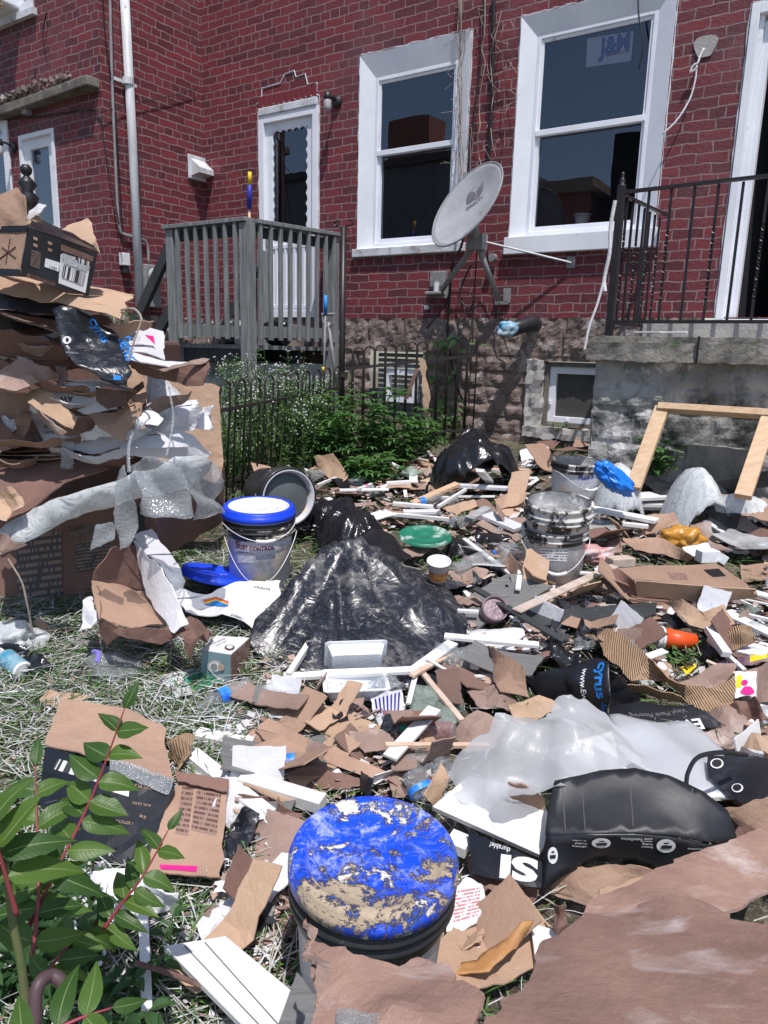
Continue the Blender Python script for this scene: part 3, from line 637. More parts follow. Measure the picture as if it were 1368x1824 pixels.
# white storm door with scalloped dark glass
u0, u1, z0, z1 = UD1[0], UD1[1], 1.73, 3.70
door = frame_loop(MB(), u0, u1, z0, z1, .07, -.08, .018).mk('door', M['white'], house, bev=.004)
a0, a1 = u0+.07, u1-.07
gb, gt = 2.52, 3.55
m = MB(); m.wbox(a0, a0+.09, z0+.02, z1-.07, -.06, -.02); m.wbox(a1-.09, a1, z0+.02, z1-.07, -.06, -.02); m.wbox(a0+.09, a1-.09, gt, z1-.07, -.06, -.02); m.wbox(a0+.09, a1-.09, z0+.02, gb, -.06, -.028)
m.wbox(a0+.09, a1-.09, z0+.10, z0+.13, -.03, -.012); m.wbox(a0+.09, a1-.09, gb-.1, gb-.06, -.03, -.012)
for i in range(4): x = a0+.12+i*(a1-a0-.27)/3; m.wbox(x, x+.03, z0+.13, gb-.10, -.03, -.014)
m.mk('storm_door', M['white'], door, bev=.003)
g0, g1 = a0+.09, a1-.09
sc_ = []
def arcs(p, q, n, out):
    for i in range(n):
        for k in range(6):
            t = (i+k/6)/n; b = sin(pi*k/6)*.022; sc_.append((p[0]+(q[0]-p[0])*t+out[0]*b, p[1]+(q[1]-p[1])*t+out[1]*b))
arcs((g0+.02, gb+.02), (g1-.02, gb+.02), 5, (0, -1)); arcs((g1-.02, gb+.02), (g1-.02, gt-.02), 10, (1, 0)); arcs((g1-.02, gt-.02), (g0+.02, gt-.02), 5, (0, 1)); arcs((g0+.02, gt-.02), (g0+.02, gb+.02), 10, (-1, 0))
m = MB(); N = len(sc_)
R4 = [(g0, gb), (g1, gb), (g1, gt), (g0, gt)]
outer = []
for i, (a, b) in enumerate(sc_):   # ring from scallop out to the stile edges
    t = i/N; outer.append((min(max(a, g0), g1) if .17 > t or .5 <= t < .67 else (g1 if t < .5 else g0), min(max(b, gb), gt) if .17 <= t < .5 or t >= .67 else (gb if t < .17 else gt)))
vs = [WP(a, b, -.024) for a, b in sc_]+[WP(a, b, -.024) for a, b in outer]
mk('scalloped_rim', vs, [(i, (i+1) % N, (i+1) % N+N, i+N) for i in range(N)], M['white'], door, sol=.006)
pane(g0, g1, gb, gt, -.04, 'pane', door); room(door, g0, g1, gb, gt, pad=.1, o0=-.07, mat=M['dark'])
m = MB(); m.wbox(a0+.02, a0+.05, 2.44, 2.58, -.02, .02); m.mk('handle', M['grey'], door, bev=.005)
# open doorway at the right
m = MB(); u0 = UD2[0]; m.wbox(u0, u0+.055, 1.70, 3.77, -.12, .02); m.wbox(u0+.055, u0+.085, 1.70, 3.70, -.12, -.01); m.wbox(u0+.085, u0+.13, 1.70, 3.66, -.12, -.035); m.wbox(u0+.055, 2.75, 3.70, 3.77, -.12, .02)
m.wbox(u0+.06, 2.7, 1.665, 1.705, -.14, .06)
dw = m.mk('door_frame', M['white'], house, bev=.004)
room(dw, u0+.13, 2.7, 1.72, 3.7, d=3, mat=M['dark'], pad=.02, o0=-.12)
# basement windows
def cellar(W, o, hopper):
    u0, u1, z0, z1 = W; m = MB(); frame_loop(m, u0, u1, z0, z1, .035, -.16, -.05)
    c = m.mk('basement_window', M['timber'], house)
    frame_loop(MB(), u0+.035, u1-.035, z0+.035, z1-.035, .06, -.13, -.07, wb=.05).mk('sash', M['white'], c, bev=.004)
    m = MB(); m.wbox(u0+.095, u1-.095, z0+.085, z1-.095, -.112, -.104); m.mk('screen', pm('insect_screen', (.085, .08, .075), (.05, .048, .045), 3, .8, 300, .001), c)
    m = MB(); m.box(WP(u0+.06, z0+.2, -.06), (.02, .02, .03)); m.box(WP(u0+.22, z0+.06, -.06), (.03, .02, .02)); m.mk('latch', M['white'], c)
cellar(BW1, 0, 1)
roughbox_later = 1
u0, u1, z0, z1 = BW2
frame_loop(MB(), u0+.12, u1-.1, .93, 1.24, .05, -.13, -.06).mk('basement_window', M['white'], house)
m = MB()
for i in range(12): m.wbox(u0, u1, z0+.01+i*.05, z0+.045+i*.05, -.14-.004*(i % 2), -.135)
m.mk('louvred_panel', M['decking'], house)
# neighbouring wing, standing forward of the house
OW = 1.245
wing = thing('brick_house', 'neighbouring red brick house wing with a white glazed door and an old timber lintel', 'house', WP(-5, .6, .6))
fnW = lambda u, z, o: WP(u, z, OW+o)
WD = (-5.33, -4.70, 2.0, 3.52); WL = (-6.9, -5.52, 2.3, 3.72); WAC = (-5.75, -4.90, 4.62, 5.9)
pierced('wall', [-8.5, -3.9], [1.715, 8.5], [WD, WL, WAC], fnW, M['brick'], wing)
fnS = lambda a, z, o: WP(-3.9+o, z, a)
pierced('side_wall', [0, OW], [1.715, 8.5], [], lambda a, z, o: WP(-3.9, z, OW-a), M['brick'], wing)
rubble('stone_foundation', 0, OW, .55, 1.72, lambda a, z, o: WP(-3.9+o, z, OW-a), M['stone'], wing, [.4, .75, .95, 1.15, 1.4, 1.8], .3, 9)
rubble('stone_foundation', -8.5, -3.9, .55, 1.72, fnW, M['stone'], wing, [.4, .75, .95, 1.15, 1.4, 1.8], .3, 12, res=.05)
def wbx(m, u0, u1, z0, z1, o0, o1): return m.wbox(u0, u1, z0, z1, OW+o0, OW+o1)
def wloop(m, a0, a1, b0, b1, w, o0, o1):
    wbx(m, a0, a0+w, b0, b1, o0, o1); wbx(m, a1-w, a1, b0, b1, o0, o1); wbx(m, a0+w, a1-w, b0, b0+w, o0, o1); wbx(m, a0+w, a1-w, b1-w, b1, o0, o1); return m
d = wloop(MB(), *WD, .045, -.08, .015).mk('door', M['white'], wing, bev=.004)
m = wloop(MB(), -5.285, -4.745, 2.04, 3.475, .10, -.06, -.02); wbx(m, -5.19, -4.84, 2.14, 2.62, -.06, -.03); wbx(m, -5.12, -4.93, 2.2, 2.56, -.03, -.015); m.mk('door_leaf', M['white'], d, bev=.003)
mk('pane', [WP(a, b, OW-.045) for a, b in ((-5.19, 2.6), (-4.84, 2.6), (-4.84, 3.38), (-5.19, 3.38))], [(0, 1, 2, 3)], M['glass'], d)
mk('curtain', [WP(a, b, OW-.09) for a, b in ((-5.25, 2.5), (-4.8, 2.5), (-4.8, 3.4), (-5.25, 3.4))], [(0, 1, 2, 3)], pm('curtain', (.26, .31, .36), (.2, .25, .3), 2, .8, bd=0), d)
d = wloop(MB(), *WL, .10, -.08, .02).mk('window', M['white'], wing, bev=.004)
mk('pane', [WP(a, b, OW-.045) for a, b in ((-6.8, 2.4), (-5.62, 2.4), (-5.62, 3.62), (-6.8, 3.62))], [(0, 1, 2, 3)], M['glass'], d)
m = MB()
for i in range(30): m.add([WP(-6.8, 2.4+i*.041, OW-.07), WP(-5.62, 2.4+i*.041, OW-.07), WP(-5.62, 2.43+i*.041, OW-.10), WP(-6.8, 2.43+i*.041, OW-.10)], [(0, 1, 2, 3)])
m.mk('blind', pm('blind_slat', (.4, .43, .45), ro=.7, bd=0), d)
d = wloop(MB(), *WAC, .08, -.06, .03).mk('window', M['white'], wing, bev=.004)
m = MB(); wbx(m, -5.8, -4.85, 4.56, 4.62, 0, .05); m.mk('sill', M['whiteold'], d)
mk('pane', [WP(a, b, OW-.03) for a, b in ((-5.67, 4.7), (-4.98, 4.7), (-4.98, 5.8), (-5.67, 5.8))], [(0, 1, 2, 3)], M['glass'], d)
for rm in ((-5.67, -4.98, 4.7, 5.8), (-6.8, -5.62, 2.4, 3.6), (-5.19, -4.84, 2.7, 3.4)):
    a, b, c, e = rm; m = MB(); p = [WP(u, z, OW+o) for o in (-.12, -1) for u, z in ((a, c), (b, c), (b, e), (a, e))]
    m.add(p, [(4, 5, 6, 7), (0, 1, 5, 4), (1, 2, 6, 5), (2, 3, 7, 6), (3, 0, 4, 7)]); m.mk('room_interior', M['room'], wing)
m = MB(); m.beam(WP(-5.95, 3.74, OW+.05), WP(-3.93, 3.80, OW+.06), .14, .085)
m.beam(WP(-5.9, 3.81, OW+.02), WP(-4.1, 3.865, OW+.02), .06, .05)
tl = m.mk('timber_lintel', M['timber'], wing, bev=.01)
m = MB()
for i in range(60):
    u = -5.6+1.3*R.random(); m.box(WP(u, 3.87+.03*(u+5.9)/2+R.uniform(0, .05)*(1 if u > -5.1 else .5), OW+R.uniform(.02, .09)), [R.uniform(.02, .06)]*3, Matrix.Rotation(R.uniform(0, 3), 3, V((R.random(), R.random(), 1)).normalized()))
m.mk('crumbled_mortar', M['stone'], wing, bev=.006)
m = MB(); wbx(m, -5.1, -5.02, 3.68, 3.73, .02, .09); m.mk('bracket', M['grey'], wing)
# AC unit
m = MB(); wbx(m, -5.62, -5.10, 4.66, 5.05, -.1, .28); ac = thing('air_conditioner', 'white window air conditioner jutting from the upper left window', 'air conditioner', WP(-5.36, 4.66, OW+.1))
m.mk('casing', M['white'], ac, bev=.015)
m = MB()
for i in range(13): wbx(m, -5.36, -5.13, 4.70+i*.025, 4.712+i*.025, .278, .29)
m.mk('grille', M['grey'], ac)
# porch at the right
porch = thing('concrete_porch', 'stained concrete block porch with a rough slab edge under the black railing', 'porch', WP(1.7, .6, .8))
PO = 1.17
fnP = lambda u, z, o: WP(u, z, PO-.03+o)
rubble('block_wall', .99, 3.6, .5, 1.40, fnP, M['block'], porch, [.3, .62, .86, 1.08, 1.24, 1.6], .42, 21, amp=.038, rough=.016, res=.02)
rubble('block_side', 0, PO-.03, .5, 1.40, lambda a, z, o: WP(.99-o, z, a), M['block'], porch, [.3, .62, .86, 1.08, 1.24, 1.6], .42, 22, amp=.018, rough=.012, res=.025)
def roughbox(name, u0, u1, z0, z1, o0, o1, mat, parent, amp=.012, res=.035):
    bm = bmesh.new(); bmesh.ops.create_cube(bm, size=1)
    for v in bm.verts: v.co = V(((u0+u1)/2+v.co.x*(u1-u0), (o0+o1)/2+v.co.y*(o1-o0), (z0+z1)/2+v.co.z*(z1-z0)))
    for _ in range(6):
        es = [e for e in bm.edges if e.calc_length() > res*1.6]
        if not es or len(bm.verts) > 16000: break
        bmesh.ops.subdivide_edges(bm, edges=es, cuts=1, use_grid_fill=True)
    bm.normal_update()
    vs = [WP(v.co.x, v.co.z, v.co.y)+(WR*v.normal.x+WN*v.normal.y+ZU*v.normal.z)*(noise.noise(v.co*9)+.7*noise.noise(v.co*26))*amp for v in bm.verts]
    fs = [tuple(v.index for v in f.verts) for f in bm.faces]; bm.free()
    return mk(name, vs, fs, mat, parent)
sb = roughbox('slab', .95, 3.6, 1.395, 1.545, .02, PO+.05, M['slab'], porch, .016)
roughbox('upper_slab', 1.22, 3.6, 1.548, 1.655, .01, PO-.22, M['conc'], porch, .006, .06)
m = MB()   # slab joint filler
m.wbox(1.625, 1.635, 1.39, 1.55, PO+.052, PO+.062); m.mk('joint', M['dark'], porch)
# rubble plug in block wall (darker patch)
roughbox('block', 1.62, 2.0, .66, .90, PO-.1, PO+.008, M['slab'], porch, .014, .04)
# railing
rail = thing('iron_railing', 'black iron railing with twisted bars along the porch edge', 'railing', WP(1.1, 1.55, PO))
RU, RO = 1.07, PO+.0
m = MB(); m.beam(WP(RU, 2.41, RO), WP(3.5, 2.45, RO), .035, .018); m.mk('top_rail', M['iron'], rail)
m = MB(); m.beam(WP(RU, 1.635, RO), WP(3.5, 1.64, RO), .02, .02); m.mk('bottom_rail', M['iron'], rail)
m = MB(); m.beam(WP(RU, 2.40, RO-.015), WP(RU, 2.45, .06), .03, .016); m.mk('top_rail', M['iron'], rail)
m = MB(); m.beam(WP(RU, 1.63, RO-.01), WP(RU, 1.64, .2), .018, .018); m.mk('bottom_rail', M['iron'], rail)
m = MB(); m.beam(WP(RU, 1.53, RO), WP(RU, 2.44, RO), .045, .045, WR); po = m.mk('post', M['iron'], rail, bev=.003)
m = MB(); m.lathe([(.024, 0), (.026, .012), (.014, .02), (.02, .035), (.013, .05), (.008, .06), (.012, .072), (.008, .085), (.0, .09)], 12, Matrix.Translation(WP(RU, 2.44, RO))); m.mk('finial', M['iron'], po, smooth=True)
def bar(u, o, twisted, z0=1.64, z1=2.405):
    m = MB(); s = .0075; n = 40 if twisted else 1; vs = []
    for i in range(n+1):
        t = i/n; z = z0+(z1-z0)*t; a = (max(0, min(1, (t-.15)/.55)))*pi*7 if twisted else 0
        vs += [WP(u, z, o)+(WR*cos(a+k*pi/2+.78)+WN*sin(a+k*pi/2+.78))*s*1.35 for k in range(4)]
    m.add(vs, [(i*4+k, i*4+(k+1) % 4, i*4+4+(k+1) % 4, i*4+4+k) for i in range(n) for k in range(4)])
    return m.mk('bar', M['iron'], rail)
for i, u in enumerate([1.24, 1.37, 1.50, 1.63, 1.76, 1.89, 2.02, 2.15, 2.28, 2.41]): bar(u, RO, i % 2 == 1)
for i in range(7): bar(RU, RO-.13-i*.135, i % 2 == 0)
m = MB(); m.tube(spline([WP(1.045, 2.36, RO+.03), WP(1.03, 2.2, RO+.03), WP(1.04, 2.05, RO+.035), WP(1.02, 1.9, RO+.03), WP(1.035, 1.82, RO+.04)], 5), [.012]*21, 6)
m.tube(spline([WP(1.03, 1.95, RO+.03), WP(1.0, 1.75, RO+.06), WP(.965, 1.6, RO+.08), WP(.95, 1.46, RO+.09)], 5), [.008]*16, 6)
tag(m.mk('torn_cloth_strip', M['wpaper']), 'frayed white cloth strip hanging down the corner post of the porch railing', 'cloth strip')
# trash on porch
for (a, b, wd, lb) in (((1145, 583), (1225, 580), .03, 'thin white trim strip lying on the porch slab behind the railing'), ((1118, 592), (1178, 606), .05, 'short grey trim offcut hanging over the porch slab edge')):
    m = MB(); p = WP(*WU(*a, PO-.05), PO-.05); q = WP(*WU(*b, PO+.03), PO+.03); p.z = q.z = 1.572; m.beam(p, q, wd, .012); tag(m.mk('trim_strip', M['trim'], bev=.002), lb, 'trim strip')
# ---------------------------------------------------------------- deck
DU, DO, DL = -2.05, 1.24, -2.985
deck = thing('wooden_porch', 'weathered grey wooden porch with slatted railing in front of the white door', 'porch', WP(-2.5, .7, .6))
def post(u, o, z0, z1, w=.095, mat='decking'): m = MB(); m.beam(WP(u, z0, o), WP(u, z1, o), w, w, WR); return m.mk('post', M[mat], deck, bev=.005)
post(DU, DO, .55, 2.44, .10); post(DL, DO, .75, 2.44); post(DU, .07, .6, 2.5); post(DL, .05, .9, 2.4)
ZT, ZB = 2.44, 1.50
for nm, p, q in (('cap_rail', (DL-.07, DO), (DU+.04, DO)),): m = MB(); m.beam(WP(p[0], ZT+.02, p[1]), WP(q[0], ZT+.02, q[1]), .14, .035); m.mk(nm, M['decking'], deck, bev=.004)
m = MB(); m.beam(WP(DU, ZT+.018, DO-.07), WP(DU, ZT+.065, .02), .14, .035); m.mk('cap_rail', M['decking'], deck, bev=.004)
m = MB(); m.beam(WP(DL+.05, ZT-.06, DO), WP(DU-.05, ZT-.06, DO), .038, .09); m.mk('rail', M['deckdark'], deck)
m = MB(); m.beam(WP(DL+.05, ZB+.05, DO), WP(DU-.05, ZB+.05, DO), .038, .10); m.mk('rail', M['decking'], deck)
m = MB(); m.beam(WP(DU, ZT-.06, DO-.05), WP(DU, ZT-.03, .1), .038, .09); m.mk('rail', M['deckdark'], deck)
m = MB(); m.beam(WP(DU, ZB+.05, DO-.05), WP(DU, ZB+.07, .1), .038, .10); m.mk('rail', M['decking'], deck)
for i in range(7):
    u = DL+.12+i*(DU-DL-.21)/6; m = MB(); m.beam(WP(u, ZB-.02, DO+.045), WP(u-.004, ZT, DO+.045), .034, .034, WR); m.mk('baluster', M['decking'], deck, bev=.004)
for i in range(9):
    o = DO-.11-i*(DO-.22)/8; m = MB(); m.beam(WP(DU+.045, ZB-.02, o), WP(DU+.045, ZT+.03, o), .034, .034, WR); m.mk('baluster', M['decking'], deck, bev=.004)
m = MB()
for i in range(8): m.wbox(DL-.02, DU, 1.40+.0, 1.437, .02+i*.15, .155+i*.15)
m.mk('deck_board', M['decking'], deck)
for o in (.5, 1.17): m = MB(); m.wbox(DL, DU-.05, 1.28, 1.40, o-.02, o+.02); m.mk('joist', M['deckdark'], deck)
for z0_, z1_, o in ((2.3, 1.35, 1.24), (1.75, 1.0, 1.24), (2.25, 1.3, .1)):
    m = MB(); m.beam(WP(DL-.04, z0_, o), WP(DL-.80, z1_, o), .05, .10); m.mk('stair_rail', M['deckdark'], deck)
for k in range(4): m = MB(); m.wbox(DL-.22-k*.2, DL-.0-k*.2, 1.25-k*.18, 1.29-k*.18, .1, 1.2); m.mk('stair_tread', M['decking'], deck)
base = roughbox('porch_base', DL+.05, DU-.08, .5, 1.27, 0.02, DO-.12, M['stucco'], deck, .008, .06)
roughbox('render_surround', .03, .165, .74, 1.37, -.12, .035, M['conc'], house, .022, .03); roughbox('window_ledge', .03, 1.1, .72, .815, -.14, .05, M['conc'], house, .02, .03)
DECKSTUFF = 1
# things on and by the deck

def stick(name, cat, label, pts, r, mat, parts=()):
    t = thing(name, label, cat, pts[0]); m = MB(); m.tube(pts, r, 8); m.mk('handle', M[mat], t, smooth=True)
    for nm, p, rr, mt in parts: q = MB(); q.tube(p, rr, 10); q.mk(nm, M[mt], t, smooth=True)
    return t
a = WP(*WU(444, 372, DO-.05), DO-.05); b = WP(*WU(445, 306, DO-.02), DO-.02); mid = a.lerp(b, .65)
stick('mop', 'mop', 'blue and yellow mop handle standing up behind the deck corner post', [a+V((0, 0, -.75)), a], .011, 'lumber', (('blue_sleeve', [a, mid], .022, 'inkblue'), ('yellow_grip', [mid, b], .016, 'yellow')))
a = WP(*WU(600, 665, .35), .35); b = WP(*WU(585, 560, .35), .35)
t = stick('shovel', 'shovel', 'grey shovel with a D-shaped grip leaning beside the right deck post', [WP(*WU(602, 700, .3), .3), b+ZU*-.07], .016, 'grey')
m = MB(); m.tube([b+WR*-.08, b+WR*.08], .014, 8); m.tube([b+WR*-.075, b+WR*-.06+ZU*-.08, b-ZU*.12, b+WR*.06+ZU*-.08, b+WR*.075], .011, 8); m.mk('grip', M['grey'], t)
m = MB(); m.add([WP(*WU(590, 700, .3), .3)+WR*x+ZU*z+WN*(.02 if abs(x) < .1 else .05) for z in (0, -.28) for x in (-.12, -.04, .04, .12)], [(0, 1, 5, 4), (1, 2, 6, 5), (2, 3, 7, 6)]); m.mk('blade', M['grey'], t, sol=.003)
a = WP(*WU(576, 665, .45), .45); b = WP(*WU(580, 530, .45), .45)
stick('brush', 'brush', 'light blue pole with a lime collar leaning by the right deck post', [a-ZU*.2, b-ZU*.15], .010, 'grey', (('blue_sleeve', [b-ZU*.15, b+ZU*.02], .018, 'inkcy'), ('lime_collar', [a+ZU*.02, a+ZU*.06], .016, 'yellow')))
# ================================================================ FIXTURES ON THE WALLS
def SP(x, y, du=.05):            # point just off the wing's side wall
    d = ray(x, y); return EYE+d*(((W0-EYE).dot(WR)-3.9+du)/d.dot(WR))
t = thing('downpipe', 'tall white painted vent pipe strapped to the inner corner of the brick wing', 'pipe', SP(250, 590, .07))
m = MB(); m.tube([SP(219, -60, .07), SP(236, 250, .07), SP(251, 590, .07)], .043, 14); m.mk('pipe', M['pipe'], t, smooth=True)
m = MB(); c = SP(228, 145, .07); m.tube([c-ZU*.03, c+ZU*.03], .052, 14); m.beam(c+WN*.13-WR*.04, c-WN*.13-WR*.04, .004, .03); m.mk('strap', M['pipe'], t)
m = MB(); m.tube(spline([SP(195, -40, .03), SP(200, 150, .03), SP(208, 340, .03), SP(213, 405, .03), SP(222, 418, .03), SP(250, 425, .03), SP(262, 436, .03), SP(265, 470, .03)], 6), .014, 8)
tag(m.mk('conduit', M['grey'], smooth=True), 'thin grey conduit running down the wing corner and bending behind the white pipe', 'conduit')
m = MB(); c = SP(222, 462, .05)
def obox(c, a, b, h, du=.08): return MB().box(c, (a, b, h), Matrix((WR, WN, ZU)).transposed())
t = thing('junction_box', 'small beige junction box low on the wing wall left of the white pipe', 'junction box', c)
obox(c, .06, .09, .12).mk('casing', M['wpaper'], t, bev=.006); obox(c-ZU*.10, .04, .06, .07).mk('outlet', M['black'], t, bev=.006)
t = thing('electric_meter', 'round glass electric meter on a grey box beside the porch stair', 'meter', SP(272, 500, .06))
obox(SP(268, 510, .07), .10, .20, .42).mk('casing', M['grey'], t, bev=.01)
c = SP(276, 492, .15); m = MB(); mm = Matrix.Translation(c) @ Matrix((WN, ZU, WR)).transposed().to_4x4(); m.lathe([(.085, 0), (.085, .05), (.07, .08), (0, .085)], 20, mm); m.mk('dial', pm('meter_face', (.5, .5, .5), ro=.15, bd=0, coat=1), t, smooth=True)
t = thing('vent_hood', 'white metal vent hood on the wing wall near the inner corner', 'vent', SP(352, 305, .08))
c = SP(352, 300, .02); m = MB(); p = [c+WN*a+ZU*z+WR*r for r, z in ((0, .09), (.14, -.02), (.14, -.07), (0, -.09)) for a in (-.10, .10)]
m.add(p, [(0, 1, 3, 2), (2, 3, 5, 4), (0, 2, 4, 6), (1, 7, 5, 3), (6, 4, 5, 7)]); m.mk('hood', M['pipe'], t); obox(c, .02, .26, .24).mk('flange', M['pipe'], t, bev=.004)
for pts, r, nm, lb in (
    ([(535, -10, .05), (560, 170, .06), (580, 250, .05), (600, 390, .05), (640, 410, .06)], .006, 0, 'side'),):
    pass
def wcable(name, pts, r, mat, label, cat, o=.03, wing_=False, n=6):
    P_ = [WP(*WU(x, y, (OW if wing_ else 0)+o), (OW if wing_ else 0)+o) for x, y in pts]
    m = MB(); m.tube(spline(P_, n), r, 6); return tag(m.mk(name, M[mat], smooth=True), label, cat)
m = MB(); m.tube(spline([SP(182, -20, .03), SP(187, 60, .03), SP(205, 200, .03), SP(216, 380, .03), SP(220, 450, .03)], 5), .006, 5); tag(m.mk('cable', M['cable']), 'thin black cable sagging from the top of the wing corner down to the junction box', 'cable')
wcable('cable', [(-10, 215), (60, 208), (120, 200), (160, 195), (178, 205), (186, 260), (200, 330), (212, 400)], .006, 'cable', 'black cable crossing below the timber lintel and turning down the wing corner', 'cable', .02, True)
m = MB(); m.tube(spline([SP(178, 200, .04), SP(230, 187, .03), SP(300, 172, .03), SP(350, 158, .03)], 5), .005, 5); tag(m.mk('cable', M['cable']), 'taut black wire stretched across the wing wall behind the white pipe', 'cable')
wcable('cable', [(80, 15), (82, 25), (76, 60), (80, 95)], .006, 'cable', 'short bent black wire hanging right of the air conditioner', 'cable', .03, True)
wcable('cable', [(63, 120), (60, 145), (40, 165), (15, 190)], .006, 'cable', 'limp black wire curving down onto the timber lintel', 'cable', .03, True)
# wall lamps
def jar_lamp(px, py, o0, lb, s=1, right=1, jar=True):
    c = WP(*WU(px, py, o0), o0); t = thing('wall_lamp', lb, 'lamp', c)
    m = MB(); m.lathe([(0, -.01), (.055, -.01), (.055, .012), (.03, .03), (0, .03)], 16, Matrix.Translation(c) @ Matrix((WR, ZU, WN)).transposed().to_4x4()); m.mk('back_plate', M['black'], t)
    e = c+WN*.14*s; m = MB(); m.tube([c, c+WN*.07+ZU*.02, e+ZU*.03], .012, 8); m.lathe([(.0, .05), (.028, .045), (.04, .0), (.034, -.02), (0, -.02)], 16, Matrix.Translation(e)); m.mk('arm', M['black'], t, smooth=True)
    if jar: m = MB(); m.lathe([(.03, -.02), (.036, -.035), (.036, -.09), (.03, -.11), (0, -.115)], 16, Matrix.Translation(e)); m.mk('glass_jar', M['pailg'], t, smooth=True)
    return t
jar_lamp(600, 181, .01, 'small black wall lamp with a ribbed glass jar right of the white door', 1)
jar_lamp(24, 262, OW+.01, 'dark lantern on the wing wall between the window and the white door', 1.1)
# oval dish
D0 = EYE+ray(838, 372)*5.75
e_img = (-CR*.85+CU*.53); nrm = (-FW*.70+e_img*.71).normalized(); maj = (CR*.53+CU*.85); maj = (maj-nrm*maj.dot(nrm)).normalized(); mnr = nrm.cross(maj)
dish = thing('satellite_dish', 'weathered grey oval satellite dish on bent struts between the two sash windows', 'satellite dish', D0-ZU*.9)
vs = []; fs = []; n = 64; K = 10
for k in range(K+1):
    r = k/K
    for i in range(n): a = 2*pi*i/n; vs.append(D0+maj*cos(a)*r*.385+mnr*sin(a)*r*.27+nrm*(r*r*.055))
fs = [(k*n+i, k*n+(i+1) % n, (k+1)*n+(i+1) % n, (k+1)*n+i) for k in range(K) for i in range(n)]
dd = mk('reflector', vs, fs, M['dish'], dish, smooth=True, sol=.008)
m = MB(); m.tube([D0+maj*cos(2*pi*i/n)*.385+mnr*sin(2*pi*i/n)*.27+nrm*.055 for i in range(n+1)], .008, 8); m.mk('rim', M['grey'], dish, smooth=True)
write(dd, 'DIRECTV', (832, 376), (862, 352), M['inkg'], off=.008, bold=.02)
def poly_on(s, pts, mat, name='emblem', off=.007):
    h = [hit(s, *p) for p in pts]; n = sum((a[1] for a in h), V()).normalized(); return mk(name, [a[0]+n*off for a in h], [tuple(range(len(pts)))], mat, s)
poly_on(dd, [(833, 349), (838, 343), (845, 342), (849, 347), (846, 355), (840, 361), (832, 366), (831, 358)], M['inkg'])
poly_on(dd, [(849, 342), (861, 324), (861, 338), (855, 350), (845, 358), (849, 352), (851, 346)], M['inkg'])
write(dd, 'SlimLine', (829, 420), (858, 398), M['inkg'], off=.008)
hub = EYE+ray(850, 432)*6.0
f1 = WP(*WU(786, 524, .02), .02); f2 = WP(*WU(893, 535, .02), .02)
m = MB(); m.tube([D0-nrm*.02, hub], .03, 10); m.beam(hub-WR*.07, hub+WR*.07, .10, .12); m.mk('bracket', M['grey'], dish)
for f_, j in ((f1, .5), (f2, .45)):
    m = MB(); k = hub.lerp(f_, j)+WN*.03; m.tube([hub, k, f_+WN*.04], .024, 10); m.mk('strut', M['grey'], dish, smooth=True)
    m = MB(); m.beam(f_-ZU*.02-WR*.07, f_-ZU*.02+WR*.07, .02, .03); m.beam(f_+ZU*.1+WR*.05, f_-ZU*.02+WR*.05, .02, .06, WR); m.mk('foot', M['grey'], dish)
e_ = WP(*WU(1018, 468, .03), .03); m = MB(); m.tube([hub+ZU*.02, e_], .008, 8); m.mk('stay_rod', M['pipe'], dish); MB().wbox(*[WU(1018, 468)[0]+a for a in (-.035, .035)], *[WU(1018, 468)[1]+a for a in (-.045, .045)], 0, .025).mk('anchor', M['grey'], dish, bev=.006)
e_ = WP(*WU(878, 459, .05), .03); m = MB(); m.tube([e_, e_+WN*.05], .035, 10); m.mk('anchor', M['grey'], dish)
# outdoor tap box, hose bib etc. under the dish
t = thing('utility_box', 'small grey utility box on the brick below the left sash window', 'utility box', WP(*WU(783, 505), 0))
c = WU(785, 500); MB().wbox(c[0]-.075, c[0]+.075, c[1]-.06, c[1]+.075, 0, .07).mk('casing', M['grey'], t, bev=.008)
MB().wbox(c[0]-.095, c[0]+.07, c[1]-.13, c[1]-.10, 0, .12).mk('ledge', M['grey'], t, bev=.01); m = MB(); m.tube([WP(c[0], c[1]-.1, .07), WP(c[0], c[1]-.02, .07)], .026, 12); m.mk('fitting', M['pipe'], t)
m = MB(); c = WP(*WU(762, 548), .0); m.tube([c, c+WN*.03], .02, 12); tag(m.mk('pipe_stub', M['pipe']), 'small white pipe stub in the brick under the utility box', 'pipe stub')
t = thing('drain_pipe', 'dark pipe elbow wrapped in a crumpled blue packet above the stone foundation', 'pipe', WP(*WU(930, 585, .1), .1))
a = WP(*WU(950, 576, .05), .05); b = WP(*WU(905, 588, .28), .28); m = MB(); m.tube([a-WN*.1, a+WN*.05, b.lerp(a, .4), b], .062, 16); m.mk('elbow', M['black'], t, smooth=True)

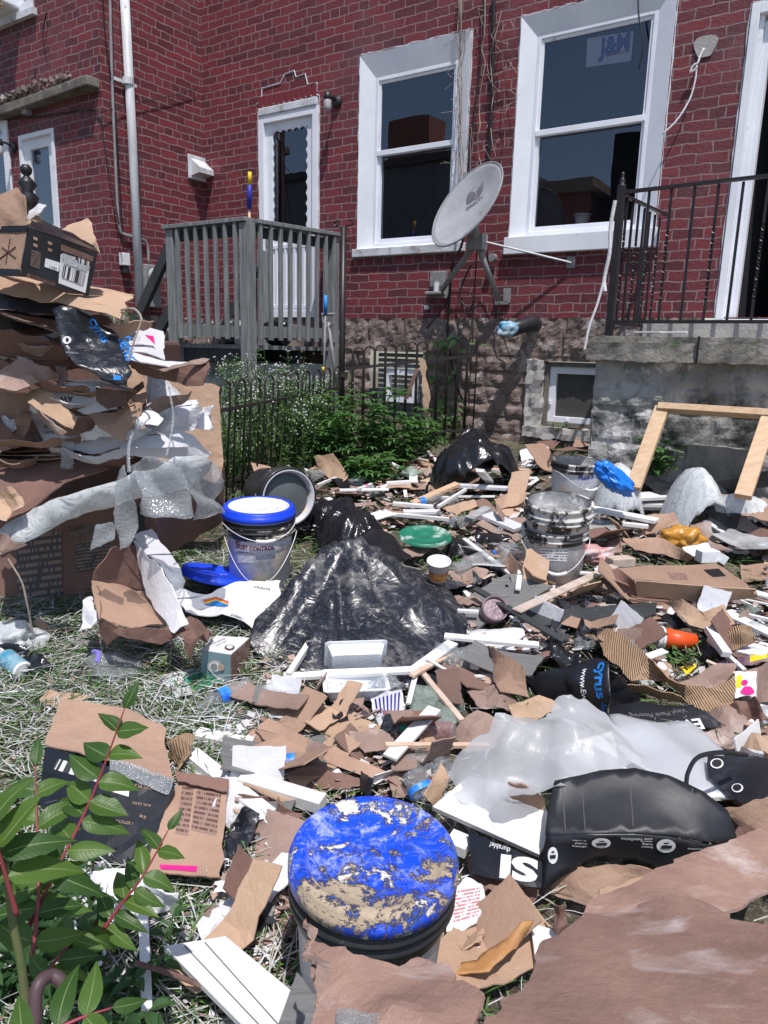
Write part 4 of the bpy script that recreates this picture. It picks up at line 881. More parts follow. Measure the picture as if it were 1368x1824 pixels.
def blob(name, c, rad, mat, seed=1, amp=.12, fold=.1, rot=None, parent=None, sub=5, pleat=0, gnd=None, streak=0, **k):
    bm = bmesh.new(); bmesh.ops.create_icosphere(bm, subdivisions=sub, radius=1); vs = []
    s = V((seed*3.1, seed*1.7, seed*.9)); rr = random.Random(seed)
    pl = [(V((rr.gauss(0, 1), rr.gauss(0, 1), rr.gauss(0, 1))).normalized(), rr.uniform(.2, .6), rr.uniform(0, 2)) for _ in range(9)]
    for v in bm.verts:
        p = v.co.normalized(); d = 1+amp*noise.noise(p*1.6+s)*1.6
        for a, wl, ph in pl: d += fold*.35*(abs(((p.dot(a)/wl+ph) % 2)-1)-.5)
        d += fold*.5*(abs(noise.noise(p*5+s))-.2)
        if streak: d += streak*(.9*abs(noise.noise(V((p.x*1.1, p.y*2+p.z*7, p.z*3-p.y*4))+s))-.12+.4*abs(noise.noise(V((p.x*2, p.y*4+p.z*13, p.z*6))+s)))
        if pleat: d += pleat*abs(sin(math.atan2(p.y, p.x)*7+3*noise.noise(p*2+s)))*max(0, p.z)
        q = V((p.x*d*rad[0], p.y*d*rad[1], p.z*d*rad[2]))
        if rot is not None: q = rot @ q
        q += V(c)
        if gnd is not None and q.z < gz(q.y)+gnd: q.z = gz(q.y)+gnd+.1*(q.z-gz(q.y)-gnd)
        vs.append(q)
    fs = [tuple(v.index for v in f.verts) for f in bm.faces]; bm.free()
    return mk(name, vs, fs, mat, parent, smooth=True, **k)
blob('snack_packet', b+V((-.01, -.02, .01)), (.085, .05, .06), pm('packet_blue', (.03, .25, .45), (.45, .55, .6), 16, .3, 30, .01), 3, .15, .3, parent=t, sub=4)
# cord hanging from a plaster patch at the right window
c = WU(1257, 83); m = MB(); m.add([WP(c[0]+.075*cos(a)*(1+.2*sin(3*a)), c[1]+.085*sin(a)*(1+.2*cos(2*a)), .006) for a in [2*pi*i/16 for i in range(16)]], [tuple(range(16))]); 
t = thing('old_cord', 'frayed white knotted cord hanging from a plaster patch on the brick beside the railing', 'cord', WP(c[0], c[1]-.9, .02))
m.mk('plaster_patch', M['conc'], t, sol=.008)
def wpts(L, o): return [WP(*WU(x, y, o_), o_) for x, y, o_ in ((*a, o) if len(a) == 2 else a for a in L)]
m = MB(); m.tube(spline(wpts([(1254, 86), (1247, 100, .04), (1243, 112, .05), (1236, 116, .05), (1229, 128, .05), (1238, 124, .05), (1242, 117, .05)], .03), 4), .007, 6)
m.tube(spline(wpts([(1241, 120), (1238, 145), (1228, 178, .05), (1205, 215, .08), (1180, 239, .10)], .04), 5), .006, 6); m.mk('cord', M['wpaper'], t, smooth=True)
# vines and cable bundle between the windows
bun = thing('cable_bundle', 'bundle of black cables running down the brick between the two sash windows', 'cables', WP(.05, .8, .03))
for k, (L, r) in enumerate((([(880, -20), (878, 120), (874, 230), (868, 300)], .014), ([(861, -20), (858, 100), (845, 200), (836, 300)], .007), ([(838, 240, .1), (836, 330, .35), (824, 430, .55), (806, 470, .2), (800, 540, .06), (797, 600, .05), (803, 640, .05), (815, 690, .06), (834, 735, .06)], .011),
    ([(866, 420, .2), (870, 470, .1), (880, 540, .05), (893, 590, .05), (905, 625, .05), (910, 640, .08)], .006), ([(840, 470, .12), (826, 500, .05), (818, 530, .05), (836, 550, .05), (842, 540, .05), (842, 525, .05), (826, 520, .05), (800, 525, .05), (792, 545, .05), (760, 585, .05)], .007),
    ([(1136, -20), (1138, 30, .05), (1146, 80, .05), (1138, 122, .04)], .006), ([(850, 440, .25), (845, 520, .04), (842, 600, .05), (836, 690, .06), (835, 735, .08)], .006))):
    m = MB(); m.tube(spline(wpts(L, .035), 6), r, 6); m.mk('cable', M['cable'], bun, smooth=True)
vine = thing('dry_vine', 'pale dried vine clinging to the wall over the edge of the left sash window', 'vine', WP(-.6, 2.3, .03))
rr = random.Random(5)
for k in range(10):
    x = rr.uniform(812, 905) if k > 5 else rr.uniform(815, 832); y = rr.uniform(-20, 60) if k > 5 else -20; L = [(x, y, .04)]; e = rr.uniform(180, 420) if k > 5 else rr.uniform(300, 430)
    while y < e: y += rr.uniform(18, 40); x += rr.uniform(-9, 9)-(0 if k > 5 else .8)*0; L.append((x, y, rr.uniform(.02, .09)))
    if k <= 5: L = [(819+ (a[0]-819)*.25, a[1], a[2]) for a in L]
    m = MB(); m.tube(spline(wpts(L, .04), 3), rr.uniform(.002, .0038), 5); m.mk('strand', M['vine' if k <= 5 or k % 2 else 'bark'], vine)
for k in range(34):
    x, y = rr.uniform(805, 915), rr.uniform(0, 300); L = [(x, y, .04), (x+rr.uniform(-15, 15), y+rr.uniform(5, 25), .07), (x+rr.uniform(-25, 25), y+rr.uniform(10, 40), .05)]
    m = MB(); m.tube(spline(wpts(L, .04), 3), .002, 4); m.mk('tendril', M['vine'], vine)
blob('trash_bag', WP(-2.32, 1.56, .55), (.16, .14, .13), M['bfilm'], 71, .15, .2, label='dark rubbish bag on the boards of the wooden porch', cat='plastic bag', sub=4)
blob('trash_bag', WP(-2.78, 1.55, .7), (.13, .12, .14), M['black'], 72, .15, .2, label='black bundle on the left of the wooden porch floor', cat='plastic bag', sub=4)
m = MB(); m.lathe([(0, 0), (.06, 0), (.065, .14), (.03, .19), (.025, .22), (0, .22)], 20, Matrix.Translation(WP(-2.58, 1.44, .8))); tag(m.mk('white_jug', M['inkw'], smooth=True), 'white plastic jug on the wooden porch floor', 'jug')
# window 2: sign inside and pot
sg = [WP(*WU(x, y, -.10), -.10) for x, y in ((1044, 120), (1124, 108), (1129, 55), (1046, 68))]
t = thing('window_sign', 'white paper sign with blue letters taped inside the top sash of the right window', 'sign', sg[0])
s_ = mk('paper', sg, [(0, 1, 2, 3)], M['inkw'], t)
def glass_write(px0, px1, s, mat, asp=1, bold=.03): return write(s_, s, px0, px1, M[mat], off=.003, asp=asp, bold=bold)
write(s_, 'J&M', (1066, 100), (1121, 88), M['inkblue'], off=.004, asp=1.25, bold=.045)
patch(s_, [(1078, 99), (1121, 90), (1121, 92), (1078, 101.5)], M['inkred'], 'underline', .004)
t = thing('plastic_tub', 'white plastic tub standing inside on the sill of the right window', 'tub', WP(.52, 2.4, -.2))
m = MB(); c = WP(*WU(1036, 405, -.2), -.2); m.lathe([(0, 0), (.05, 0), (.062, .085), (.072, .088), (.072, .1), (.06, .1), (.045, .01), (0, .01)], 24, Matrix.Translation(c)); m.mk('tub', M['inkw'], t)
# a row of houses opposite, seen only as reflections in the glass
opp = thing('brick_house', 'house with a chimney across the yard, seen only as a reflection in the windows', 'house', WP(-4, 0, 16))
def opb(u0, u1, z0, z1, o0, o1, nm, mat): MB().wbox(u0, u1, z0, z1, o0, o1).mk(nm, M[mat], opp, uv=None)
opb(-26, -10, -.2, 8.0, 18, 26, 'wall', 'grey'); opb(-26.3, -9.8, 8.0, 8.25, 17.8, 26, 'cornice', 'timber'); opb(-13.8, -12.1, 8.25, 9.6, 18, 19.2, 'chimney', 'red'); opb(-8.4, -6.0, -.2, 6.5, 18, 26, 'rear_wing', 'red'); opb(-8.5, -5.9, 6.5, 6.9, 17.8, 26, 'cornice', 'sawdust'); opb(-5.4, -3.6, -.2, 8.1, 18, 26, 'tower', 'dark')
# ================================================================ FENCE
PX = G(612, 800); 
pole = thing('iron_pole', 'tall black iron pole with looped ends at the joint of the hoop fence', 'pole', PX)
PT_ = P(612, 404, PX.y); PX2 = V((PT_.x, PT_.y, PX.z-.1)); m = MB(); m.tube([PX2, V((PT_.x, PT_.y, PT_.z))], [.026, .022], 12); m.mk('shaft', M['iron'], pole, smooth=True)
m = MB()
for s in (-1, 1): m.tube(spline([PT_-ZU*.09+WR*.02*s, PT_+WR*.03*s, PT_+WR*.08*s+ZU*.01, PT_+WR*.09*s+ZU*.035, PT_+WR*.05*s+ZU*.045], 4), .006, 6)
m.mk('hook', M['iron'], pole); m = MB(); c = P(612, 667, PX.y); m.tube([c-ZU*.02, c+ZU*.02], .034, 12); m.mk('collar', M['rusty'], pole)
def hoops(name, label, A, B, n, zt0, zt1, rail_drop, lean, w, group='hoop-topped fence panels'):
    t = thing(name, label, 'fence', A, group=group); d = (B-A); L = d.length; d.normalize(); s = d.cross(ZU)
    for i in range(n):
        f = (i+.5)/n; c = A.lerp(B, f); zt = zt0+(zt1-zt0)*f; r = w/2; top = []
        off = s*lean*(1-f)
        for k in range(9): a = pi*k/8; top.append(V((c.x, c.y, 0))+d*(-cos(a)*r)+ZU*(zt-r+sin(a)*r)+off+d*lean*0)
        lo0 = V((c.x, c.y, c.z-.1))-d*r*.9+d*.06*lean; lo1 = V((c.x, c.y, c.z-.1))+d*r*.9+d*.06*lean
        m = MB(); m.tube([lo0]+top+[lo1], .0068, 6); m.mk('hoop', M['rusty'], t, smooth=True)
    a = A.copy(); b = B.copy(); a.z = zt0-rail_drop; b.z = zt1-rail_drop; m = MB(); m.beam(a+s*lean, b, .012, .022); m.mk('rail', M['rusty'], t)
    a = A.copy(); b = B.copy(); a.z += .1; b.z += .1; m = MB(); m.beam(a, b, .012, .022); m.mk('rail', M['rusty'], t)
    return t
A = G(345, 905); A2 = P(345, 905, 4.45); A = V((P(372, 700, 4.4).x, 4.4, gz(4.4))); B = V((PT_.x, PT_.y, gz(PT_.y)))
hoops('iron_fence', 'left leaning run of hoop-topped iron fence in front of the flowering weeds', A, B, 10, P(372, 680, 4.4).z, P(590, 655, 5.4).z, .17, .06, .105)
C_ = V((P(850, 640, 6.35).x, 6.35, gz(6.35)))
hoops('iron_fence', 'right run of hoop-topped iron fence between the black pole and the wall', B, C_, 13, P(625, 622, 5.65).z, P(845, 598, 6.35).z, .16, 0, .085)
cs = [P(744, 640, 5.72), P(757, 641, 5.72), P(763, 690, 5.70), P(764, 762, 5.69), P(757, 763, 5.69), P(753, 700, 5.70)]
sheet('cardboard_strip', cs, M['tan'], 'long narrow brown cardboard strip hooked over the iron fence', 'cardboard', edge=.3, crm=.01)
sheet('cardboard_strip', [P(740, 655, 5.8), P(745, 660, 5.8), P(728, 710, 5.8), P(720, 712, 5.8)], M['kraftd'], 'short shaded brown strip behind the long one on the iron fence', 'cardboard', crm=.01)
fin = thing('iron_finial_post', 'black cast iron post with a scrolled finial standing behind the cardboard box', 'post', P(54, 420, 4.6)-ZU*.9)
c = P(54, 405, 4.6); m = MB(); m.lathe([(.03, -.9), (.03, -.1), (.05, -.05), (.055, 0), (.03, .06), (.045, .12), (.06, .17), (.03, .2), (.055, .24), (.03, .27), (.015, .285), (.03, .3), (.035, .325), (.02, .345), (0, .35)], 14, Matrix.Translation(c)); m.mk('shaft', M['iron'], fin, smooth=True)
# ================================================================ PLANTS BY THE WALL
def leafblade(mb, uvs, p, d, up, L, W, fold=.25, droop=.3):
    d = d.normalized(); s = d.cross(up)
    if s.length < .1: s = d.cross(V((1, 0, 0)))
    s.normalize(); u = s.cross(d)
    a = p; t1 = p+d*L*.35; t2 = p+d*L*.7-u*L*droop*.3; e = p+d*L-u*L*droop
    mb.add([a, t1+s*W*.5+u*W*fold, t2+s*W*.38+u*W*fold*.7, e, t2-s*W*.38+u*W*fold*.7, t1-s*W*.5+u*W*fold, t1, t2], [(0, 6, 1), (6, 7, 2, 1), (7, 3, 2), (0, 5, 6), (6, 5, 4, 7), (7, 4, 3)])
    uvs += [(.5, 0), (1, .35), (.9, .7), (.5, 1), (.1, .7), (0, .35), (.5, .35), (.5, .7)]
def bush(name, label, cat, base, h, rad, nst, nl, L, W, mat, group=None, flowers=0, seed=1, palm=False):
    r = random.Random(seed); t = thing(name, label, cat, base, group=group); st = MB(); lf = MB(); uvs = []; fl = MB()
    for i in range(nst):
        a = r.uniform(0, 2*pi); q = r.uniform(0, 1)**.5*rad; top = base+V((cos(a)*q, sin(a)*q, h*r.uniform(.55, 1.05))); b0 = base+V((cos(a)*q*.5, sin(a)*q*.5, -.03))
        k = b0.lerp(top, .5)+V((r.uniform(-.04, .04), r.uniform(-.04, .04), 0)); pts = [b0, k, top]; st.tube(pts, [.004, .003, .0015], 4, False)
        for j in range(nl):
            f = r.uniform(.12, 1.02); p = b0.lerp(k, f*2) if f < .5 else k.lerp(top, min(1, f*2-1))
            n_ = r.choice([3, 4, 5]) if palm else 1; a0 = r.uniform(0, 2*pi); el = r.uniform(-.1, .7); l = L*r.uniform(.6, 1.15)
            q0 = p+V((cos(a0), sin(a0), el)).normalized()*l*.45 if palm else p
            for z in range(n_):
                aa = a0+(z-(n_-1)/2)*.75; leafblade(lf, uvs, q0, V((cos(aa), sin(aa), el+r.uniform(-.15, .15))), ZU, l, W*r.uniform(.8, 1.1), .2, r.uniform(.1, .5))
        if flowers and r.random() < flowers:
            for j in range(7):
                c = top+V((r.gauss(0, .035), r.gauss(0, .035), r.uniform(-.06, .04))); st.tube([top-ZU*.07, c], .001, 3, False); e = r.uniform(.003, .006); n3 = V((r.uniform(-.5, .5), -.8, r.uniform(.2, 1))).normalized(); x = n3.cross(ZU).normalized(); y = x.cross(n3)
                fl.add([c+(x*cos(2*pi*g/6)+y*sin(2*pi*g/6))*e for g in range(6)], [tuple(range(6))])
    st.mk('stem', M['stem2'], t); lf.mk('foliage', M[mat], t, uv=uvs)
    if fl.v: fl.mk('blossoms', M['petal'], t)
    return t
gw = 'white-flowered weeds behind the leaning fence'; gd = 'leafy weeds at the foot of the wall'
for i, (x, y, h, lb) in enumerate([(398, 800, .66, 'white-flowered weed at the left end of the leaning fence beside the cardboard pile'), (440, 790, .68, 'white-flowered weed in front of the corner post of the wooden porch'), (490, 792, .74, 'tallest white-flowered weed, right of the porch corner post'), (545, 788, .64, 'white-flowered weed below the right side of the wooden porch'), (585, 786, .55, 'low white-flowered weed just left of the black pole')]):
    b = G(x, y); bush('flowering_weed', lb, 'weed', b, h, .27, 46, 15, .05, .017, 'weed', gw, .42, 40+i)
for i, (x, y, h, r_, lb) in enumerate([(425, 858, .62, .22, 'tall wispy white-flowered weed spilling through the left end of the leaning fence'), (480, 850, .70, .22, 'tall wispy white-flowered weed leaning over the middle of the leaning fence'), (535, 845, .58, .2, 'wispy white-flowered weed in front of the right end of the leaning fence')]):
    bush('flowering_weed', lb, 'weed', G(x, y), h, r_, 30, 14, .05, .015, 'weed', gw, .4, 20+i)
for i, (x, y, h, lb) in enumerate([(415, 845, .30, 'low weed thicket behind the blue-lidded pail stack'), (470, 838, .28, 'low weed thicket behind the pail lying on its side'), (530, 832, .33, 'low weed thicket under the leaning fence rail')]):
    bush('flowering_weed', lb, 'weed', G(x, y), h, .24, 44, 16, .04, .016, 'weed', gw, .5, 60+i)
for i, (x, y, h, r_, lb) in enumerate([(590, 835, .45, .24, 'dark palmate-leaved weed left of the foot of the black pole'), (640, 838, .55, .26, 'bushy palmate-leaved weed right of the foot of the black pole'), (690, 832, .50, .24, 'palmate-leaved weed between the black pole and the cardboard strip'), (725, 822, .34, .2, 'low leafy weed behind the large black bag by the wall'), (660, 858, .25, .2, 'low trailing leafy weed at the edge of the debris'), (560, 830, .5, .2, 'dark weed with drooping leaves behind the fence')]):
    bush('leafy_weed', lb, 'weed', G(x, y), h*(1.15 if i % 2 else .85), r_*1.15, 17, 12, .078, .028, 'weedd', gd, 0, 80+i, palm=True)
def heart(mb, uvs, c, n, up, s):
    n = n.normalized(); x = up.cross(n).normalized(); y = n.cross(x)
    pts = [(0, .25), (.28, .42), (.52, .28), (.5, -.05), (.28, -.38), (0, -.62), (-.28, -.38), (-.5, -.05), (-.52, .28), (-.28, .42)]
    mb.add([c+(x*a+y*b)*s+n*(.12*s*(abs(a)*1.2)) for a, b in pts]+[c-n*.03*s], [(i, (i+1) % 10, 10) for i in range(10)]); uvs += [(.5+a, .5+b) for a, b in pts]+[(.5, .5)]
t = thing('climbing_vine', 'climbing vine with large heart-shaped leaves on the stone foundation behind the fence', 'vine', WP(-.75, .7, .1)); m = MB(); lf = MB(); uvs = []; rr = random.Random(3)
VP_ = [(800, 745), (792, 700), (800, 660), (798, 620), (805, 600)]; m.tube(spline(wpts(VP_, .12), 5), .005, 5); m.mk('stem', M['stem2'], t)
for x, y, s in [(786, 612, 1), (808, 608, 1), (796, 622, .8), (762, 640, .6), (764, 655, .6), (812, 662, .55), (800, 675, .6), (772, 672, .5), (800, 678, .45), (785, 718, .9), (772, 676, .6), (825, 625, .4), (840, 612, .35), (760, 610, .4), (862, 614, .3), (790, 690, .4)]:
    o = rr.uniform(.14, .28); heart(lf, uvs, WP(*WU(x, y, o), o), WN*.7+V((rr.uniform(-.4, .4), rr.uniform(-.3, .3), rr.uniform(.6, 1.4))), ZU, .16*s)
lf.mk('foliage', M['weed'], t, uv=uvs)
bush('leafy_weed', 'feathery green weed left of the basement window behind the black bag', 'weed', WP(-.55, .68, .35), .38, .22, 14, 16, .07, .022, 'weed', gd, 0, 99)
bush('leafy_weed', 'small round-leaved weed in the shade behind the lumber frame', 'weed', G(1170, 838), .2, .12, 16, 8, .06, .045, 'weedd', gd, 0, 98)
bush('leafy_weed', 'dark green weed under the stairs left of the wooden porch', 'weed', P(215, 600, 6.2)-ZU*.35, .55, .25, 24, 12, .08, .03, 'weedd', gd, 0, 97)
bush('leafy_weed', 'tiny weed on the ledge of the basement window', 'weed', WP(*WU(1000, 762, .0), .03), .06, .08, 8, 6, .03, .015, 'weed', gd, 0, 96)
# ================================================================ PAILS
def frame(loc, tilt=(0, 0), rz=0): return Matrix.Translation(V(loc)) @ Matrix.Rotation(rz, 4, 'Z') @ Matrix.Rotation(tilt[0], 4, 'X') @ Matrix.Rotation(tilt[1], 4, 'Y')
def pail(label, Mx, body='pailw', collar='lead', lid=None, open_=False, H=.36, r0=.128, r1=.147, name='pail', grp=None, bail=None, inside='plaster', fill=.05, ch=.115):
    t = bpy.data.objects.new(name, None); COL.objects.link(t); t.empty_display_size = .1; t.matrix_basis = Mx; WM[t.name] = Mx; tag(t, label, 'pail', grp)
    L = lambda mb, nm, mt, par=t, **k: mk(nm, mb.v, mb.f, M[mt], par, world=False, smooth=True, **k)
    rr = lambda z: r0+(r1-r0)*z/H
    zc = H-ch
    o = L(MB().lathe([(0, 0), (r0-.006, 0), (r0, .006), (rr(zc), zc)], 56), 'body', body)
    cp = [(rr(zc), zc), (rr(zc)+.004, zc+.004), (rr(zc)+.005, H-ch*.7), (r1+.012, H-ch*.66), (r1+.012, H-ch*.6), (r1+.003, H-ch*.57)]+([(r1+.003, H-.057), (r1+.012, H-.053), (r1+.012, H-.047), (r1+.003, H-.043)] if ch > .08 else [])+[(r1+.003, H-.018), (r1+.010, H-.014), (r1+.010, H), (r1-.002, H), (r1-.004, H-.02)]
    L(MB().lathe(cp, 56), 'collar', collar)
    if open_: L(MB().lathe([(r1-.004, H-.0), (rr(H*.5)-.004, H*.5), (rr(H-.12)-.004, H-.12+fill), (.04, H-.125+fill), (0, H-.12+fill)], 40), 'inner_wall', inside)
    if lid == 'bluelid':
        L(MB().lathe([(0, H+.004), (r1*.5, H+.0045), (r1-.024, H+.003), (r1-.019, H+.011), (r1-.012, H+.016), (r1+.003, H+.016), (r1+.009, H+.010), (r1+.010, H-.002), (r1+.0135, H-.004), (r1+.0135, H-.026), (r1+.009, H-.028)], 96), 'lid', lid)
    elif lid:
        o2 = L(MB().lathe([(0, H+.004), (r1*.30, H+.0035), (r1*.31, H+.006), (r1*.33, H+.0035), (r1*.6, H+.003), (r1*.61, H+.0055), (r1*.63, H+.003), (r1-.022, H+.003), (r1-.018, H+.012), (r1-.012, H+.016), (r1+.004, H+.016), (r1+.011, H+.010), (r1+.013, H-.002), (r1+.0165, H-.004), (r1+.0165, H-.026), (r1+.012, H-.028)], 72), 'lid', lid)
    if bail is not None:
        a, z = bail; pts = []
        for i in range(25):
            f = -pi/2+pi*i/24; q = V((sin(f)*(r1+.016), -cos(f)*(r1+.02+.0*z), -cos(f)**2*z)); q.z += H-.05; pts.append(Matrix.Rotation(a, 3, 'Z') @ q)
        b = L(MB().tube(pts, .0022, 6), 'bail', 'pipe'); L(MB().tube(pts[10:15], .0085, 8), 'grip', 'inkw', b)
    return t, o
zg = lambda p, h=0: V((p.x, p.y, gz(p.y)+h))
# foreground pail
p = P(657, 1512, 1.20); Mf = frame((p.x, p.y+.03, p.z-.385), (radians(4.5), radians(1.5)))
pf, pfb = pail('foreground pail with a bright blue lid smeared with plaster and mud', Mf, 'pailg', 'collarb', 'bluelid', H=.37)
# dust control stack
c = P(462, 1025, 3.22); c = V((c.x, c.y, c.z-.03))
p1, p1b = pail('white lettered pail with a tan-plastered collar, bottom of the blue-lidded stack', frame(c, (radians(3), radians(2))), 'pailw', 'collart', H=.30, ch=.062, r0=.134, r1=.147, bail=(.15, .20))
write(p1b, 'DUST CONTROL', (421, 975), (490, 978), M['inkpur'], bold=.025, off=.002, asp=1.3)
write(p1b, 'Control de Polvo', (424, 984), (455, 985), M['inkg'], off=.002)
patch(p1b, [(440, 960), (508, 955), (508, 962), (440, 967)], M['inkpur'], 'label_band', .002); write(p1b, 'USG', (419, 967), (429, 967), M['inkpur'], off=.002, bold=.03)
patch(p1b, [(424, 989), (452, 990), (452, 1003), (424, 1002)], M['lines'], 'small_print', .002)
p2, _ = pail('black-collared pail with a plastered bright blue lid, nested on top of the left stack', frame(c+V((0, -.002, .05)), (radians(4), radians(1))), 'pailw', 'lead', 'whitelid', H=.30, r0=.12, r1=.147, bail=(.35, .05))
L = MB().lathe([(.132, .303), (.136, .3175), (.140, .3195), (.152, .3185), (.1585, .312), (.1605, .300), (.1650, .298), (.1650, .276), (.160, .274)], 72); mk('lid_rim', L.v, L.f, M['blue'], p2, world=False, smooth=True)
# right stack
c = P(986, 1000, 3.36); c.z -= .08
p3, p3b = pail('grey pail with printed text and a plaster-crusted collar, bottom of the open stack', frame(c, (radians(3), radians(-2))), 'pailg', 'collarw', H=.255, ch=.06, r0=.133, r1=.146, bail=(-.1, .13))
patch(p3b, [(962, 956), (1012, 957), (1010, 1000), (962, 998)], M['lines'], 'small_print', .002)
p4, _ = pail('open pail crusted with white and grey plaster, nested on top of the right pail stack', frame(c+V((0, -.004, .085)), (radians(7), radians(-1))), 'pailg', 'collarw', open_=True, H=.30, r0=.128, r1=.147)
mm = frame(c+V((0, -.004, .085)), (radians(7), radians(-1)))
blob('plaster_lump', mm @ V((-.02, -.03, .235)), (.03, .05, .035), M['plaster'], 8, .3, .4, label='lump of dried plaster inside the open plaster-crusted pail', cat='plaster lump')
# PLUS 3
c = P(1019, 905, 4.55); c.z -= .05
p5, p5b = pail('white pail with blue lettering standing behind the open pail stack', frame(c, (radians(4), 0)), 'pailw', 'collarw', open_=True, H=.36, ch=.06, r0=.132, r1=.150, bail=(.4, .10))
write(p5b, 'PLUS 3', (1030, 855), (1056, 852), M['inkblue'], bold=.03, off=.002, asp=1.2); write(p5b, 'USG', (1031, 840), (1040, 839), M['inkpur'], off=.002)
patch(p5b, [(1041, 836), (1058, 834), (1058, 840), (1041, 842)], M['inkpur'], 'label_band', .002); patch(p5b, [(1034, 862), (1054, 860), (1054, 874), (1034, 875)], M['lines'], 'small_print', .002)
patch(p5b, [(992, 838), (1020, 841), (1020, 848), (992, 845)], M['lines'], 'small_print', .002)
cc = P(1018, 803, 4.6); sheet('cardboard_flap', [cc+V((-.12, 0, -.01)), cc+V((.0, -.03, .01)), cc+V((.13, .03, -.0)), cc+V((.0, .08, .01))], M['kraftd'], 'piece of brown cardboard resting across the rim of the white pail with blue lettering', 'cardboard')
# pail lying on its side
c = P(516, 887, 3.75); d_ = (V((.50, -.82, .06))).normalized(); q = V((0, 0, 1)).rotation_difference(d_).to_matrix().to_4x4()
Ml = Matrix.Translation(c-d_*.34) @ q
p6, _ = pail('black-rimmed pail lying on its side with its round inside facing out', Ml, 'lead', 'lead', H=.33, r0=.13, r1=.15)
m = MB().lathe([(0, .27), (.125, .27), (.128, .29), (.141, .335), (.148, .332)], 48); mk('inner_wall', m.v, m.f, M['pailw'], p6, world=False, smooth=True)
m = MB().lathe([(0, .30), (.118, .30), (.122, .296)], 48); mk('base_disc', m.v, m.f, pm('slate_plastic', (.10, .115, .12), (.07, .08, .085), 4, .5, dirt=[((.5, .5, .48), 12, .66, .05)], bd=0), p6, world=False, smooth=True)
# ================================================================ BLACK BAGS
gp = G
AP = P(622, 952, 2.98)
top = [AP, P(660, 958, 3.0), P(700, 978, 2.98)]
out = [gp(441, 1158, .03), gp(480, 1185, .01), gp(540, 1200, .02), gp(600, 1205, .02), gp(660, 1212, .03), gp(715, 1225, .03), gp(752, 1245, .01), gp(790, 1250, .02), gp(806, 1215, .03), gp(822, 1160, .05), gp(832, 1095, .10), gp(800, 1045, .12), V((.42, 3.25, gz(3.25))), V((.1, 3.5, gz(3.5))), V((-.35, 3.45, gz(3.45))), V((-.55, 3.2, gz(3.2))), gp(490, 1085, .03), gp(460, 1130, .02)]
inn = [P(590, 958, 2.97), P(618, 938, 2.98), P(645, 940, 2.99), P(675, 958, 3.0), P(705, 975, 2.98), P(572, 968, 2.96), P(548, 990, 2.90), P(520, 1045, 2.80), P(490, 1105, 2.70), P(640, 1010, 2.86), P(700, 1020, 2.86), P(750, 1015, 2.86), P(785, 1060, 2.74), P(590, 1060, 2.72), P(660, 1075, 2.70), P(730, 1070, 2.70), P(560, 1130, 2.58), P(640, 1140, 2.54), P(720, 1140, 2.54), P(790, 1120, 2.58)]
bag = sheet('plastic_bag', out, M['bfilmd'], 'large dusty black plastic bag draped like a tent over rubble in mid-yard', 'plastic bag', inner=inn, res=.017, flat=True, crm=.02, nc=7, smooth=True, th=.002, seed=4, edge=.4, radial=(AP, .065, .7))
def heap(label, c, rx, ry, H, amp, seed, res=.018, skew=0, p=2.4, q=.8, mat='bfilm', dz=0):
    b = [V((a.x, a.y, gz(a.y)-.02+dz)) for a in ring(c, rx, ry, 14, r_=random.Random(seed))]
    return sheet('plastic_bag', b, M[mat], label, 'plastic bag', res=res, flat=True, crm=H*.10, nc=7, smooth=True, th=.002, seed=seed, edge=.4, radial=(V((c.x+skew, c.y, 0)), amp, .8), dome=(c, rx*1.0, ry*1.0, H, p, q))
def ring(c, rx, ry, n=12, z=0, r_=random.Random(3)): return [V((c.x+cos(2*pi*i/n)*rx*r_.uniform(.88, 1.1), c.y+sin(2*pi*i/n)*ry*r_.uniform(.88, 1.1), 0)) for i in range(n)]
def onz(L, h): return [V((p.x, p.y, gz(p.y)+h)) for p in L]
heap('full shiny black bin bag slumped by the wall below the basement window', V((P(845, 840, 4.85).x, 4.85, 0)), .37, .30, .36, .085, 12, skew=-.16, p=3.0, q=.55)
heap('shiny black bin bag right beside the pail lying on its side', V((P(628, 920, 3.8).x, 3.8, 0)), .22, .20, .21, .07, 15, skew=.05)
heap('small knotted black bag beside the green lid', V((P(815, 965, 3.68).x, 3.68, 0)), .10, .09, .10, .035, 23, res=.010)
heap('loose black plastic bunched behind the crest of the draped bag', V((P(590, 900, 4.0).x, 4.0, 0)), .16, .18, .2, .07, 27)
sheet('plastic_sleeve', [P(845, 945, 3.7), P(905, 952, 3.72), P(912, 960, 3.7), P(880, 968, 3.66), P(850, 970, 3.66)], M['bfilm'], 'thin twisted black plastic tail trailing right of the small knotted bag', 'plastic bag', inner=[P(870, 953, 3.62)], crm=.02, smooth=True)
sheet('plastic_sheet', [gp(945, 1145, .03), gp(985, 1138, .06), gp(1020, 1150, .05), gp(1035, 1175, .05), gp(1000, 1195, .03), gp(950, 1190, .03)], M['bfilm'], 'crumpled black plastic scrap between the dark plank and the ribbed cardboard', 'plastic scrap', inner=[gp(985, 1160, .14)], crm=.04, nc=8, smooth=True, res=.014)
sheet('plastic_sheet', [P(610, 955, 3.15), P(660, 945, 3.3), P(705, 960, 3.3), P(735, 990, 3.2), P(700, 1000, 3.1), P(640, 985, 3.05)], M['bfilm'], 'fold of black plastic behind the crest of the draped bag', 'plastic scrap', crm=.03, nc=6, smooth=True)
# ================================================================ CARDBOARD PILE (left)
pile = dict(group='flattened cardboard in the pile at the left')
def S_(name, pts, mat, label, cat='cardboard', **k): return sheet(name, [P(*p) if len(p) == 3 else p for p in pts], M[mat], label, cat, **k)
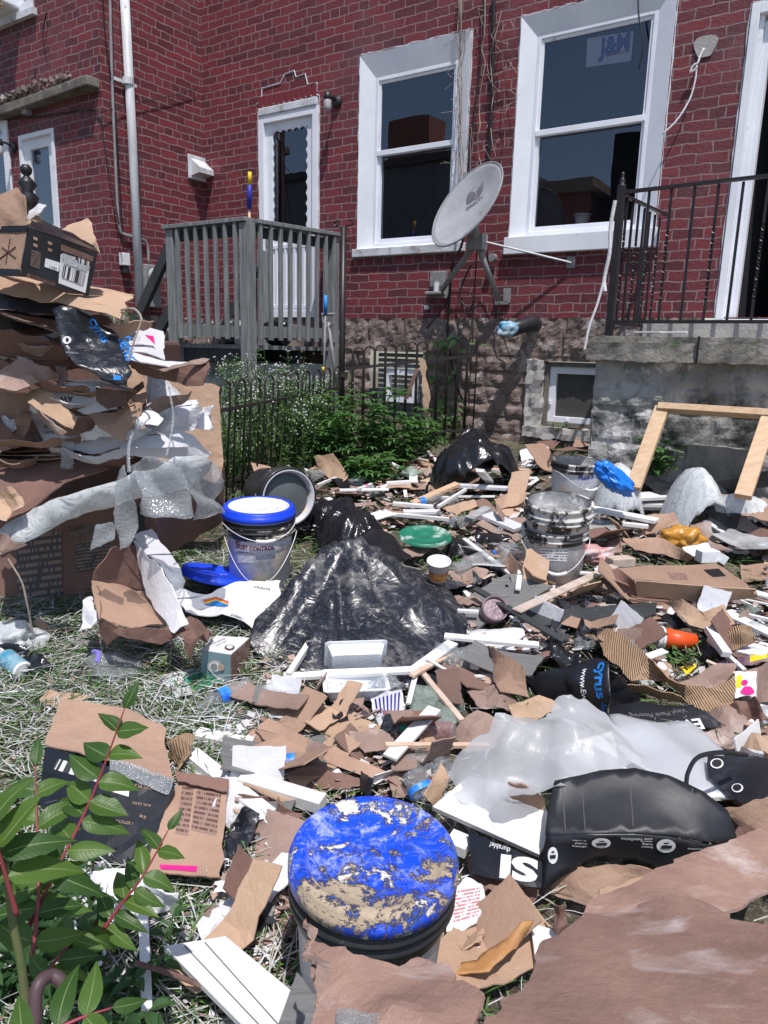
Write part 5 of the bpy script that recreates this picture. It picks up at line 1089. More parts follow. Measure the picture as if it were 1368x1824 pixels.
# big shaded printed box
bx = thing('cardboard_box', 'large brown cardboard box with printed instructions standing in shade under the pile', 'cardboard box', P(120, 1080, 3.2))
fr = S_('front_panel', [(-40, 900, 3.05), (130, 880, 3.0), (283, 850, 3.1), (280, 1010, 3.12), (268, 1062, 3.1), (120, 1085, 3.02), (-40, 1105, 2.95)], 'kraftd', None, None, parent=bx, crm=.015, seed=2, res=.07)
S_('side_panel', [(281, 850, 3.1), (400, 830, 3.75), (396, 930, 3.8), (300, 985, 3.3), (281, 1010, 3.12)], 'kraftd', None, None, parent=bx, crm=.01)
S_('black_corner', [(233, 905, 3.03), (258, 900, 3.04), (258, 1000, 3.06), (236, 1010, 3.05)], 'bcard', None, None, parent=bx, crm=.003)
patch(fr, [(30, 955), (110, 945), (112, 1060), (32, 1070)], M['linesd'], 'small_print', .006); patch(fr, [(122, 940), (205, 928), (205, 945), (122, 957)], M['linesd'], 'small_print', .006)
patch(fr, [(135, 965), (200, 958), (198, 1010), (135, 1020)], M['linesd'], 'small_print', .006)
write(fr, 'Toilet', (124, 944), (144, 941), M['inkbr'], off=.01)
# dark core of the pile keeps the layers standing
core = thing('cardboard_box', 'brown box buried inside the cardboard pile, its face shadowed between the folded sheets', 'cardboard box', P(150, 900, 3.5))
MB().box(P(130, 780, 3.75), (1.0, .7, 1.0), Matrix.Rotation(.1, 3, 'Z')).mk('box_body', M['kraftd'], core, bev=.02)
S_('cardboard_sheet', [(200, 640, 3.35), (392, 690, 3.45), (397, 830, 3.4), (385, 860, 3.4), (230, 800, 3.3)], 'tan', 'flat tan cardboard panel standing at the right end of the pile beside the iron fence', seed=8, **pile)
def fold_stack(cx, cy, Y, label, name='cardboard_sheet'): pass
S_('cardboard_sheet', [(-60, 735, 3.0), (60, 715, 2.95), (190, 745, 2.9), (250, 790, 2.92), (240, 815, 2.95), (60, 838, 2.95), (-60, 830, 3.0)], 'kraftp', 'bundle of dented brown sheets with ribbed edges low in the pile', crm=.04, nc=6, **pile)
for i in range(6):
    y = 790+i*7; S_('cardboard_sheet', [(-40, y-4, 2.93-i*.004), (90, y, 2.86-i*.006), (215, y+10-i*4, 2.84-i*.006), (225, y+24-i*4, 3.1), (60, y+10, 3.3), (-40, y+5, 3.2)], ('kraftp', 'kraft', 'kraftd')[i % 3], ('first','second','third','fourth','fifth','lowest')[i]+' shaded card edge down the stack under the white printed sheet', crm=.012, group='stack of card edges under the white printed sheet', seed=70+i)
wsh = S_('printed_sheet', [(40, 728, 2.90), (75, 735, 2.86), (150, 742, 2.80), (250, 790, 2.78), (330, 795, 2.80), (378, 808, 2.85), (366, 822, 2.84), (240, 812, 2.76), (130, 800, 2.76), (75, 786, 2.80)], 'wcard', 'long white cardboard sheet with black certificate printing across the middle of the pile', seed=5, crm=.02, **pile)
write(wsh, 'PORTLAND', (79, 764), (120, 768), M['inkb'], bold=.02); write(wsh, 'Certificate No.  SCS-EPA', (79, 772), (160, 777), M['inkb'], bold=.015); write(wsh, 'Country of origin', (262, 775), (300, 780), M['inkg'])
S_('cardboard_sheet', [(-50, 690, 2.85), (40, 700, 2.78), (50, 745, 2.74), (45, 790, 2.76), (-50, 830, 2.85)], 'kraft', 'bulging brown cardboard fold at the left edge of the pile', inner=[P(0, 745, 2.66)], crm=.03, **pile)
S_('cardboard_sheet', [(-30, 660, 2.7), (40, 640, 2.68), (85, 650, 2.66), (105, 668, 2.7), (45, 690, 2.58), (30, 697, 2.58), (-30, 690, 2.6)], 'kraftp', 'dusty curved cardboard flap above the bulging fold at the left', inner=[P(40, 662, 2.6)], crm=.02, **pile)
S_('cardboard_sheet', [(50, 705, 2.66), (75, 690, 2.68), (100, 705, 2.66), (138, 742, 2.62), (130, 768, 2.60), (118, 765, 2.58), (80, 740, 2.58), (52, 722, 2.60)], 'tan', 'folded tan cardboard wedge in the centre left of the pile', crm=.02, **pile)
S_('cardboard_sheet', [(55, 724, 2.6), (85, 744, 2.56), (122, 768, 2.56), (108, 772, 2.58), (76, 752, 2.6)], 'kraftp', 'grey card lip under the folded tan wedge', crm=.01, **pile)
wm = S_('printed_sheet', [(78, 672, 2.78), (100, 686, 2.74), (135, 682, 2.72), (170, 690, 2.72), (215, 700, 2.7), (210, 730, 2.7), (155, 738, 2.68), (120, 720, 2.7), (95, 700, 2.72)], 'wcard', 'white printed sheet curling out between the brown folds', seed=31, **pile)
write(wm, 'AW', (131, 706), (106, 706), M['inkb'], bold=.03); write(wm, 'COMPARE', (131, 697), (100, 696), M['inkb'])
S_('cardboard_sheet', [(100, 655, 2.74), (118, 650, 2.74), (122, 672, 2.72), (108, 690, 2.7)], 'kraftp', 'torn grey cardboard tongue above the white curling sheet', **pile)
S_('cardboard_sheet', [(170, 690, 2.66), (200, 695, 2.62), (224, 700, 2.62), (222, 722, 2.60), (190, 728, 2.60), (172, 715, 2.62)], 'kraftd', 'rounded brown flap hanging under the black plastic wrap', **pile)
S_('cardboard_sheet', [(155, 736, 2.68), (222, 728, 2.66), (255, 690, 2.72), (262, 705, 2.66), (254, 740, 2.64), (215, 785, 2.60), (180, 765, 2.6)], 'kraft', 'pointed brown cardboard corner hanging down in the middle of the pile', crm=.02, **pile)
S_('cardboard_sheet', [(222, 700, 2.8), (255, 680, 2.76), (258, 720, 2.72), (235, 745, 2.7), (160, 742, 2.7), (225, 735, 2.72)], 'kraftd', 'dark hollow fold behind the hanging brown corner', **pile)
ws2 = S_('printed_sheet', [(262, 660, 2.86), (285, 665, 2.84), (322, 702, 2.8), (300, 720, 2.78), (264, 724, 2.8)], 'wcard', 'tilted grey-white sheet with faint printing at the upper right of the pile', seed=33, **pile)
patch(ws2, [(278, 676), (300, 690), (294, 704), (274, 692)], M['lines'], 'small_print', .004)
S_('cardboard_sheet', [(262, 722, 2.76), (300, 716, 2.74), (350, 712, 2.8), (358, 735, 2.8), (345, 765, 2.76), (290, 770, 2.72), (258, 760, 2.72)], 'wcard', 'torn white sheet bulging at the right side of the pile', inner=[P(310, 740, 2.66)], crm=.03, **pile)
S_('cardboard_sheet', [(235, 735, 2.7), (262, 722, 2.68), (290, 745, 2.62), (282, 760, 2.6), (240, 765, 2.62)], 'wpaper', 'crumpled white paper tongue in the right half of the pile', crm=.025, **pile)
rs = S_('printed_sheet', [(215, 770, 2.74), (300, 752, 2.7), (345, 775, 2.7), (380, 815, 2.74), (350, 800, 2.72), (290, 800, 2.66), (215, 800, 2.66)], 'wcard', 'white printed sheet sagging over the bubble wrap at the right of the pile', seed=35, crm=.03, **pile)
write(rs, 'Installation', (262, 778), (292, 776), M['inkg']); 
S_('cardboard_sheet', [(330, 760, 2.8), (350, 735, 2.8), (376, 720, 2.9), (385, 745, 2.9), (372, 765, 2.86)], 'wpaper', 'torn white paper fringe on the tan panel', crm=.03, **pile)
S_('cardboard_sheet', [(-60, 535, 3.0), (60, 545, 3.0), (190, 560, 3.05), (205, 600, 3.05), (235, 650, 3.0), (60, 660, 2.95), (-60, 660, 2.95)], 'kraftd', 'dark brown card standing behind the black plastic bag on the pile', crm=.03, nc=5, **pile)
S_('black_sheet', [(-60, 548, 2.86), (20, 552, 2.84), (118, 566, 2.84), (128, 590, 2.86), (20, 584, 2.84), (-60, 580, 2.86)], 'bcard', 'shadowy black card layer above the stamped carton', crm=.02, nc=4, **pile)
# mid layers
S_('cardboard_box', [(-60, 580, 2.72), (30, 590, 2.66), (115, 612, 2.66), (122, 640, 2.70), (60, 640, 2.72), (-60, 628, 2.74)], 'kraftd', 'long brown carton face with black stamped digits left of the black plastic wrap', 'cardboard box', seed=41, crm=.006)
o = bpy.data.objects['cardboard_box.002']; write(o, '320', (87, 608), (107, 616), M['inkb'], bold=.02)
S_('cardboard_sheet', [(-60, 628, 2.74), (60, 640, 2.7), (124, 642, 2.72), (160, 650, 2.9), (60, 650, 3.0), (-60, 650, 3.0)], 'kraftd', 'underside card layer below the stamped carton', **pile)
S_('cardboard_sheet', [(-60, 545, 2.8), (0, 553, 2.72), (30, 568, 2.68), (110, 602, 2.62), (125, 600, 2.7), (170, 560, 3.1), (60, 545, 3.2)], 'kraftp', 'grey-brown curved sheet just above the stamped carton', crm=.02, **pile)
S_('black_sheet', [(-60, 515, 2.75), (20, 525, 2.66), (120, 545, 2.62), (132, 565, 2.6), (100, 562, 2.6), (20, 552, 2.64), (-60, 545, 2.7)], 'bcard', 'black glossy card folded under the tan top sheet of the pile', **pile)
S_('white_sheet', [(118, 540, 2.62), (135, 545, 2.60), (165, 558, 2.62), (150, 572, 2.62), (132, 567, 2.60)], 'wcard', 'silvery card corner jutting out beneath the tan top sheet', **pile)
S_('cardboard_sheet', [(-60, 482, 2.7), (0, 492, 2.66), (60, 506, 2.62), (165, 536, 2.56), (220, 555, 2.56), (215, 570, 2.54), (160, 553, 2.54), (60, 535, 2.58), (0, 522, 2.62), (-60, 512, 2.66)], 'tan', 'wide tan cardboard sheet forming the top layer of the pile under the box', seed=44, crm=.01, **pile)
S_('cardboard_sheet', [(-60, 480, 2.7), (100, 500, 3.2), (200, 520, 3.2), (240, 522, 3.0), (222, 556, 2.58), (165, 540, 2.57), (60, 507, 2.63)], 'tan', 'raised back lip of the tan top sheet', seed=45, crm=.015, **pile)
wb = thing('white_carton', 'flattened white carton with a magenta triangle at the top right of the pile', 'cardboard box', P(240, 640, 2.7))
wt = S_('top_panel', [(195, 577, 2.95), (250, 582, 2.95), (291, 590, 2.95), (294, 642, 2.7), (228, 625, 2.66), (215, 622, 2.64), (205, 605, 2.72)], 'wcard', None, None, parent=wb, crm=.01, seed=46)
S_('lower_panel', [(215, 623, 2.63), (228, 627, 2.62), (293, 644, 2.66), (335, 645, 2.68), (318, 655, 2.60), (300, 656, 2.58), (258, 645, 2.58), (230, 640, 2.58)], 'wcard', None, None, parent=wb, crm=.008, seed=47)
mk('magenta_triangle', [hit(wt, *q)[0]+hit(wt, *q)[1]*.004 for q in ((258, 598), (273, 600), (276, 615))], [(0, 1, 2)], M['pink'], wb)
patch(wt, [(226, 594), (250, 598), (249, 609), (226, 604)], M['lines']); patch(wt, [(232, 609), (268, 618), (268, 621), (232, 613)], M['lines'], 'small_print')
S_('cardboard_sheet', [(230, 641, 2.62), (300, 657, 2.60), (372, 640, 2.62), (377, 655, 2.58), (362, 686, 2.56), (330, 688, 2.58), (290, 676, 2.62), (255, 668, 2.64), (232, 655, 2.64)], 'kraftd', 'dark brown carton underside curling up at the right of the white carton', seed=48, crm=.015, **pile)
S_('cardboard_sheet', [(262, 650, 2.60), (300, 658, 2.58), (335, 648, 2.58), (360, 638, 2.60), (374, 640, 2.60), (365, 646, 2.58), (330, 656, 2.57), (298, 664, 2.57)], 'kraftp', 'ragged folded edge along the curling carton', crm=.012, **pile)
bw = S_('plastic_wrap', [(95, 563, 2.56), (130, 560, 2.56), (165, 565, 2.6), (205, 585, 2.6), (214, 605, 2.56), (228, 640, 2.5), (236, 668, 2.46), (226, 690, 2.44), (180, 678, 2.42), (140, 662, 2.42), (120, 632, 2.46), (108, 600, 2.5)], 'bfilmd', 'black plastic bag with blue lettering and a heap of sawdust on top of the pile', 'plastic bag', inner=[P(165, 640, 2.56), P(150, 610, 2.6), P(195, 650, 2.5)], res=.02, crm=.025, nc=6, smooth=True, seed=52)
write(bw, 'cyrus', (158, 570), (184, 612), M['inkcy'], bold=.02); write(bw, 'Series', (210, 605), (226, 645), M['inkcy']); poly_on(bw, [(118+8*cos(a), 607+7*sin(a)) for a in [2*pi*i/14 for i in range(14)]], M['inkw'], off=.006)
poly_on(bw, [(118+3*cos(a), 607+4*sin(a)) for a in [2*pi*i/8 for i in range(8)]], M['inkb'], off=.008); patch(bw, [(203, 669), (217, 670), (216, 678), (203, 677)], M['inkcy'], off=.005)
sd = [(137, 590), (148, 600), (165, 613), (180, 612), (200, 625), (215, 640), (232, 662), (205, 652), (180, 645), (160, 642), (155, 625)]
S_('sawdust_heap', [hit(bw, *q)[0]+hit(bw, *q)[1]*.012 for q in sd], 'sawdust', 'patch of pale sawdust spilled on the black plastic bag on the pile', 'sawdust', crm=.01, smooth=True, edge=.6)
# top carton
tb = thing('cardboard_box', 'open dark printed carton with white shipping labels perched on top of the pile', 'cardboard box', P(80, 500, 2.55))
ft = S_('front_panel', [(35, 490, 2.42), (50, 405, 2.44), (174, 452, 2.62), (158, 528, 2.60)], 'bcard', None, None, parent=tb, crm=.004, edge=.05, seed=61)
fl = S_('left_panel', [(-70, 480, 2.6), (-70, 410, 2.6), (49, 404, 2.44), (34, 490, 2.42)], 'kraft', None, None, parent=tb, crm=.004, edge=.05)
S_('black_band', [(-70, 492, 2.595), (-70, 476, 2.595), (36, 480, 2.415), (34, 492, 2.415)], 'bcard', None, None, parent=tb, crm=.002, edge=.02); S_('black_band', [(-70, 418, 2.595), (-70, 404, 2.595), (50, 402, 2.432), (48, 412, 2.432)], 'bcard', None, None, parent=tb, crm=.002, edge=.02)
S_('top_panel', [(50, 404, 2.445), (60, 388, 2.75), (150, 425, 2.9), (176, 450, 2.63)], 'bcard', None, None, parent=tb, crm=.004, edge=.05)
S_('flap', [(-30, 360, 2.5), (33, 336, 2.52), (44, 350, 2.46), (48, 404, 2.44), (-10, 408, 2.5)], 'kraft', None, None, parent=tb, crm=.01)
S_('flap', [(110, 410, 2.75), (118, 402, 2.8), (155, 386, 2.82), (163, 398, 2.8), (176, 448, 2.66), (170, 440, 2.7)], 'tan', None, None, parent=tb, crm=.008)
S_('back_panel', [(50, 404, 2.75), (150, 425, 2.9), (158, 528, 2.9), (35, 490, 2.8)], 'kraftd', None, None, parent=tb)
for q in ([(107, 452), (159, 474), (151, 522), (103, 504)], ): patch(ft, q, M['inkw'], off=.004)
patch(ft, [(112, 472), (150, 486), (146, 508), (108, 494)], M['bars'], 'barcode', .006, n=4); patch(ft, [(114, 459), (154, 474), (153, 483), (112, 468)], M['lines'], 'small_print', .006)
patch(ft, [(80, 460), (106, 468), (103, 484), (78, 475)], M['inkw'], off=.004); write(ft, 'MADE IN CHINA', (52, 492), (97, 506), M['inkbr'], off=.006, bold=.02); write(ft, '11043', (86, 477), (99, 481), M['inkb'], off=.006)
patch(ft, [(110, 450), (134, 458), (132, 474), (108, 466)], M['lines'], off=.0045); patch(ft, [(137, 458), (159, 466), (157, 482), (135, 476)], M['bars'], off=.0045)
patch(ft, [(107, 434), (166, 457), (164, 466), (107, 446)], M['kraftd'], 'brown_strip', .004); patch(ft, [(48, 486), (98, 505), (97, 510), (45, 495)], M['kraftd'], 'brown_strip', .004)
for i, (x, y) in enumerate([(62, 424), (88, 432), (62, 436), (88, 444)]): patch(ft, [(x-4, y-3), (x+4, y), (x+3, y+5), (x-4, y+2)], M['tan'], 'icon', .005, n=2)
patch(ft, [(55, 445), (72, 450), (70, 480), (52, 474)], M['linesd'], 'small_print', .004)
for a, b in (((5, 440), (30, 460)), ((20, 425), (12, 470)), ((30, 440), (0, 462))): m = MB(); h1 = hit(fl, *a); h2 = hit(fl, *b); m.beam(h1[0]+h1[1]*.004, h2[0]+h2[1]*.004, .003, .001); m.mk('line_drawing', M['inkbr'], fl)
S_('paper', [(48, 393, 2.55), (62, 388, 2.52), (72, 378, 2.5), (82, 365, 2.5), (70, 363, 2.52), (50, 375, 2.55)], 'wpaper', 'white paper slip curling out of the top carton', 'paper')
S_('cardboard_sheet', [(48, 400, 2.6), (50, 390, 2.62), (70, 382, 2.64), (73, 402, 2.66)], 'tan', 'small pale card slip standing in the mouth of the top carton', 'cardboard')
m = MB(); m.tube(spline([P(216, 552, 2.55), P(238, 550, 2.5), P(250, 562, 2.48), P(252, 575, 2.47)], 5), .004, 6); m.tube(spline([P(254, 567, 2.47), P(240, 605, 2.45), P(229, 640, 2.44)], 4), .003, 6)
tag(m.mk('dry_stalk', M['vine']), 'bent dry stalk in front of the white carton on the pile', 'twig')
# crushed thin layers filling the pile
rl = random.Random(77); LY = ['kraft', 'kraftr', 'wcard', 'kraftp', 'wcard', 'kraftr', 'kraftd', 'wpaper']
NL = ['topmost', 'second', 'third', 'fourth', 'fifth', 'sixth', 'seventh', 'eighth', 'ninth', 'tenth', 'eleventh', 'twelfth', 'thirteenth', 'fourteenth', 'fifteenth', 'sixteenth', 'seventeenth', 'eighteenth', 'nineteenth', 'lowest']
for i in range(20):
    y = 585+i*12.5; x0 = rl.uniform(-60, 170); wd = rl.uniform(110, 230); x1 = min(x0+wd, 388); sl = rl.uniform(-.12, .16)*wd; Yq = 2.70+.12*((i*7) % 5)/5; hh = rl.uniform(7, 20)
    if 590 < y < 700 and x1 > 240: x1 = 240; x0 = min(x0, 90)
    pts = [(x0, y, Yq), (x0+(x1-x0)*.33, y+sl*.3+rl.uniform(-6, 6), Yq-.05), (x0+(x1-x0)*.7, y+sl*.7+rl.uniform(-6, 6), Yq-.05), (x1, y+sl, Yq), (x1-5, y+sl+hh*.7, Yq+.02), (x0+(x1-x0)*.6, y+sl*.6+hh*1.3, Yq-.03), (x0+(x1-x0)*.3, y+sl*.3+hh, Yq-.02), (x0+4, y+hh*.6, Yq+.03)]
    S_('cardboard_layer', pts, LY[i % 8], NL[i]+' crushed thin layer squeezed into the face of the left pile, counting downward', crm=.03, nc=8, seed=800+i, edge=.3, res=.022, group='crushed layers in the face of the left pile')
# foam board and bubble wrap across the pile
S_('foam_wrap', [(-30, 955, 2.55), (60, 905, 2.5), (120, 880, 2.5), (240, 835, 2.55), (330, 812, 2.6), (378, 822, 2.7), (350, 858, 2.7), (240, 885, 2.6), (120, 925, 2.52), (42, 970, 2.45), (20, 968, 2.45)], 'wbag', 'long translucent white foam wrap slanting across the front of the pile', 'foam sheet', crm=.02, nc=8, smooth=True, seed=71, th=.002)
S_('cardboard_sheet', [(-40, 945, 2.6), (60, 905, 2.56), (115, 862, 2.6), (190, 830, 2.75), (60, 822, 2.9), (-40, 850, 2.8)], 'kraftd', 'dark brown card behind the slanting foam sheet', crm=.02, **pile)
S_('cardboard_sheet', [(-30, 885, 2.55), (20, 866, 2.5), (38, 885, 2.48), (45, 905, 2.47), (22, 912, 2.46), (18, 930, 2.46), (-30, 920, 2.5)], 'tan', 'torn tan cardboard tongue at the left edge above the slanting foam', crm=.03, **pile)
S_('cardboard_sheet', [(-30, 950, 2.44), (15, 952, 2.42), (42, 972, 2.41), (10, 985, 2.42), (-30, 978, 2.44)], 'kraftp', 'crumpled card corner under the lower end of the slanting foam', crm=.03, **pile)
S_('bubble_wrap', [(225, 830, 2.52), (262, 812, 2.5), (300, 820, 2.5), (330, 835, 2.52), (345, 920, 2.5), (330, 925, 2.48), (280, 922, 2.46), (248, 915, 2.48), (255, 880, 2.5)], 'bubble', 'wide sheet of bubble wrap hanging off the right of the pile', 'bubble wrap', crm=.03, nc=5, smooth=True, seed=72)
S_('bubble_wrap', [(215, 838, 2.45), (232, 830, 2.44), (236, 860, 2.42), (234, 940, 2.40), (225, 965, 2.38), (205, 980, 2.38), (200, 940, 2.40), (208, 890, 2.43)], 'bubble', 'twisted tail of bubble wrap hanging down over the open carton', 'bubble wrap', crm=.03, nc=5, smooth=True, seed=73)
S_('bubble_wrap', [(172, 935, 2.4), (200, 930, 2.38), (205, 960, 2.36), (160, 980, 2.38)], 'bubble', 'small corner of bubble wrap against the shaded printed box', 'bubble wrap', smooth=True)
S_('clear_film', [(330, 812, 2.7), (385, 830, 2.8), (402, 870, 2.8), (395, 915, 2.75), (350, 925, 2.6), (335, 880, 2.56)], 'clear', 'clear plastic film drooping from the right end of the pile beside the blue-lidded stack', 'plastic film', crm=.03, nc=6, smooth=True)
m = MB(); m.tube(spline([P(300, 690, 2.6), P(309, 740, 2.55), P(302, 790, 2.5), P(296, 812, 2.48)], 5), .004, 5); tag(m.mk('plastic_strip', M['clear']), 'thin clear strip trailing down over the white sheets of the pile', 'plastic strip')
m = MB(); m.tube(spline([P(236, 770, 2.52), P(229, 800, 2.48), P(230, 840, 2.43)], 5), .006, 5); tag(m.mk('plastic_strip', M['bubble']), 'twisted clear strip above the tail of bubble wrap', 'plastic strip')
S_('tape_strip', [(110, 785, 2.70), (132, 787, 2.70), (130, 835, 2.72), (109, 833, 2.72)], 'clear', 'shiny strip of packing tape hanging over the stacked card edges', 'tape', crm=.005)
# open carton on the grass
ob = thing('cardboard_box', 'open brown carton with a white outside lying on its side in front of the pile', 'cardboard box', G(250, 1120))
S_('inner_floor', [(163, 1035, 2.50), (262, 1050, 2.75), (305, 1115, 2.5), (235, 1118, 2.35), (178, 1100, 2.36)], 'kraft', None, None, parent=ob, crm=.01)
S_('inner_back', [(165, 1020, 2.52), (200, 975, 2.56), (243, 970, 2.78), (262, 1052, 2.76), (163, 1036, 2.52)], 'kraftd', None, None, parent=ob, crm=.008)
S_('white_side', [(238, 962, 2.78), (262, 1060, 2.62), (310, 1128, 2.33), (336, 1112, 2.33), (290, 1010, 2.55), (262, 990, 2.66)], 'wcard', None, None, parent=ob, crm=.006)
S_('white_flap', [(237, 955, 2.82), (270, 942, 2.86), (312, 1000, 2.72), (330, 1035, 2.62), (318, 1065, 2.6), (285, 1005, 2.64), (262, 990, 2.70)], 'wcard', None, None, parent=ob, crm=.006)
S_('torn_edge', [(160, 1038, 2.5), (178, 1100, 2.36), (235, 1118, 2.34), (330, 1125, 2.36), (280, 1150, 2.33), (215, 1130, 2.33), (190, 1150, 2.36), (165, 1085, 2.46)], 'kraftd', None, None, parent=ob, crm=.03)
S_('cardboard_scrap', [(280, 1135, 2.36), (350, 1098, 2.45), (376, 1105, 2.45), (365, 1155, 2.3), (340, 1172, 2.28), (325, 1140, 2.34)], 'kraftd', 'dark maroon torn card curling beside the open carton', 'cardboard', crm=.04, nc=6, seed=77)
S_('cardboard_scrap', [(145, 1100, 2.5), (165, 1065, 2.6), (178, 1105, 2.46), (160, 1120, 2.42), (140, 1125, 2.44)], 'wcard', 'white and clear packing scrap against the left of the open carton', 'cardboard', crm=.03)
QP = lambda x, y, o: WP(*WU(x, y, o), o)
# ================================================================ YARD DEBRIS, item by item (pixel, pixel, height above the yard)
def Y(name, pts, mat, label, cat='cardboard', **k):
    return sheet(name, [G(*p) for p in pts], M[mat] if isinstance(mat, str) else mat, label, cat, inner=[G(*p) for p in k.pop('inn', ())], **k)
def plank(name, a, b, w, mat, label, th=.014, cat='board', bev=.0015, tw=0):
    p, q = G(*a), G(*b); d = (q-p).normalized(); n = V((0, -GS, 1)).normalized(); s = d.cross(n).normalized()
    up = (n*cos(tw)+s*sin(tw))
    return tag(MB().beam(p, q, w, th, up).mk(name, M[mat], bev=bev), label, cat)
def quadboard(name, pts, mat, label, th=.012, cat='board'):
    return sheet(name, [G(*p) for p in pts], M[mat], label, cat, th=th, edge=.0, crm=.0, nc=0)
Y('printed_bag', [(300, 1045, .12), (350, 1048, .12), (395, 1042, .13), (500, 1035, .14), (500, 1060, .12), (470, 1090, .1), (455, 1125, .05), (435, 1108, .08), (395, 1090, .12), (345, 1090, .1), (330, 1085, .1)], 'wpaper', 'white printed cement bag with a rainbow stripe spread in front of the blue-lidded stack', 'paper bag', crm=.03, nc=5, seed=3, inn=[(420, 1060, .17)])
o = bpy.data.objects['printed_bag']; write(o, 'OUNTS', (452, 1048), (480, 1053), M['inkb'], bold=.02); write(o, 'CEMENT', (434, 1102), (412, 1092), M['inkg'], bold=.02)
for i, c_ in enumerate(('red', 'orange', 'yellow', 'inkcy')): patch(o, [(358+i*2, 1070+i*3), (385, 1064+i*2.5), (408, 1072+i*2.5), (407-i, 1075+i*2.5)], M[c_], 'rainbow_stripe', .004+.0005*i)
# blue lid leaning at the stack foot
c = P(386, 1022, 3.1); Ml = frame(c, (radians(-9), radians(11)))
t = bpy.data.objects.new('loose_pail_lid', None); COL.objects.link(t); t.matrix_basis = Ml; WM[t.name] = Ml; tag(t, 'bright blue pail lid lying at the foot of the blue-lidded stack', 'lid')
m = MB().lathe([(0, .002), (.13, .002), (.135, .012), (.15, .012), (.155, -.004), (.158, -.006), (.158, -.02), (.152, -.022)], 56); mk('disc', m.v, m.f, M['blue'], t, world=False, smooth=True)
c = G(757, 955, .11); Ml = frame(c, (radians(8), 0))
t = bpy.data.objects.new('loose_pail_lid', None); COL.objects.link(t); t.matrix_basis = Ml; WM[t.name] = Ml; tag(t, 'round green lid dusted white lying left of the small knotted black bag', 'lid')
m = MB().lathe([(0, .002), (.05, .003), (.052, .006), (.055, .003), (.14, .002), (.143, .012), (.155, .012), (.16, -.006)], 56); m.v = [v*.86 for v in m.v]; mk('disc', m.v, m.f, M['green'], t, world=False, smooth=True)
# small light-fixture box
b = thing('product_box', 'small teal box with a picture of a glass light fitting lying on the grass', 'box', G(400, 1215))
f_ = sheet('front_panel', [G(359, 1205, .02), P(358, 1158, G(359, 1205, .02).y-.01), P(411, 1166, G(411, 1216, .02).y-.01), G(411, 1216, .02)], M['teal'], None, None, parent=b, edge=0, crm=0, nc=0)
y1 = G(359, 1205, .02).y+.13; tp = sheet('top_panel', [P(358, 1158, G(359, 1205, .02).y-.01), P(386, 1133, y1), P(444, 1137, y1), P(411, 1167, G(411, 1216, .02).y-.01)], M['wpaper'], None, None, parent=b, edge=0, crm=0, nc=0)
sheet('side_panel', [P(411, 1167, G(411, 1216, .02).y-.01), P(444, 1137, y1), P(440, 1200, y1-.03), G(411, 1216, .02)], M['kraftd'], None, None, parent=b, edge=0, crm=0, nc=0)
for (x, y, rx, ry, mt, of) in ((384, 1186, 14, 12, 'pailg', .004), (384, 1186, 11, 9, 'inkw', .006), (396, 1187, 6, 6, 'sawdust', .007), (383, 1186, 6, 6, 'grey', .008)): poly_on(f_, [(x+rx*cos(a), y+ry*sin(a)) for a in [2*pi*i/16 for i in range(16)]], M[mt], 'picture', of)
poly_on(tp, [(409+9*cos(a), 1155+5*sin(a)) for a in [2*pi*i/14 for i in range(14)]], M['inkbr'], 'picture', .004); poly_on(tp, [(409+6*cos(a), 1155+3.2*sin(a)) for a in [2*pi*i/14 for i in range(14)]], M['inkw'], 'picture', .006)
write(tp, 'FLUSH MOUNT', (376, 1150), (403, 1139), M['inkg'], off=.003); write(tp, 'CEILING LIGHT', (385, 1152), (405, 1143), M['inkg'], off=.003)
l_ = Y('leaflet', [(284, 1207, .02), (355, 1190, .03), (400, 1212, .03), (345, 1235, .02), (312, 1247, .02)], 'wpaper', 'white leaflet with a green panel lying beside the small teal box', 'leaflet', crm=.008)
patch(l_, [(322, 1203), (352, 1192), (398, 1216), (345, 1232)], M['greenink'], 'green_panel', .003); write(l_, 'SALES', (322, 1222), (306, 1210), M['greenink'], bold=.02)
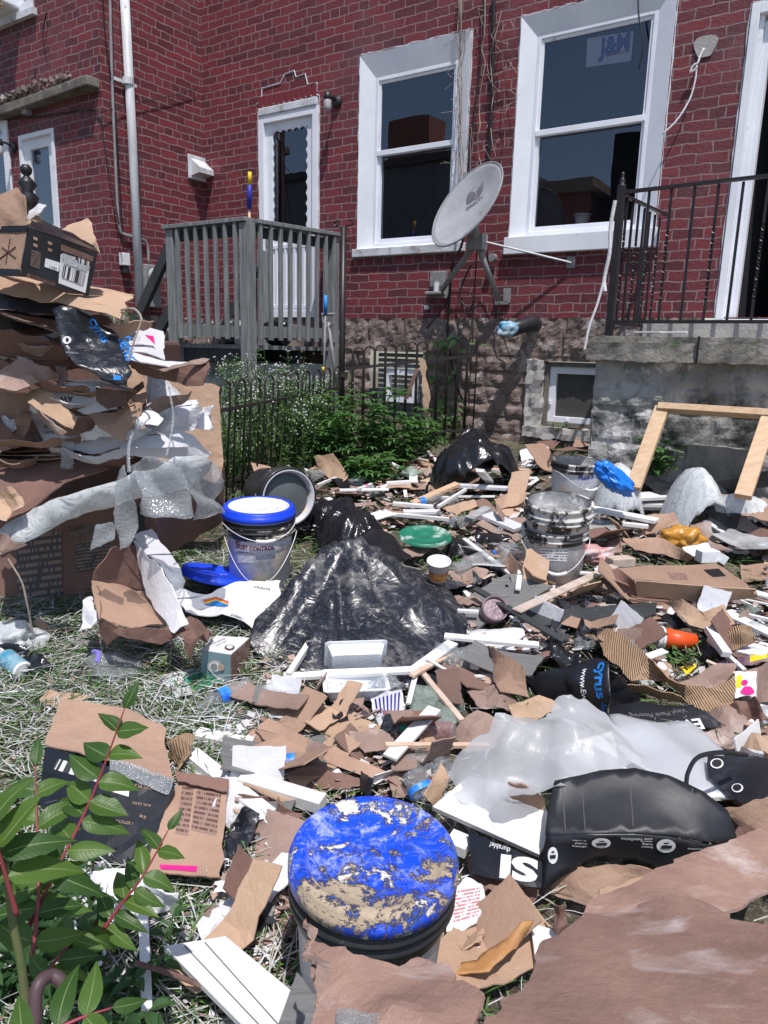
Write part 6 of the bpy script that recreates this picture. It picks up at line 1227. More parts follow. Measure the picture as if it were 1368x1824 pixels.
def bottle(name, a, b, r, label, mat='clear', lab=None, cap=None, fill=None, crush=.15, seed=1):
    p, q = (G(*a) if len(a) == 3 else a), (G(*b) if len(b) == 3 else b); d = q-p; L = d.length; d.normalize(); Q = ZU.rotation_difference(d).to_matrix().to_4x4(); Mx = Matrix.Translation(p) @ Q
    t = bpy.data.objects.new(name, None); COL.objects.link(t); t.matrix_basis = Mx; WM[t.name] = Mx; tag(t, label, 'bottle')
    pr = [(0, .01), (r*.6, 0), (r*.95, .01)]; n = 14
    for i in range(n): z = L*(.06+.62*i/n); pr.append((r*(1-.07*(i % 2)), z))
    pr += [(r, L*.70), (r*.8, L*.80), (r*.42, L*.90), (r*.36, L*.93), (r*.36, L)]
    m = MB().lathe(pr, 24); s = V((seed*2.3, seed, 0))
    m.v = [V((v.x*(1+crush*noise.noise(v*9/ (r*12)+s)), v.y*(1-crush*1.3+crush*noise.noise(v*14/(r*12)-s)), v.z)) for v in m.v]
    mk('body', m.v, m.f, M[mat], t, world=False, smooth=True)
    if fill: m = MB().lathe([(0, .012), (r*.88, .012), (r*.9, L*.66), (r*.7, L*.78), (0, L*.8)], 20); m.v = [V((v.x, v.y*(1-crush*1.2)*.97, v.z)) for v in m.v]; mk('drink', m.v, m.f, M[fill], t, world=False, smooth=True)
    if lab: m = MB().lathe([(r*1.02, L*lab[1]), (r*1.03, L*lab[2])], 24); m.v = [V((v.x*(1+crush*.5), v.y*(1-crush*.8), v.z)) for v in m.v]; mk('label', m.v, m.f, M[lab[0]], t, world=False, smooth=True)
    if cap: m = MB().lathe([(r*.42, L*.94), (r*.44, L*1.01), (0, L*1.01)], 16); mk('cap', m.v, m.f, M[cap], t, world=False, smooth=True)
    return t
bottle('bottle', (448, 1218, .05), (350, 1262, .04), .033, 'clear bottle with a blue and green label lying in the straw below the teal box', lab=('bluelabel', .45, .62))
bottle('bottle', (812, 1303, .06), (680, 1300, .06), .035, 'bottle half full of reddish brown drink under the crossed white strips', lab=('greenink', .68, .76), fill='redjuice', seed=3)
bottle('bottle', (435, 1362, .05), (530, 1362, .05), .03, 'ribbed clear bottle with a blue label left of the brown flap', lab=('bluelabel', .72, .95), seed=4)
bottle('bottle', (735, 1375, .08), (760, 1425, .04), .042, 'clear bottle with a blue band standing behind the foreground pail', lab=('bluelabel', .55, .75), seed=5)
bottle('bottle', (785, 885, .10), (742, 898, .08), .032, 'clear bottle with a blue label among the sticks near the large black bin bag', lab=('bluelabel', .7, .9), seed=6)
bottle('bottle', (842, 927, .06), (795, 930, .06), .033, 'crushed clear bottle just behind the small knotted black bag', seed=7)
bottle('bottle', (810, 1015, .06), (880, 985, .06), .036, 'crushed clear bottle with a blue cap in front of the right pail stack', cap='bluelabel', seed=8, crush=.3)
bottle('bottle', (905, 1000, .06), (870, 1012, .06), .04, 'squashed clear bottle touching the folded carton corner', seed=9, crush=.3)
bottle('bottle', (855, 975, .04), (815, 988, .04), .035, 'bottle end poking from under the small knotted black bag', seed=10)
bottle('bottle', (930, 942, .05), (875, 948, .05), .03, 'clear bottle lying beside the black twisted tail', seed=14)
bottle('bottle', (850, 1160, .04), (800, 1175, .04), .036, 'clear bottle tucked right of the draped bag hem', seed=15)
bottle('bottle', (1155, 1195, .05), (1115, 1120, .07), .038, 'flattened clear bottle beside the ribbed cardboard strip', seed=16, crush=.4)
bottle('bottle', (668, 872, .06), (640, 870, .06), .03, 'small clear bottle with a magenta ring near the fence weeds', lab=('pink', .5, .58), seed=17)
t = thing('aerosol_can', 'blue can with a white end lying in the straw at the left edge', 'can', G(40, 1195, .03)); p, q = G(12, 1172, .05), G(40, 1195, .04); m = MB(); m.tube([p, q], .034, 20); m.mk('body', pm('can_blue', (.05, .25, .4), (.3, .45, .5), 20, .3, bd=0), t, smooth=False)
d = (q-p).normalized(); m = MB(); m.tube([q-d*.002, q+d*.006], [.035, .03], 20); m.mk('end_cap', M['inkw'], t)
Y('rubber_sheet', [(0, 1150, .03), (35, 1148, .08), (60, 1165, .06), (85, 1170, .07), (100, 1195, .03), (60, 1208, .02), (45, 1185, .03), (20, 1170, .02)], 'bfilm', 'curled black plastic sheet around the blue can at the left edge', 'plastic sheet', crm=.03, smooth=True)
blob('plastic_bag', G(20, 1140, .05), (.11, .08, .06), M['wbag'], 41, .3, .4, label='crumpled white plastic bag at the left edge of the grass', cat='plastic bag', sub=4)
blob('plastic_bag', G(205, 1190, .03), (.10, .07, .04), M['clear'], 42, .3, .5, label='crumpled clear bag with a lilac clip lying in the straw', cat='plastic bag', sub=4)
m = MB(); m.tube(spline([G(166, 1160, .07), G(176, 1163, .08), G(173, 1180, .06)], 4), .008, 6); tag(m.mk('clip', M['lilac']), 'lilac plastic clip on the crumpled clear bag in the straw', 'clip')
Y('cardboard_scrap', [(52, 1120, .02), (70, 1105, .05), (98, 1125, .03), (85, 1138, .02), (60, 1142, .02)], 'tan', 'small tan torn card lying in the grass near the left edge', 'cardboard', crm=.02)
m = MB(); m.tube(spline([P(14, 995, 2.3), P(38, 1035, 2.3), P(47, 1070, 2.3), P(60, 1135, 2.32)], 6), .003, 5); tag(m.mk('dry_stalk', M['vine']), 'lone dry stem arching in front of the shaded printed box', 'twig')
m = MB(); m.beam(G(95, 1145, .02), G(200, 1145, .03), .02, .01); tag(m.mk('metal_strip', M['grey']), 'thin grey metal strip lying in the grass below the printed box', 'strip')
# middle strip
plank('trim_strip', (505, 1206, .06), (748, 1193, .08), .035, 'trim', 'long white wooden strip lying against the hem of the draped bag', .014)
# clamshell
t = thing('foam_container', 'open white foam takeaway container in front of the draped bag', 'container', G(640, 1240))
ct = G(632, 1235, .03); m = MB()
def tray(c, w, d, h, ang, tilt, flare=.014):
    Mx = Matrix.Translation(c) @ Matrix.Rotation(ang, 4, 'Z') @ Matrix.Rotation(tilt, 4, 'X'); vs = []
    for z, e in ((0, -flare), (h, 0), (h+.003, .012)):
        for x, y in ((-1, -1), (1, -1), (1, 1), (-1, 1)): vs += [Mx @ V((x*(w/2+e), y*(d/2+e)*.9, z)), Mx @ V((x*(w/2+e)*.9, y*(d/2+e), z))] if (x*y > 0) else [Mx @ V((x*(w/2+e)*.9, y*(d/2+e), z)), Mx @ V((x*(w/2+e), y*(d/2+e)*.9, z))]
    f = [tuple(range(8))[::-1]]+[(k*8+i, k*8+(i+1) % 8, (k+1)*8+(i+1) % 8, (k+1)*8+i) for k in range(2) for i in range(8)]
    return vs, f
for nm, a in (('tray', (ct, .20, .12, .05, .15, .1)), ('lid', (ct+V((.0, .115, .055)), .20, .12, .04, .15, radians(-70)))): v, f = tray(*a); mk(nm, v, f, M['styro'], t, sol=.004, bev=0)
blob('plastic_bag', G(685, 1225, .05), (.05, .04, .035), M['clear'], 45, .3, .5, label='wisp of clear plastic on the right corner of the foam container', cat='plastic bag', sub=4)
pp = Y('wrapper', [(660, 1240, .04), (715, 1228, .10), (723, 1265, .05), (700, 1285, .03), (668, 1297, .02)], 'wpaper', 'crumpled white and blue striped wrapper right of the foam container', 'wrapper', crm=.02)
for i in range(7): patch(pp, [(668+i*7, 1246-i*2), (671+i*7, 1245-i*2), (675+i*6, 1272-i), (672+i*6, 1273-i)], M['inkblue'], 'stripe', .003, n=3)
sheet('plastic_bag', [G(*q) for q in ((725, 1230, .03), (760, 1235, .05), (800, 1245, .04), (830, 1215, .05), (828, 1260, .02), (810, 1305, .03), (770, 1300, .08), (735, 1285, .05))], M['gbag'], 'thin greenish clear bag lying over the drink bottle', 'plastic bag', crm=.04, nc=6, smooth=True, th=.001)
plank('trim_board', (694, 1350, .10), (774, 1262, .12), .045, 'trim', 'short white board leaning diagonally over the drink bottle', .010)
plank('stick', (686, 1327, .11), (872, 1328, .10), .016, 'stick', 'slender pale wooden stick lying under the diagonal white board', .012, 'stick')
Y('flat_flap', [(438, 1311, .04), (478, 1280, .06), (560, 1322, .09), (695, 1378, .06), (665, 1390, .05), (560, 1350, .06)], 'kraft', 'long straight brown card flap with a fold slanting below the foam container', 'cardboard', crm=.004, edge=.05, inn=[(560, 1330, .09)])
Y('flat_flap', [(485, 1378, .06), (555, 1364, .09), (610, 1378, .06), (655, 1395, .04), (610, 1405, .03), (540, 1402, .03), (492, 1400, .03)], 'kraftd', 'brownish grey folded card just behind the foreground pail', 'cardboard', crm=.01)
plank('white_post', (340, 1345, .05), (480, 1458, .05), .045, 'trim', 'white wooden post slanting from the printed box toward the foreground pail', .035)
plank('white_post', (430, 1388, .06), (575, 1432, .06), .045, 'trim', 'white wooden post lying just left of the foreground pail lid', .035)
plank('white_post', (350, 1310, .03), (470, 1335, .03), .045, 'trim', 'stub of white post left of the long brown flap', .035)
m = MB(); p = G(393, 1311, .055); 
plank('white_post', (720, 1372, .03), (800, 1392, .03), .03, 'trim', 'white strip behind the bottle with a blue band', .025)
Y('cardboard_scrap', [(460, 1425, .05), (480, 1440, .08), (560, 1478, .06), (530, 1560, .05), (440, 1590, .04), (450, 1530, .05)], 'kraftp', 'ribbed brown card tucked against the left of the foreground pail', 'cardboard', crm=.025, seed=9)
Y('cardboard_scrap', [(445, 1412, .06), (500, 1430, .1), (535, 1450, .08), (520, 1475, .06), (475, 1460, .04)], 'kraftd', 'twisted brown card shreds left of the foreground pail', 'cardboard', crm=.04, nc=6)
Y('cardboard_scrap', [(755, 1418, .12), (785, 1360, .16), (802, 1385, .14), (775, 1440, .06)], 'tan', 'small folded tan card standing right behind the foreground pail lid', 'cardboard', crm=.01, nc=1)
m_ = Y('cardboard_scrap', [(640, 1372, .06), (668, 1390, .08), (662, 1412, .06), (655, 1425, .05), (645, 1400, .05)], 'bcard', 'small black card sliver behind the foreground pail', 'card', crm=.01)
for i, (pts, mt, lb) in enumerate([
    ([(475, 1262, .05), (540, 1250, .08), (600, 1262, .06), (690, 1290, .05), (640, 1320, .06), (560, 1300, .05), (500, 1290, .03)], 'tan', 'curved tan card torn open below the foam container'),
    ([(610, 1310, .06), (680, 1300, .09), (740, 1330, .06), (650, 1345, .05)], 'kraftp', 'ribbed pinkish card beside the slender stick'),
    ([(590, 1235, .03), (650, 1245, .06), (640, 1285, .03), (600, 1270, .03)], 'kraftp', 'crumbly grey card beneath the foam container'),
    ([(800, 1315, .03), (850, 1260, .10), (900, 1290, .06), (880, 1330, .04), (830, 1338, .03)], 'kraftp', 'dusty brown card left of the foam packing sheet'),
    ([(830, 1235, .04), (880, 1215, .08), (930, 1250, .06), (905, 1268, .04), (850, 1262, .04)], 'kraftp', 'rough grey card piece right of the greenish bag'),
    ([(905, 1255, .06), (960, 1240, .08), (1000, 1265, .05), (930, 1290, .04)], 'tan', 'tan card piece under the top corner of the foam packing sheet'),
    ([(690, 1385, .03), (760, 1375, .06), (760, 1400, .05), (700, 1420, .03)], 'kraftp', 'pale pink ribbed card behind the foreground pail'),
    ([(855, 1150, .04), (870, 1148, .14), (935, 1190, .14), (950, 1245, .05), (900, 1235, .08), (870, 1190, .06)], 'kraft', 'curled brown card standing left of the cone-shaped black packaging'),
    ([(820, 1120, .03), (930, 1120, .05), (945, 1160, .04), (850, 1150, .03)], 'wpaper', 'white paper sheet in front of the grey plank'),
    ([(900, 1150, .02), (985, 1160, .05), (975, 1185, .04), (905, 1200, .02)], 'kraftd', 'dark brown card under the crumpled black scrap'),
    ([(610, 1095, .3), (640, 1093, .3), (640, 1110, .3), (612, 1112, .3)], 'kraft', None)]):
    if lb: Y('cardboard_scrap' if mt != 'wpaper' else 'paper', pts, mt, lb, 'cardboard' if mt != 'wpaper' else 'paper', crm=.02, nc=4, seed=100+i)
# grey and dark planks
quadboard('grey_plank', [(812, 1093, .05), (873, 1040, .07), (957, 1042, .08), (905, 1080, .06), (840, 1130, .03)], 'plank', 'grey wood-look plank behind the draped bag hem')
quadboard('grey_plank', [(838, 1060, .06), (900, 1025, .08), (985, 1045, .08), (900, 1095, .06), (880, 1105, .05)], 'plank', 'wider grey wood-look plank crossed by the thin dark strip', .008)
plank('dark_strip', (846, 1048, .13), (1005, 1142, .08), .035, 'plankd', 'thin dark strip crossing diagonally over the grey planks', .01)
quadboard('dark_plank', [(930, 1092, .05), (1170, 1075, .09), (1168, 1095, .09), (1100, 1118, .06), (960, 1115, .05)], 'plankd', 'wide charcoal plank right of the thin dark strip')
plank('lath', (920, 1088, .12), (1095, 1008, .10), .045, 'stick', 'flat pale wooden lath slanting up right beside the folded carton', .008, 'stick')
Y('carton_corner', [(892, 1005, .05), (905, 985, .12), (950, 1025, .14), (990, 1040, .06), (930, 1042, .05)], 'kraft', 'folded brown carton corner at the foot of the right pail stack', 'cardboard', crm=.01, nc=2)
Y('carton_corner', [(920, 985, .10), (955, 990, .16), (962, 1012, .08), (935, 1015, .12)], 'tan', 'upright brown card tab behind the folded carton corner', 'cardboard', crm=.01, nc=1)
blob('brickbat', G(1010, 1012, .04), (.05, .035, .03), M['red'], 50, .1, .3, label='broken orange brick piece in front of the right pail stack', cat='brick', sub=3)
m = MB(); q = G(1105, 1000, .06); m.box(q, (.13, .07, .045), Matrix.Rotation(.3, 3, 'Z')); tag(m.mk('wood_block', M['stick'], bev=.004), 'short pale wooden block right of the right pail stack', 'wood block')
# cup, white lid
t = thing('paper_cup', 'orange paper cup with a white lid lying on its side at the right', 'cup', G(1200, 1150, .04)); a, b = G(1238, 1142, .05), G(1178, 1136, .06)
d = (b-a).normalized(); m = MB(); m.tube([a, b], [.028, .042], 28); m.mk('cup', M['orange'], t, smooth=True); m = MB(); m.tube([b-d*.004, b+d*.006, b+d*.007, b+d*.022], [.046, .046, .041, .038], 28); m.mk('lid', M['inkw'], t, bev=.001)
c = G(880, 1105, .05); t = thing('tub', 'small round tub with a purple-stained bottom leaning on the grey plank', 'tub', c); q = Matrix.Translation(c+ZU*.05) @ V((0, 0, 1)).rotation_difference(V((.1, -.75, .65)).normalized()).to_matrix().to_4x4()
m = MB().lathe([(0, 0), (.044, 0), (.048, .012), (.055, .014), (.056, .0), (.052, -.05), (.045, -.06), (0, -.06)], 32, q); m.mk('tub', M['soot'], t)
c = P(782, 1000, 3.0); t = thing('ice_cream_tub', 'squashed paper tub with a red and yellow print right of the draped bag', 'tub', c); q = Matrix.Translation(c) @ Matrix.Rotation(radians(15), 4, 'X')
m = MB().lathe([(0, -.09), (.035, -.09), (.05, .0), (.053, .0), (.052, .004), (.048, 0), (.036, -.08), (0, -.08)], 28, q); m.mk('tub', M['wpaper'], t, smooth=True); m = MB().lathe([(.0372, -.083), (.045, -.04)], 28, q); m.mk('printed_band', pm('tub_print', (.4, .03, .08), (.7, .4, .05), 40, .5, bd=0), t)
blob('food_wrapper', G(1215, 958, .10), (.10, .07, .065), M['ochre'], 60, .25, .4, label='crumpled ochre yellow foil packet among the boards at the right', cat='wrapper', sub=4)
blob('plastic_bag', G(1060, 990, .05), (.09, .06, .05), pm('red_mesh', (.55, .12, .12), (.6, .5, .5), 12, .3, bd=.01), 61, .3, .4, label='red and clear crumpled packaging right of the open pail stack', cat='wrapper', sub=4)
c_ = QP(1105, 850, 1.55); heap('white plastic bag bunched against the left leg of the lumber frame', V((c_.x, c_.y, 0)), .18, .16, .36, .03, 62, mat='wbag', res=.013, p=2.0)
blob('plastic_bag', QP(1092, 852, 1.95), (.12, .07, .06), M['bluebag'], 63, .15, .25, streak=.2, rot=Matrix.Rotation(.7, 3, 'Y'), label='bright blue plastic bag beside the white pail with blue lettering', cat='plastic bag', gnd=0, sub=5)
c_ = QP(1245, 850, 1.55); heap('large white plastic bag heaped on the black cardboard at the right', V((c_.x, c_.y, 0)), .29, .17, .36, .03, 1250, mat='wbag', res=.013, p=2.0)
c_ = QP(1335, 850, 1.5); heap('flat white plastic sheeting at the right edge beside the large white bag', V((c_.x, c_.y, 0)), .26, .16, .30, .03, 1350, mat='wbag', res=.013, p=2.0)
m = MB(); c = G(1226, 880, .17); m.lathe([(0, 0), (.03, 0), (.032, .02), (.022, .03), (0, .03)], 18, Matrix.Translation(c) @ Matrix.Rotation(radians(70), 4, 'X')); tag(m.mk('cap', M['inkw']), 'small white round cap in front of the large white bag', 'cap')
# lumber frame
lf = thing('lumber_frame', 'frame of new pale lumber leaning by the porch wall at the right', 'lumber frame', G(1125, 868))
QP = lambda x, y, o: WP(*WU(x, y, o), o)
c1 = QP(1180, 726, 1.26); c0 = QP(1128, 870, 1.62); c2 = QP(1430, 742, 1.30); c3 = QP(1372, 740, 1.30); c4 = QP(1340, 835, 1.6)
for a, b, w_, h_ in ((c0, c1+(c1-c0)*.0, .085, .04), (c1+WR*-.02+ZU*.0, c2, .04, .085), (c4+(c4-c3)*.5, c3, .085, .04)): MB().beam(a, b, w_, h_, WN*.9+ZU*.4).mk('stud', M['lumber'], lf, bev=.003)
# black boards, white boards at the right
for i, (pts, mt, lb) in enumerate([
    ([(1120, 838, .22), (1220, 868, .2), (1368, 840, .28), (1400, 800, .34), (1400, 860, .25), (1300, 880, .2), (1180, 885, .16)], 'bcard', 'big sheet of black glossy cardboard sagging under the white bag at the right'),
    ([(1125, 855, .16), (1200, 872, .15), (1320, 880, .16), (1300, 898, .10), (1150, 880, .1)], 'bcard', 'second black card layer under the sagging black sheet'),
    ([(1235, 895, .13), (1280, 905, .15), (1368, 935, .16), (1400, 960, .13), (1290, 940, .1)], 'bcard', 'black patterned card strip at the right edge'),
    ([(1280, 880, .20), (1400, 895, .24), (1400, 935, .2), (1300, 912, .16)], 'kraft', 'brown flattened carton at the right edge below the black sheet'),
    ([(1280, 915, .12), (1400, 950, .15), (1400, 1000, .08), (1320, 950, .08)], 'kraftd', 'dark brown carton layer at the right edge'),
    ([(1265, 955, .1), (1300, 940, .12), (1400, 968, .12), (1400, 985, .1), (1320, 975, .1)], 'plaster', 'crumpled grey-white plastic slab at the right edge'),
    ([(1135, 925, .10), (1200, 910, .16), (1212, 935, .12), (1145, 950, .05)], 'kraft', 'small brown box half under the white boards'),
    ([(1100, 955, .10), (1180, 960, .10), (1240, 990, .12), (1225, 998, .06), (1130, 978, .05)], 'kraft', 'long brown carton flap left of the ochre packet'),
    ([(1078, 953, .05), (1102, 955, .10), (1105, 982, .05), (1085, 985, .03)], 'kraftp', 'ribbed end of the long brown carton flap')]):
    Y('black_card' if mt == 'bcard' else 'cardboard_sheet', pts, mt, lb, 'cardboard', crm=.02, nc=3, seed=130+i)
for (a, b, w_, lb) in (((1075, 888, .12), (1232, 880, .17), .12, 'top white board with a rounded end right of the open pail stack'), ((1070, 893, .08), (1220, 897, .12), .13, 'white board directly beneath the rounded one'), ((1050, 905, .10), (1170, 928, .12), .07, 'narrow white board sloping right from the open pail stack'), ((1080, 902, .06), (1200, 905, .08), .05, 'white board edge under the other white boards')):
    plank('white_board', a, b, w_, 'trim', lb, .02)
quadboard('cement_board', [(1040, 925, .04), (1090, 928, .06), (1112, 945, .06), (1080, 962, .05), (1035, 960, .04)], 'block', 'grey cement board piece right of the open pail stack')
m = MB(); q = G(1260, 990, .08); m.box(q, (.10, .06, .06), Matrix.Rotation(.2, 3, 'Z')); m.box(q+V((.07, -.01, -.01)), (.035, .05, .045), Matrix.Rotation(.5, 3, 'Y')); tag(m.mk('foam_block', M['styro'], bev=.003), 'white polystyrene block behind the carton with a hand hole', 'foam block')
Y('foam_sheet', [(1215, 975, .08), (1260, 968, .1), (1270, 985, .08), (1235, 992, .06)], 'styro', 'thin white foam piece by the ochre packet', 'foam')
# carton with hand hole
t = thing('carton', 'flattened brown carton with a cut hand hole lying at the right', 'cardboard box', G(1200, 1060))
y0 = G(1200, 1065, .1)
tp_ = sheet('top_panel', [G(1128, 1033, .16), G(1100, 1012, .16), G(1275, 1004, .18), G(1330, 1040, .17), G(1346, 1062, .14), G(1346, 1054, .15)], M['kraft'], None, None, parent=t, edge=.03, crm=.004, seed=3)
sheet('front_panel', [G(1132, 1035, .165), G(1346, 1050, .165), G(1350, 1064, .10), G(1262, 1072, .08), G(1135, 1062, .08)], M['tan'], None, None, parent=t, edge=.03, crm=.006, inner=[G(1255, 1050, .15)])
sheet('end_flap', [G(1100, 1013, .163), G(1130, 1035, .163), G(1135, 1061, .08), G(1085, 1052, .10), G(1072, 1035, .12), G(1076, 1018, .14)], M['kraftd'], None, None, parent=t, edge=.03, crm=.01)
sheet('lower_panel', [G(1130, 1062, .07), G(1262, 1070, .07), G(1250, 1092, .03), G(1130, 1085, .03)], M['kraftd'], None, None, parent=t, edge=.03, crm=.006)
poly_on(tp_, [(1253, 1016), (1280, 1014), (1293, 1027), (1270, 1029), (1262, 1024)], M['dark'], 'hand_hole', .004); patch(tp_, [(1188, 1021), (1220, 1022), (1226, 1034), (1196, 1033)], M['linesk'], 'small_print', .003)
for i, (pts, mt, lb) in enumerate([
    ([(1065, 1135, .06), (1080, 1118, .12), (1110, 1135, .16), (1170, 1185, .16), (1205, 1215, .12), (1260, 1225, .12), (1305, 1200, .16), (1305, 1270, .06), (1240, 1262, .06), (1190, 1215, .08), (1130, 1215, .08), (1070, 1165, .08)], 'kraftc', 'long wavy ochre corrugated card strip curving across the right side'),
    ([(1185, 1075, .10), (1215, 1070, .16), (1250, 1085, .16), (1290, 1075, .16), (1310, 1110, .12), (1285, 1120, .10), (1230, 1115, .10)], 'tan', 'crumpled tan wrapper with ribbed edge above the orange cup'),
    ([(1175, 1100, .08), (1225, 1108, .10), (1285, 1112, .10), (1280, 1125, .06), (1200, 1122, .04)], 'bcard', 'black card edge under the crumpled tan wrapper'),
    ([(1280, 1120, .10), (1340, 1115, .14), (1345, 1145, .08), (1300, 1160, .06)], 'kraftc', 'scorched ribbed card right of the orange cup'),
    ([(1210, 1215, .05), (1260, 1195, .07), (1310, 1190, .06), (1290, 1220, .05), (1230, 1228, .04)], 'kraftp', 'plaster-smeared grey card behind the ochre corrugated strip'),
    ([(1310, 1190, .08), (1400, 1180, .1), (1400, 1260, .06), (1320, 1250, .05)], 'kraftp', 'ribbed grey card block at the right edge'),
    ([(1265, 1270, .04), (1330, 1275, .08), (1325, 1335, .04), (1290, 1345, .03), (1240, 1315, .03)], 'kraftp', 'creased paper-thin brown card below the end of the ochre strip'),
    ([(1300, 1255, .08), (1345, 1245, .12), (1368, 1280, .08), (1330, 1300, .05)], 'kraftd', 'ribbed dark card fan at the right edge'),
    ([(1325, 1340, .16), (1400, 1290, .2), (1400, 1360, .18), (1350, 1355, .15)], 'tan', 'tan carton corner jutting in at the right edge above the curled black card'),
    ([(1150, 1190, .04), (1180, 1180, .07), (1200, 1200, .05), (1170, 1215, .03)], 'wpaper', 'crumpled white tissue behind the ochre corrugated strip')]):
    Y('cardboard_sheet', pts, mt, lb, 'cardboard', crm=.03, nc=5, seed=160+i)
for (a, b, w_, lb) in (((1290, 1090, .06), (1420, 1150, .07), .06, 'white grooved trim board running off the right edge'), ((1340, 1055, .07), (1420, 1075, .08), .05, 'white board end at the right edge beside the carton with a hand hole')): plank('white_board', a, b, w_, 'trim', lb, .012)
cs = Y('candy_bag', [(1280, 1180, .05), (1330, 1168, .07), (1400, 1160, .06), (1400, 1172, .05), (1330, 1185, .04), (1285, 1195, .03)], 'soot', 'torn purple and yellow snack bag at the right edge', 'wrapper', crm=.01)
patch(cs, [(1335, 1168), (1366, 1164), (1366, 1172), (1335, 1180)], M['yellow'], 'yellow_band', .003)
cs = Y('candy_bag', [(1213, 1190, .08), (1238, 1180, .1), (1240, 1188, .1), (1222, 1202, .08)], 'yellow', 'small yellow and black torn label near the middle of the right side', 'wrapper', crm=.005); write(cs, '35%', (1224, 1196), (1236, 1186), M['inkb'], off=.005, bold=.03)
cs = Y('candy_bag', [(1310, 1195, .13), (1345, 1200, .13), (1348, 1240, .09), (1308, 1245, .09)], 'inkw', 'white snack bag with a magenta logo beside the end of the ochre strip', 'wrapper', crm=.008)
patch(cs, [(1312, 1205), (1322, 1204), (1320, 1225), (1311, 1228)], M['yellow'], 'yellow_band', .004); poly_on(cs, [(1330+12*cos(a)*(1+.15*sin(3*a)), 1232+8*sin(a)) for a in [2*pi*i/18 for i in range(18)]]+[], M['pink'], 'logo', .006); poly_on(cs, [(1326+6*cos(a), 1218+5*sin(a)) for a in [2*pi*i/12 for i in range(12)]], M['pink'], 'logo', .0065)
# black product cartons
cone = sheet('black_carton', [G(945, 1228, .05), G(935, 1215, 0.06), G(962, 1198, 0.12), G(1063, 1172, 0.22), G(1082, 1178, 0.24), G(1085, 1235, 0.18), G(1084, 1290, 0.04), G(1000, 1262, 0.03), G(955, 1245, 0.03)], M['bcard'], 'rolled black product carton with blue lettering standing behind the foam packing sheet', 'cardboard box', inner=[G(1010, 1215, 0.16), G(1050, 1215, 0.18)], crm=.01, smooth=True, seed=5, th=.005)
write(cone, 'cyrus', (1068, 1180), (1066, 1245), M['inkcy'], bold=.03); write(cone, 'Series', (1073, 1250), (1074, 1282), M['inkcy']); write(cone, 'www.Ever', (1040, 1190), (1040, 1255), M['inkw'])
sheet('black_carton', [G(1083, 1195, 0.2), G(1100, 1200, 0.2), G(1142, 1250, 0.06), G(1140, 1258, 0.05), G(1086, 1258, 0.05)], M['bcard'], 'triangular black card panel behind the rolled black carton', 'cardboard', crm=.006)
ev = Y('black_carton', [(1085, 1255, .05), (1150, 1250, .06), (1240, 1262, .06), (1292, 1292, .05), (1290, 1297, .04), (1200, 1298, .03), (1120, 1290, .04), (1085, 1280, .05)], 'bcard', 'flat black product carton with upside-down white lettering below the ochre strip', 'cardboard box', crm=.006, seed=6)
write(ev, 'Everlife', (1246, 1281), (1145, 1288), M['inkw'], bold=.025, asp=.9); write(ev, 'Vinyl Plank Flooring', (1220, 1263), (1120, 1273), M['inkg'])
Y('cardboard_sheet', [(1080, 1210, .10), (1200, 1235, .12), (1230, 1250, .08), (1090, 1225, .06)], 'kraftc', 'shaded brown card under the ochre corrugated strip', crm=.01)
it = thing('black_carton', 'large curved black carton with white icons in front of the foam packing sheet', 'cardboard box', G(1130, 1560))
tpn = sheet('top_panel', [G(972, 1487, .17), G(978, 1430, .20), G(988, 1390, .23), G(1070, 1373, .25), G(1130, 1370, .26), G(1190, 1384, .26), G(1250, 1415, .24), G(1292, 1450, .21), G(1310, 1505, .15), G(1262, 1503, .19), G(1200, 1490, .205), G(1125, 1484, .21), G(1050, 1484, .20)], M['bcardm'], None, None, parent=it, inner=[G(1060, 1430, .222), G(1130, 1428, .228), G(1200, 1440, .222), G(1060, 1462, .208), G(1130, 1460, .215), G(1200, 1468, .208), G(1100, 1400, .24), G(1180, 1410, .242)], crm=.008, nc=6, smooth=True, seed=8, th=.006, res=.02, edge=.03)
ic = sheet('front_panel', [G(972, 1488, .168), G(1050, 1485, .198), G(1125, 1485, .208), G(1200, 1491, .203), G(1262, 1504, .188), G(1310, 1506, .148), G(1300, 1530, .11), G(1255, 1555, .10), G(1200, 1553, .10), G(1130, 1540, .11), G(1060, 1533, .11), G(1005, 1560, .09), G(968, 1588, .06), G(964, 1530, .11)], M['bcard'], None, None, parent=it, inner=[G(1130, 1512, .165), G(1050, 1510, .155), G(1210, 1520, .15)], crm=.004, nc=3, smooth=True, seed=9, th=.006, res=.02, edge=.06)
for xx in (1005, 1040, 1125, 1235):
    m = MB(); m.tube([h[0]+h[1]*.0035 for h in [hit(tpn, xx+(i-10)*.3, 1398+(8 if xx != 1125 else 0)+i*4) for i in range(20)]], .0012, 4); m.mk('crease', M['inkg'], tpn)
for x, y, rx, ry in ((1070, 1498, 17, 9), (1185, 1503, 17, 12), (985, 1522, 9, 15)):
    poly_on(ic, [(x+rx*cos(a), y+ry*sin(a)) for a in [2*pi*i/20 for i in range(20)]], M['inkw'], 'icon', .006); [poly_on(ic, q_, M['inkb'], 'icon', .008) for q_ in ([(x-rx*.6, y-1), (x+rx*.6, y-2), (x+rx*.55, y+ry*.3), (x-rx*.5, y+ry*.35)], [(x-rx*.25, y-ry*.55), (x+rx*.3, y-ry*.6), (x+rx*.3, y-ry*.4), (x-rx*.25, y-ry*.35)])]
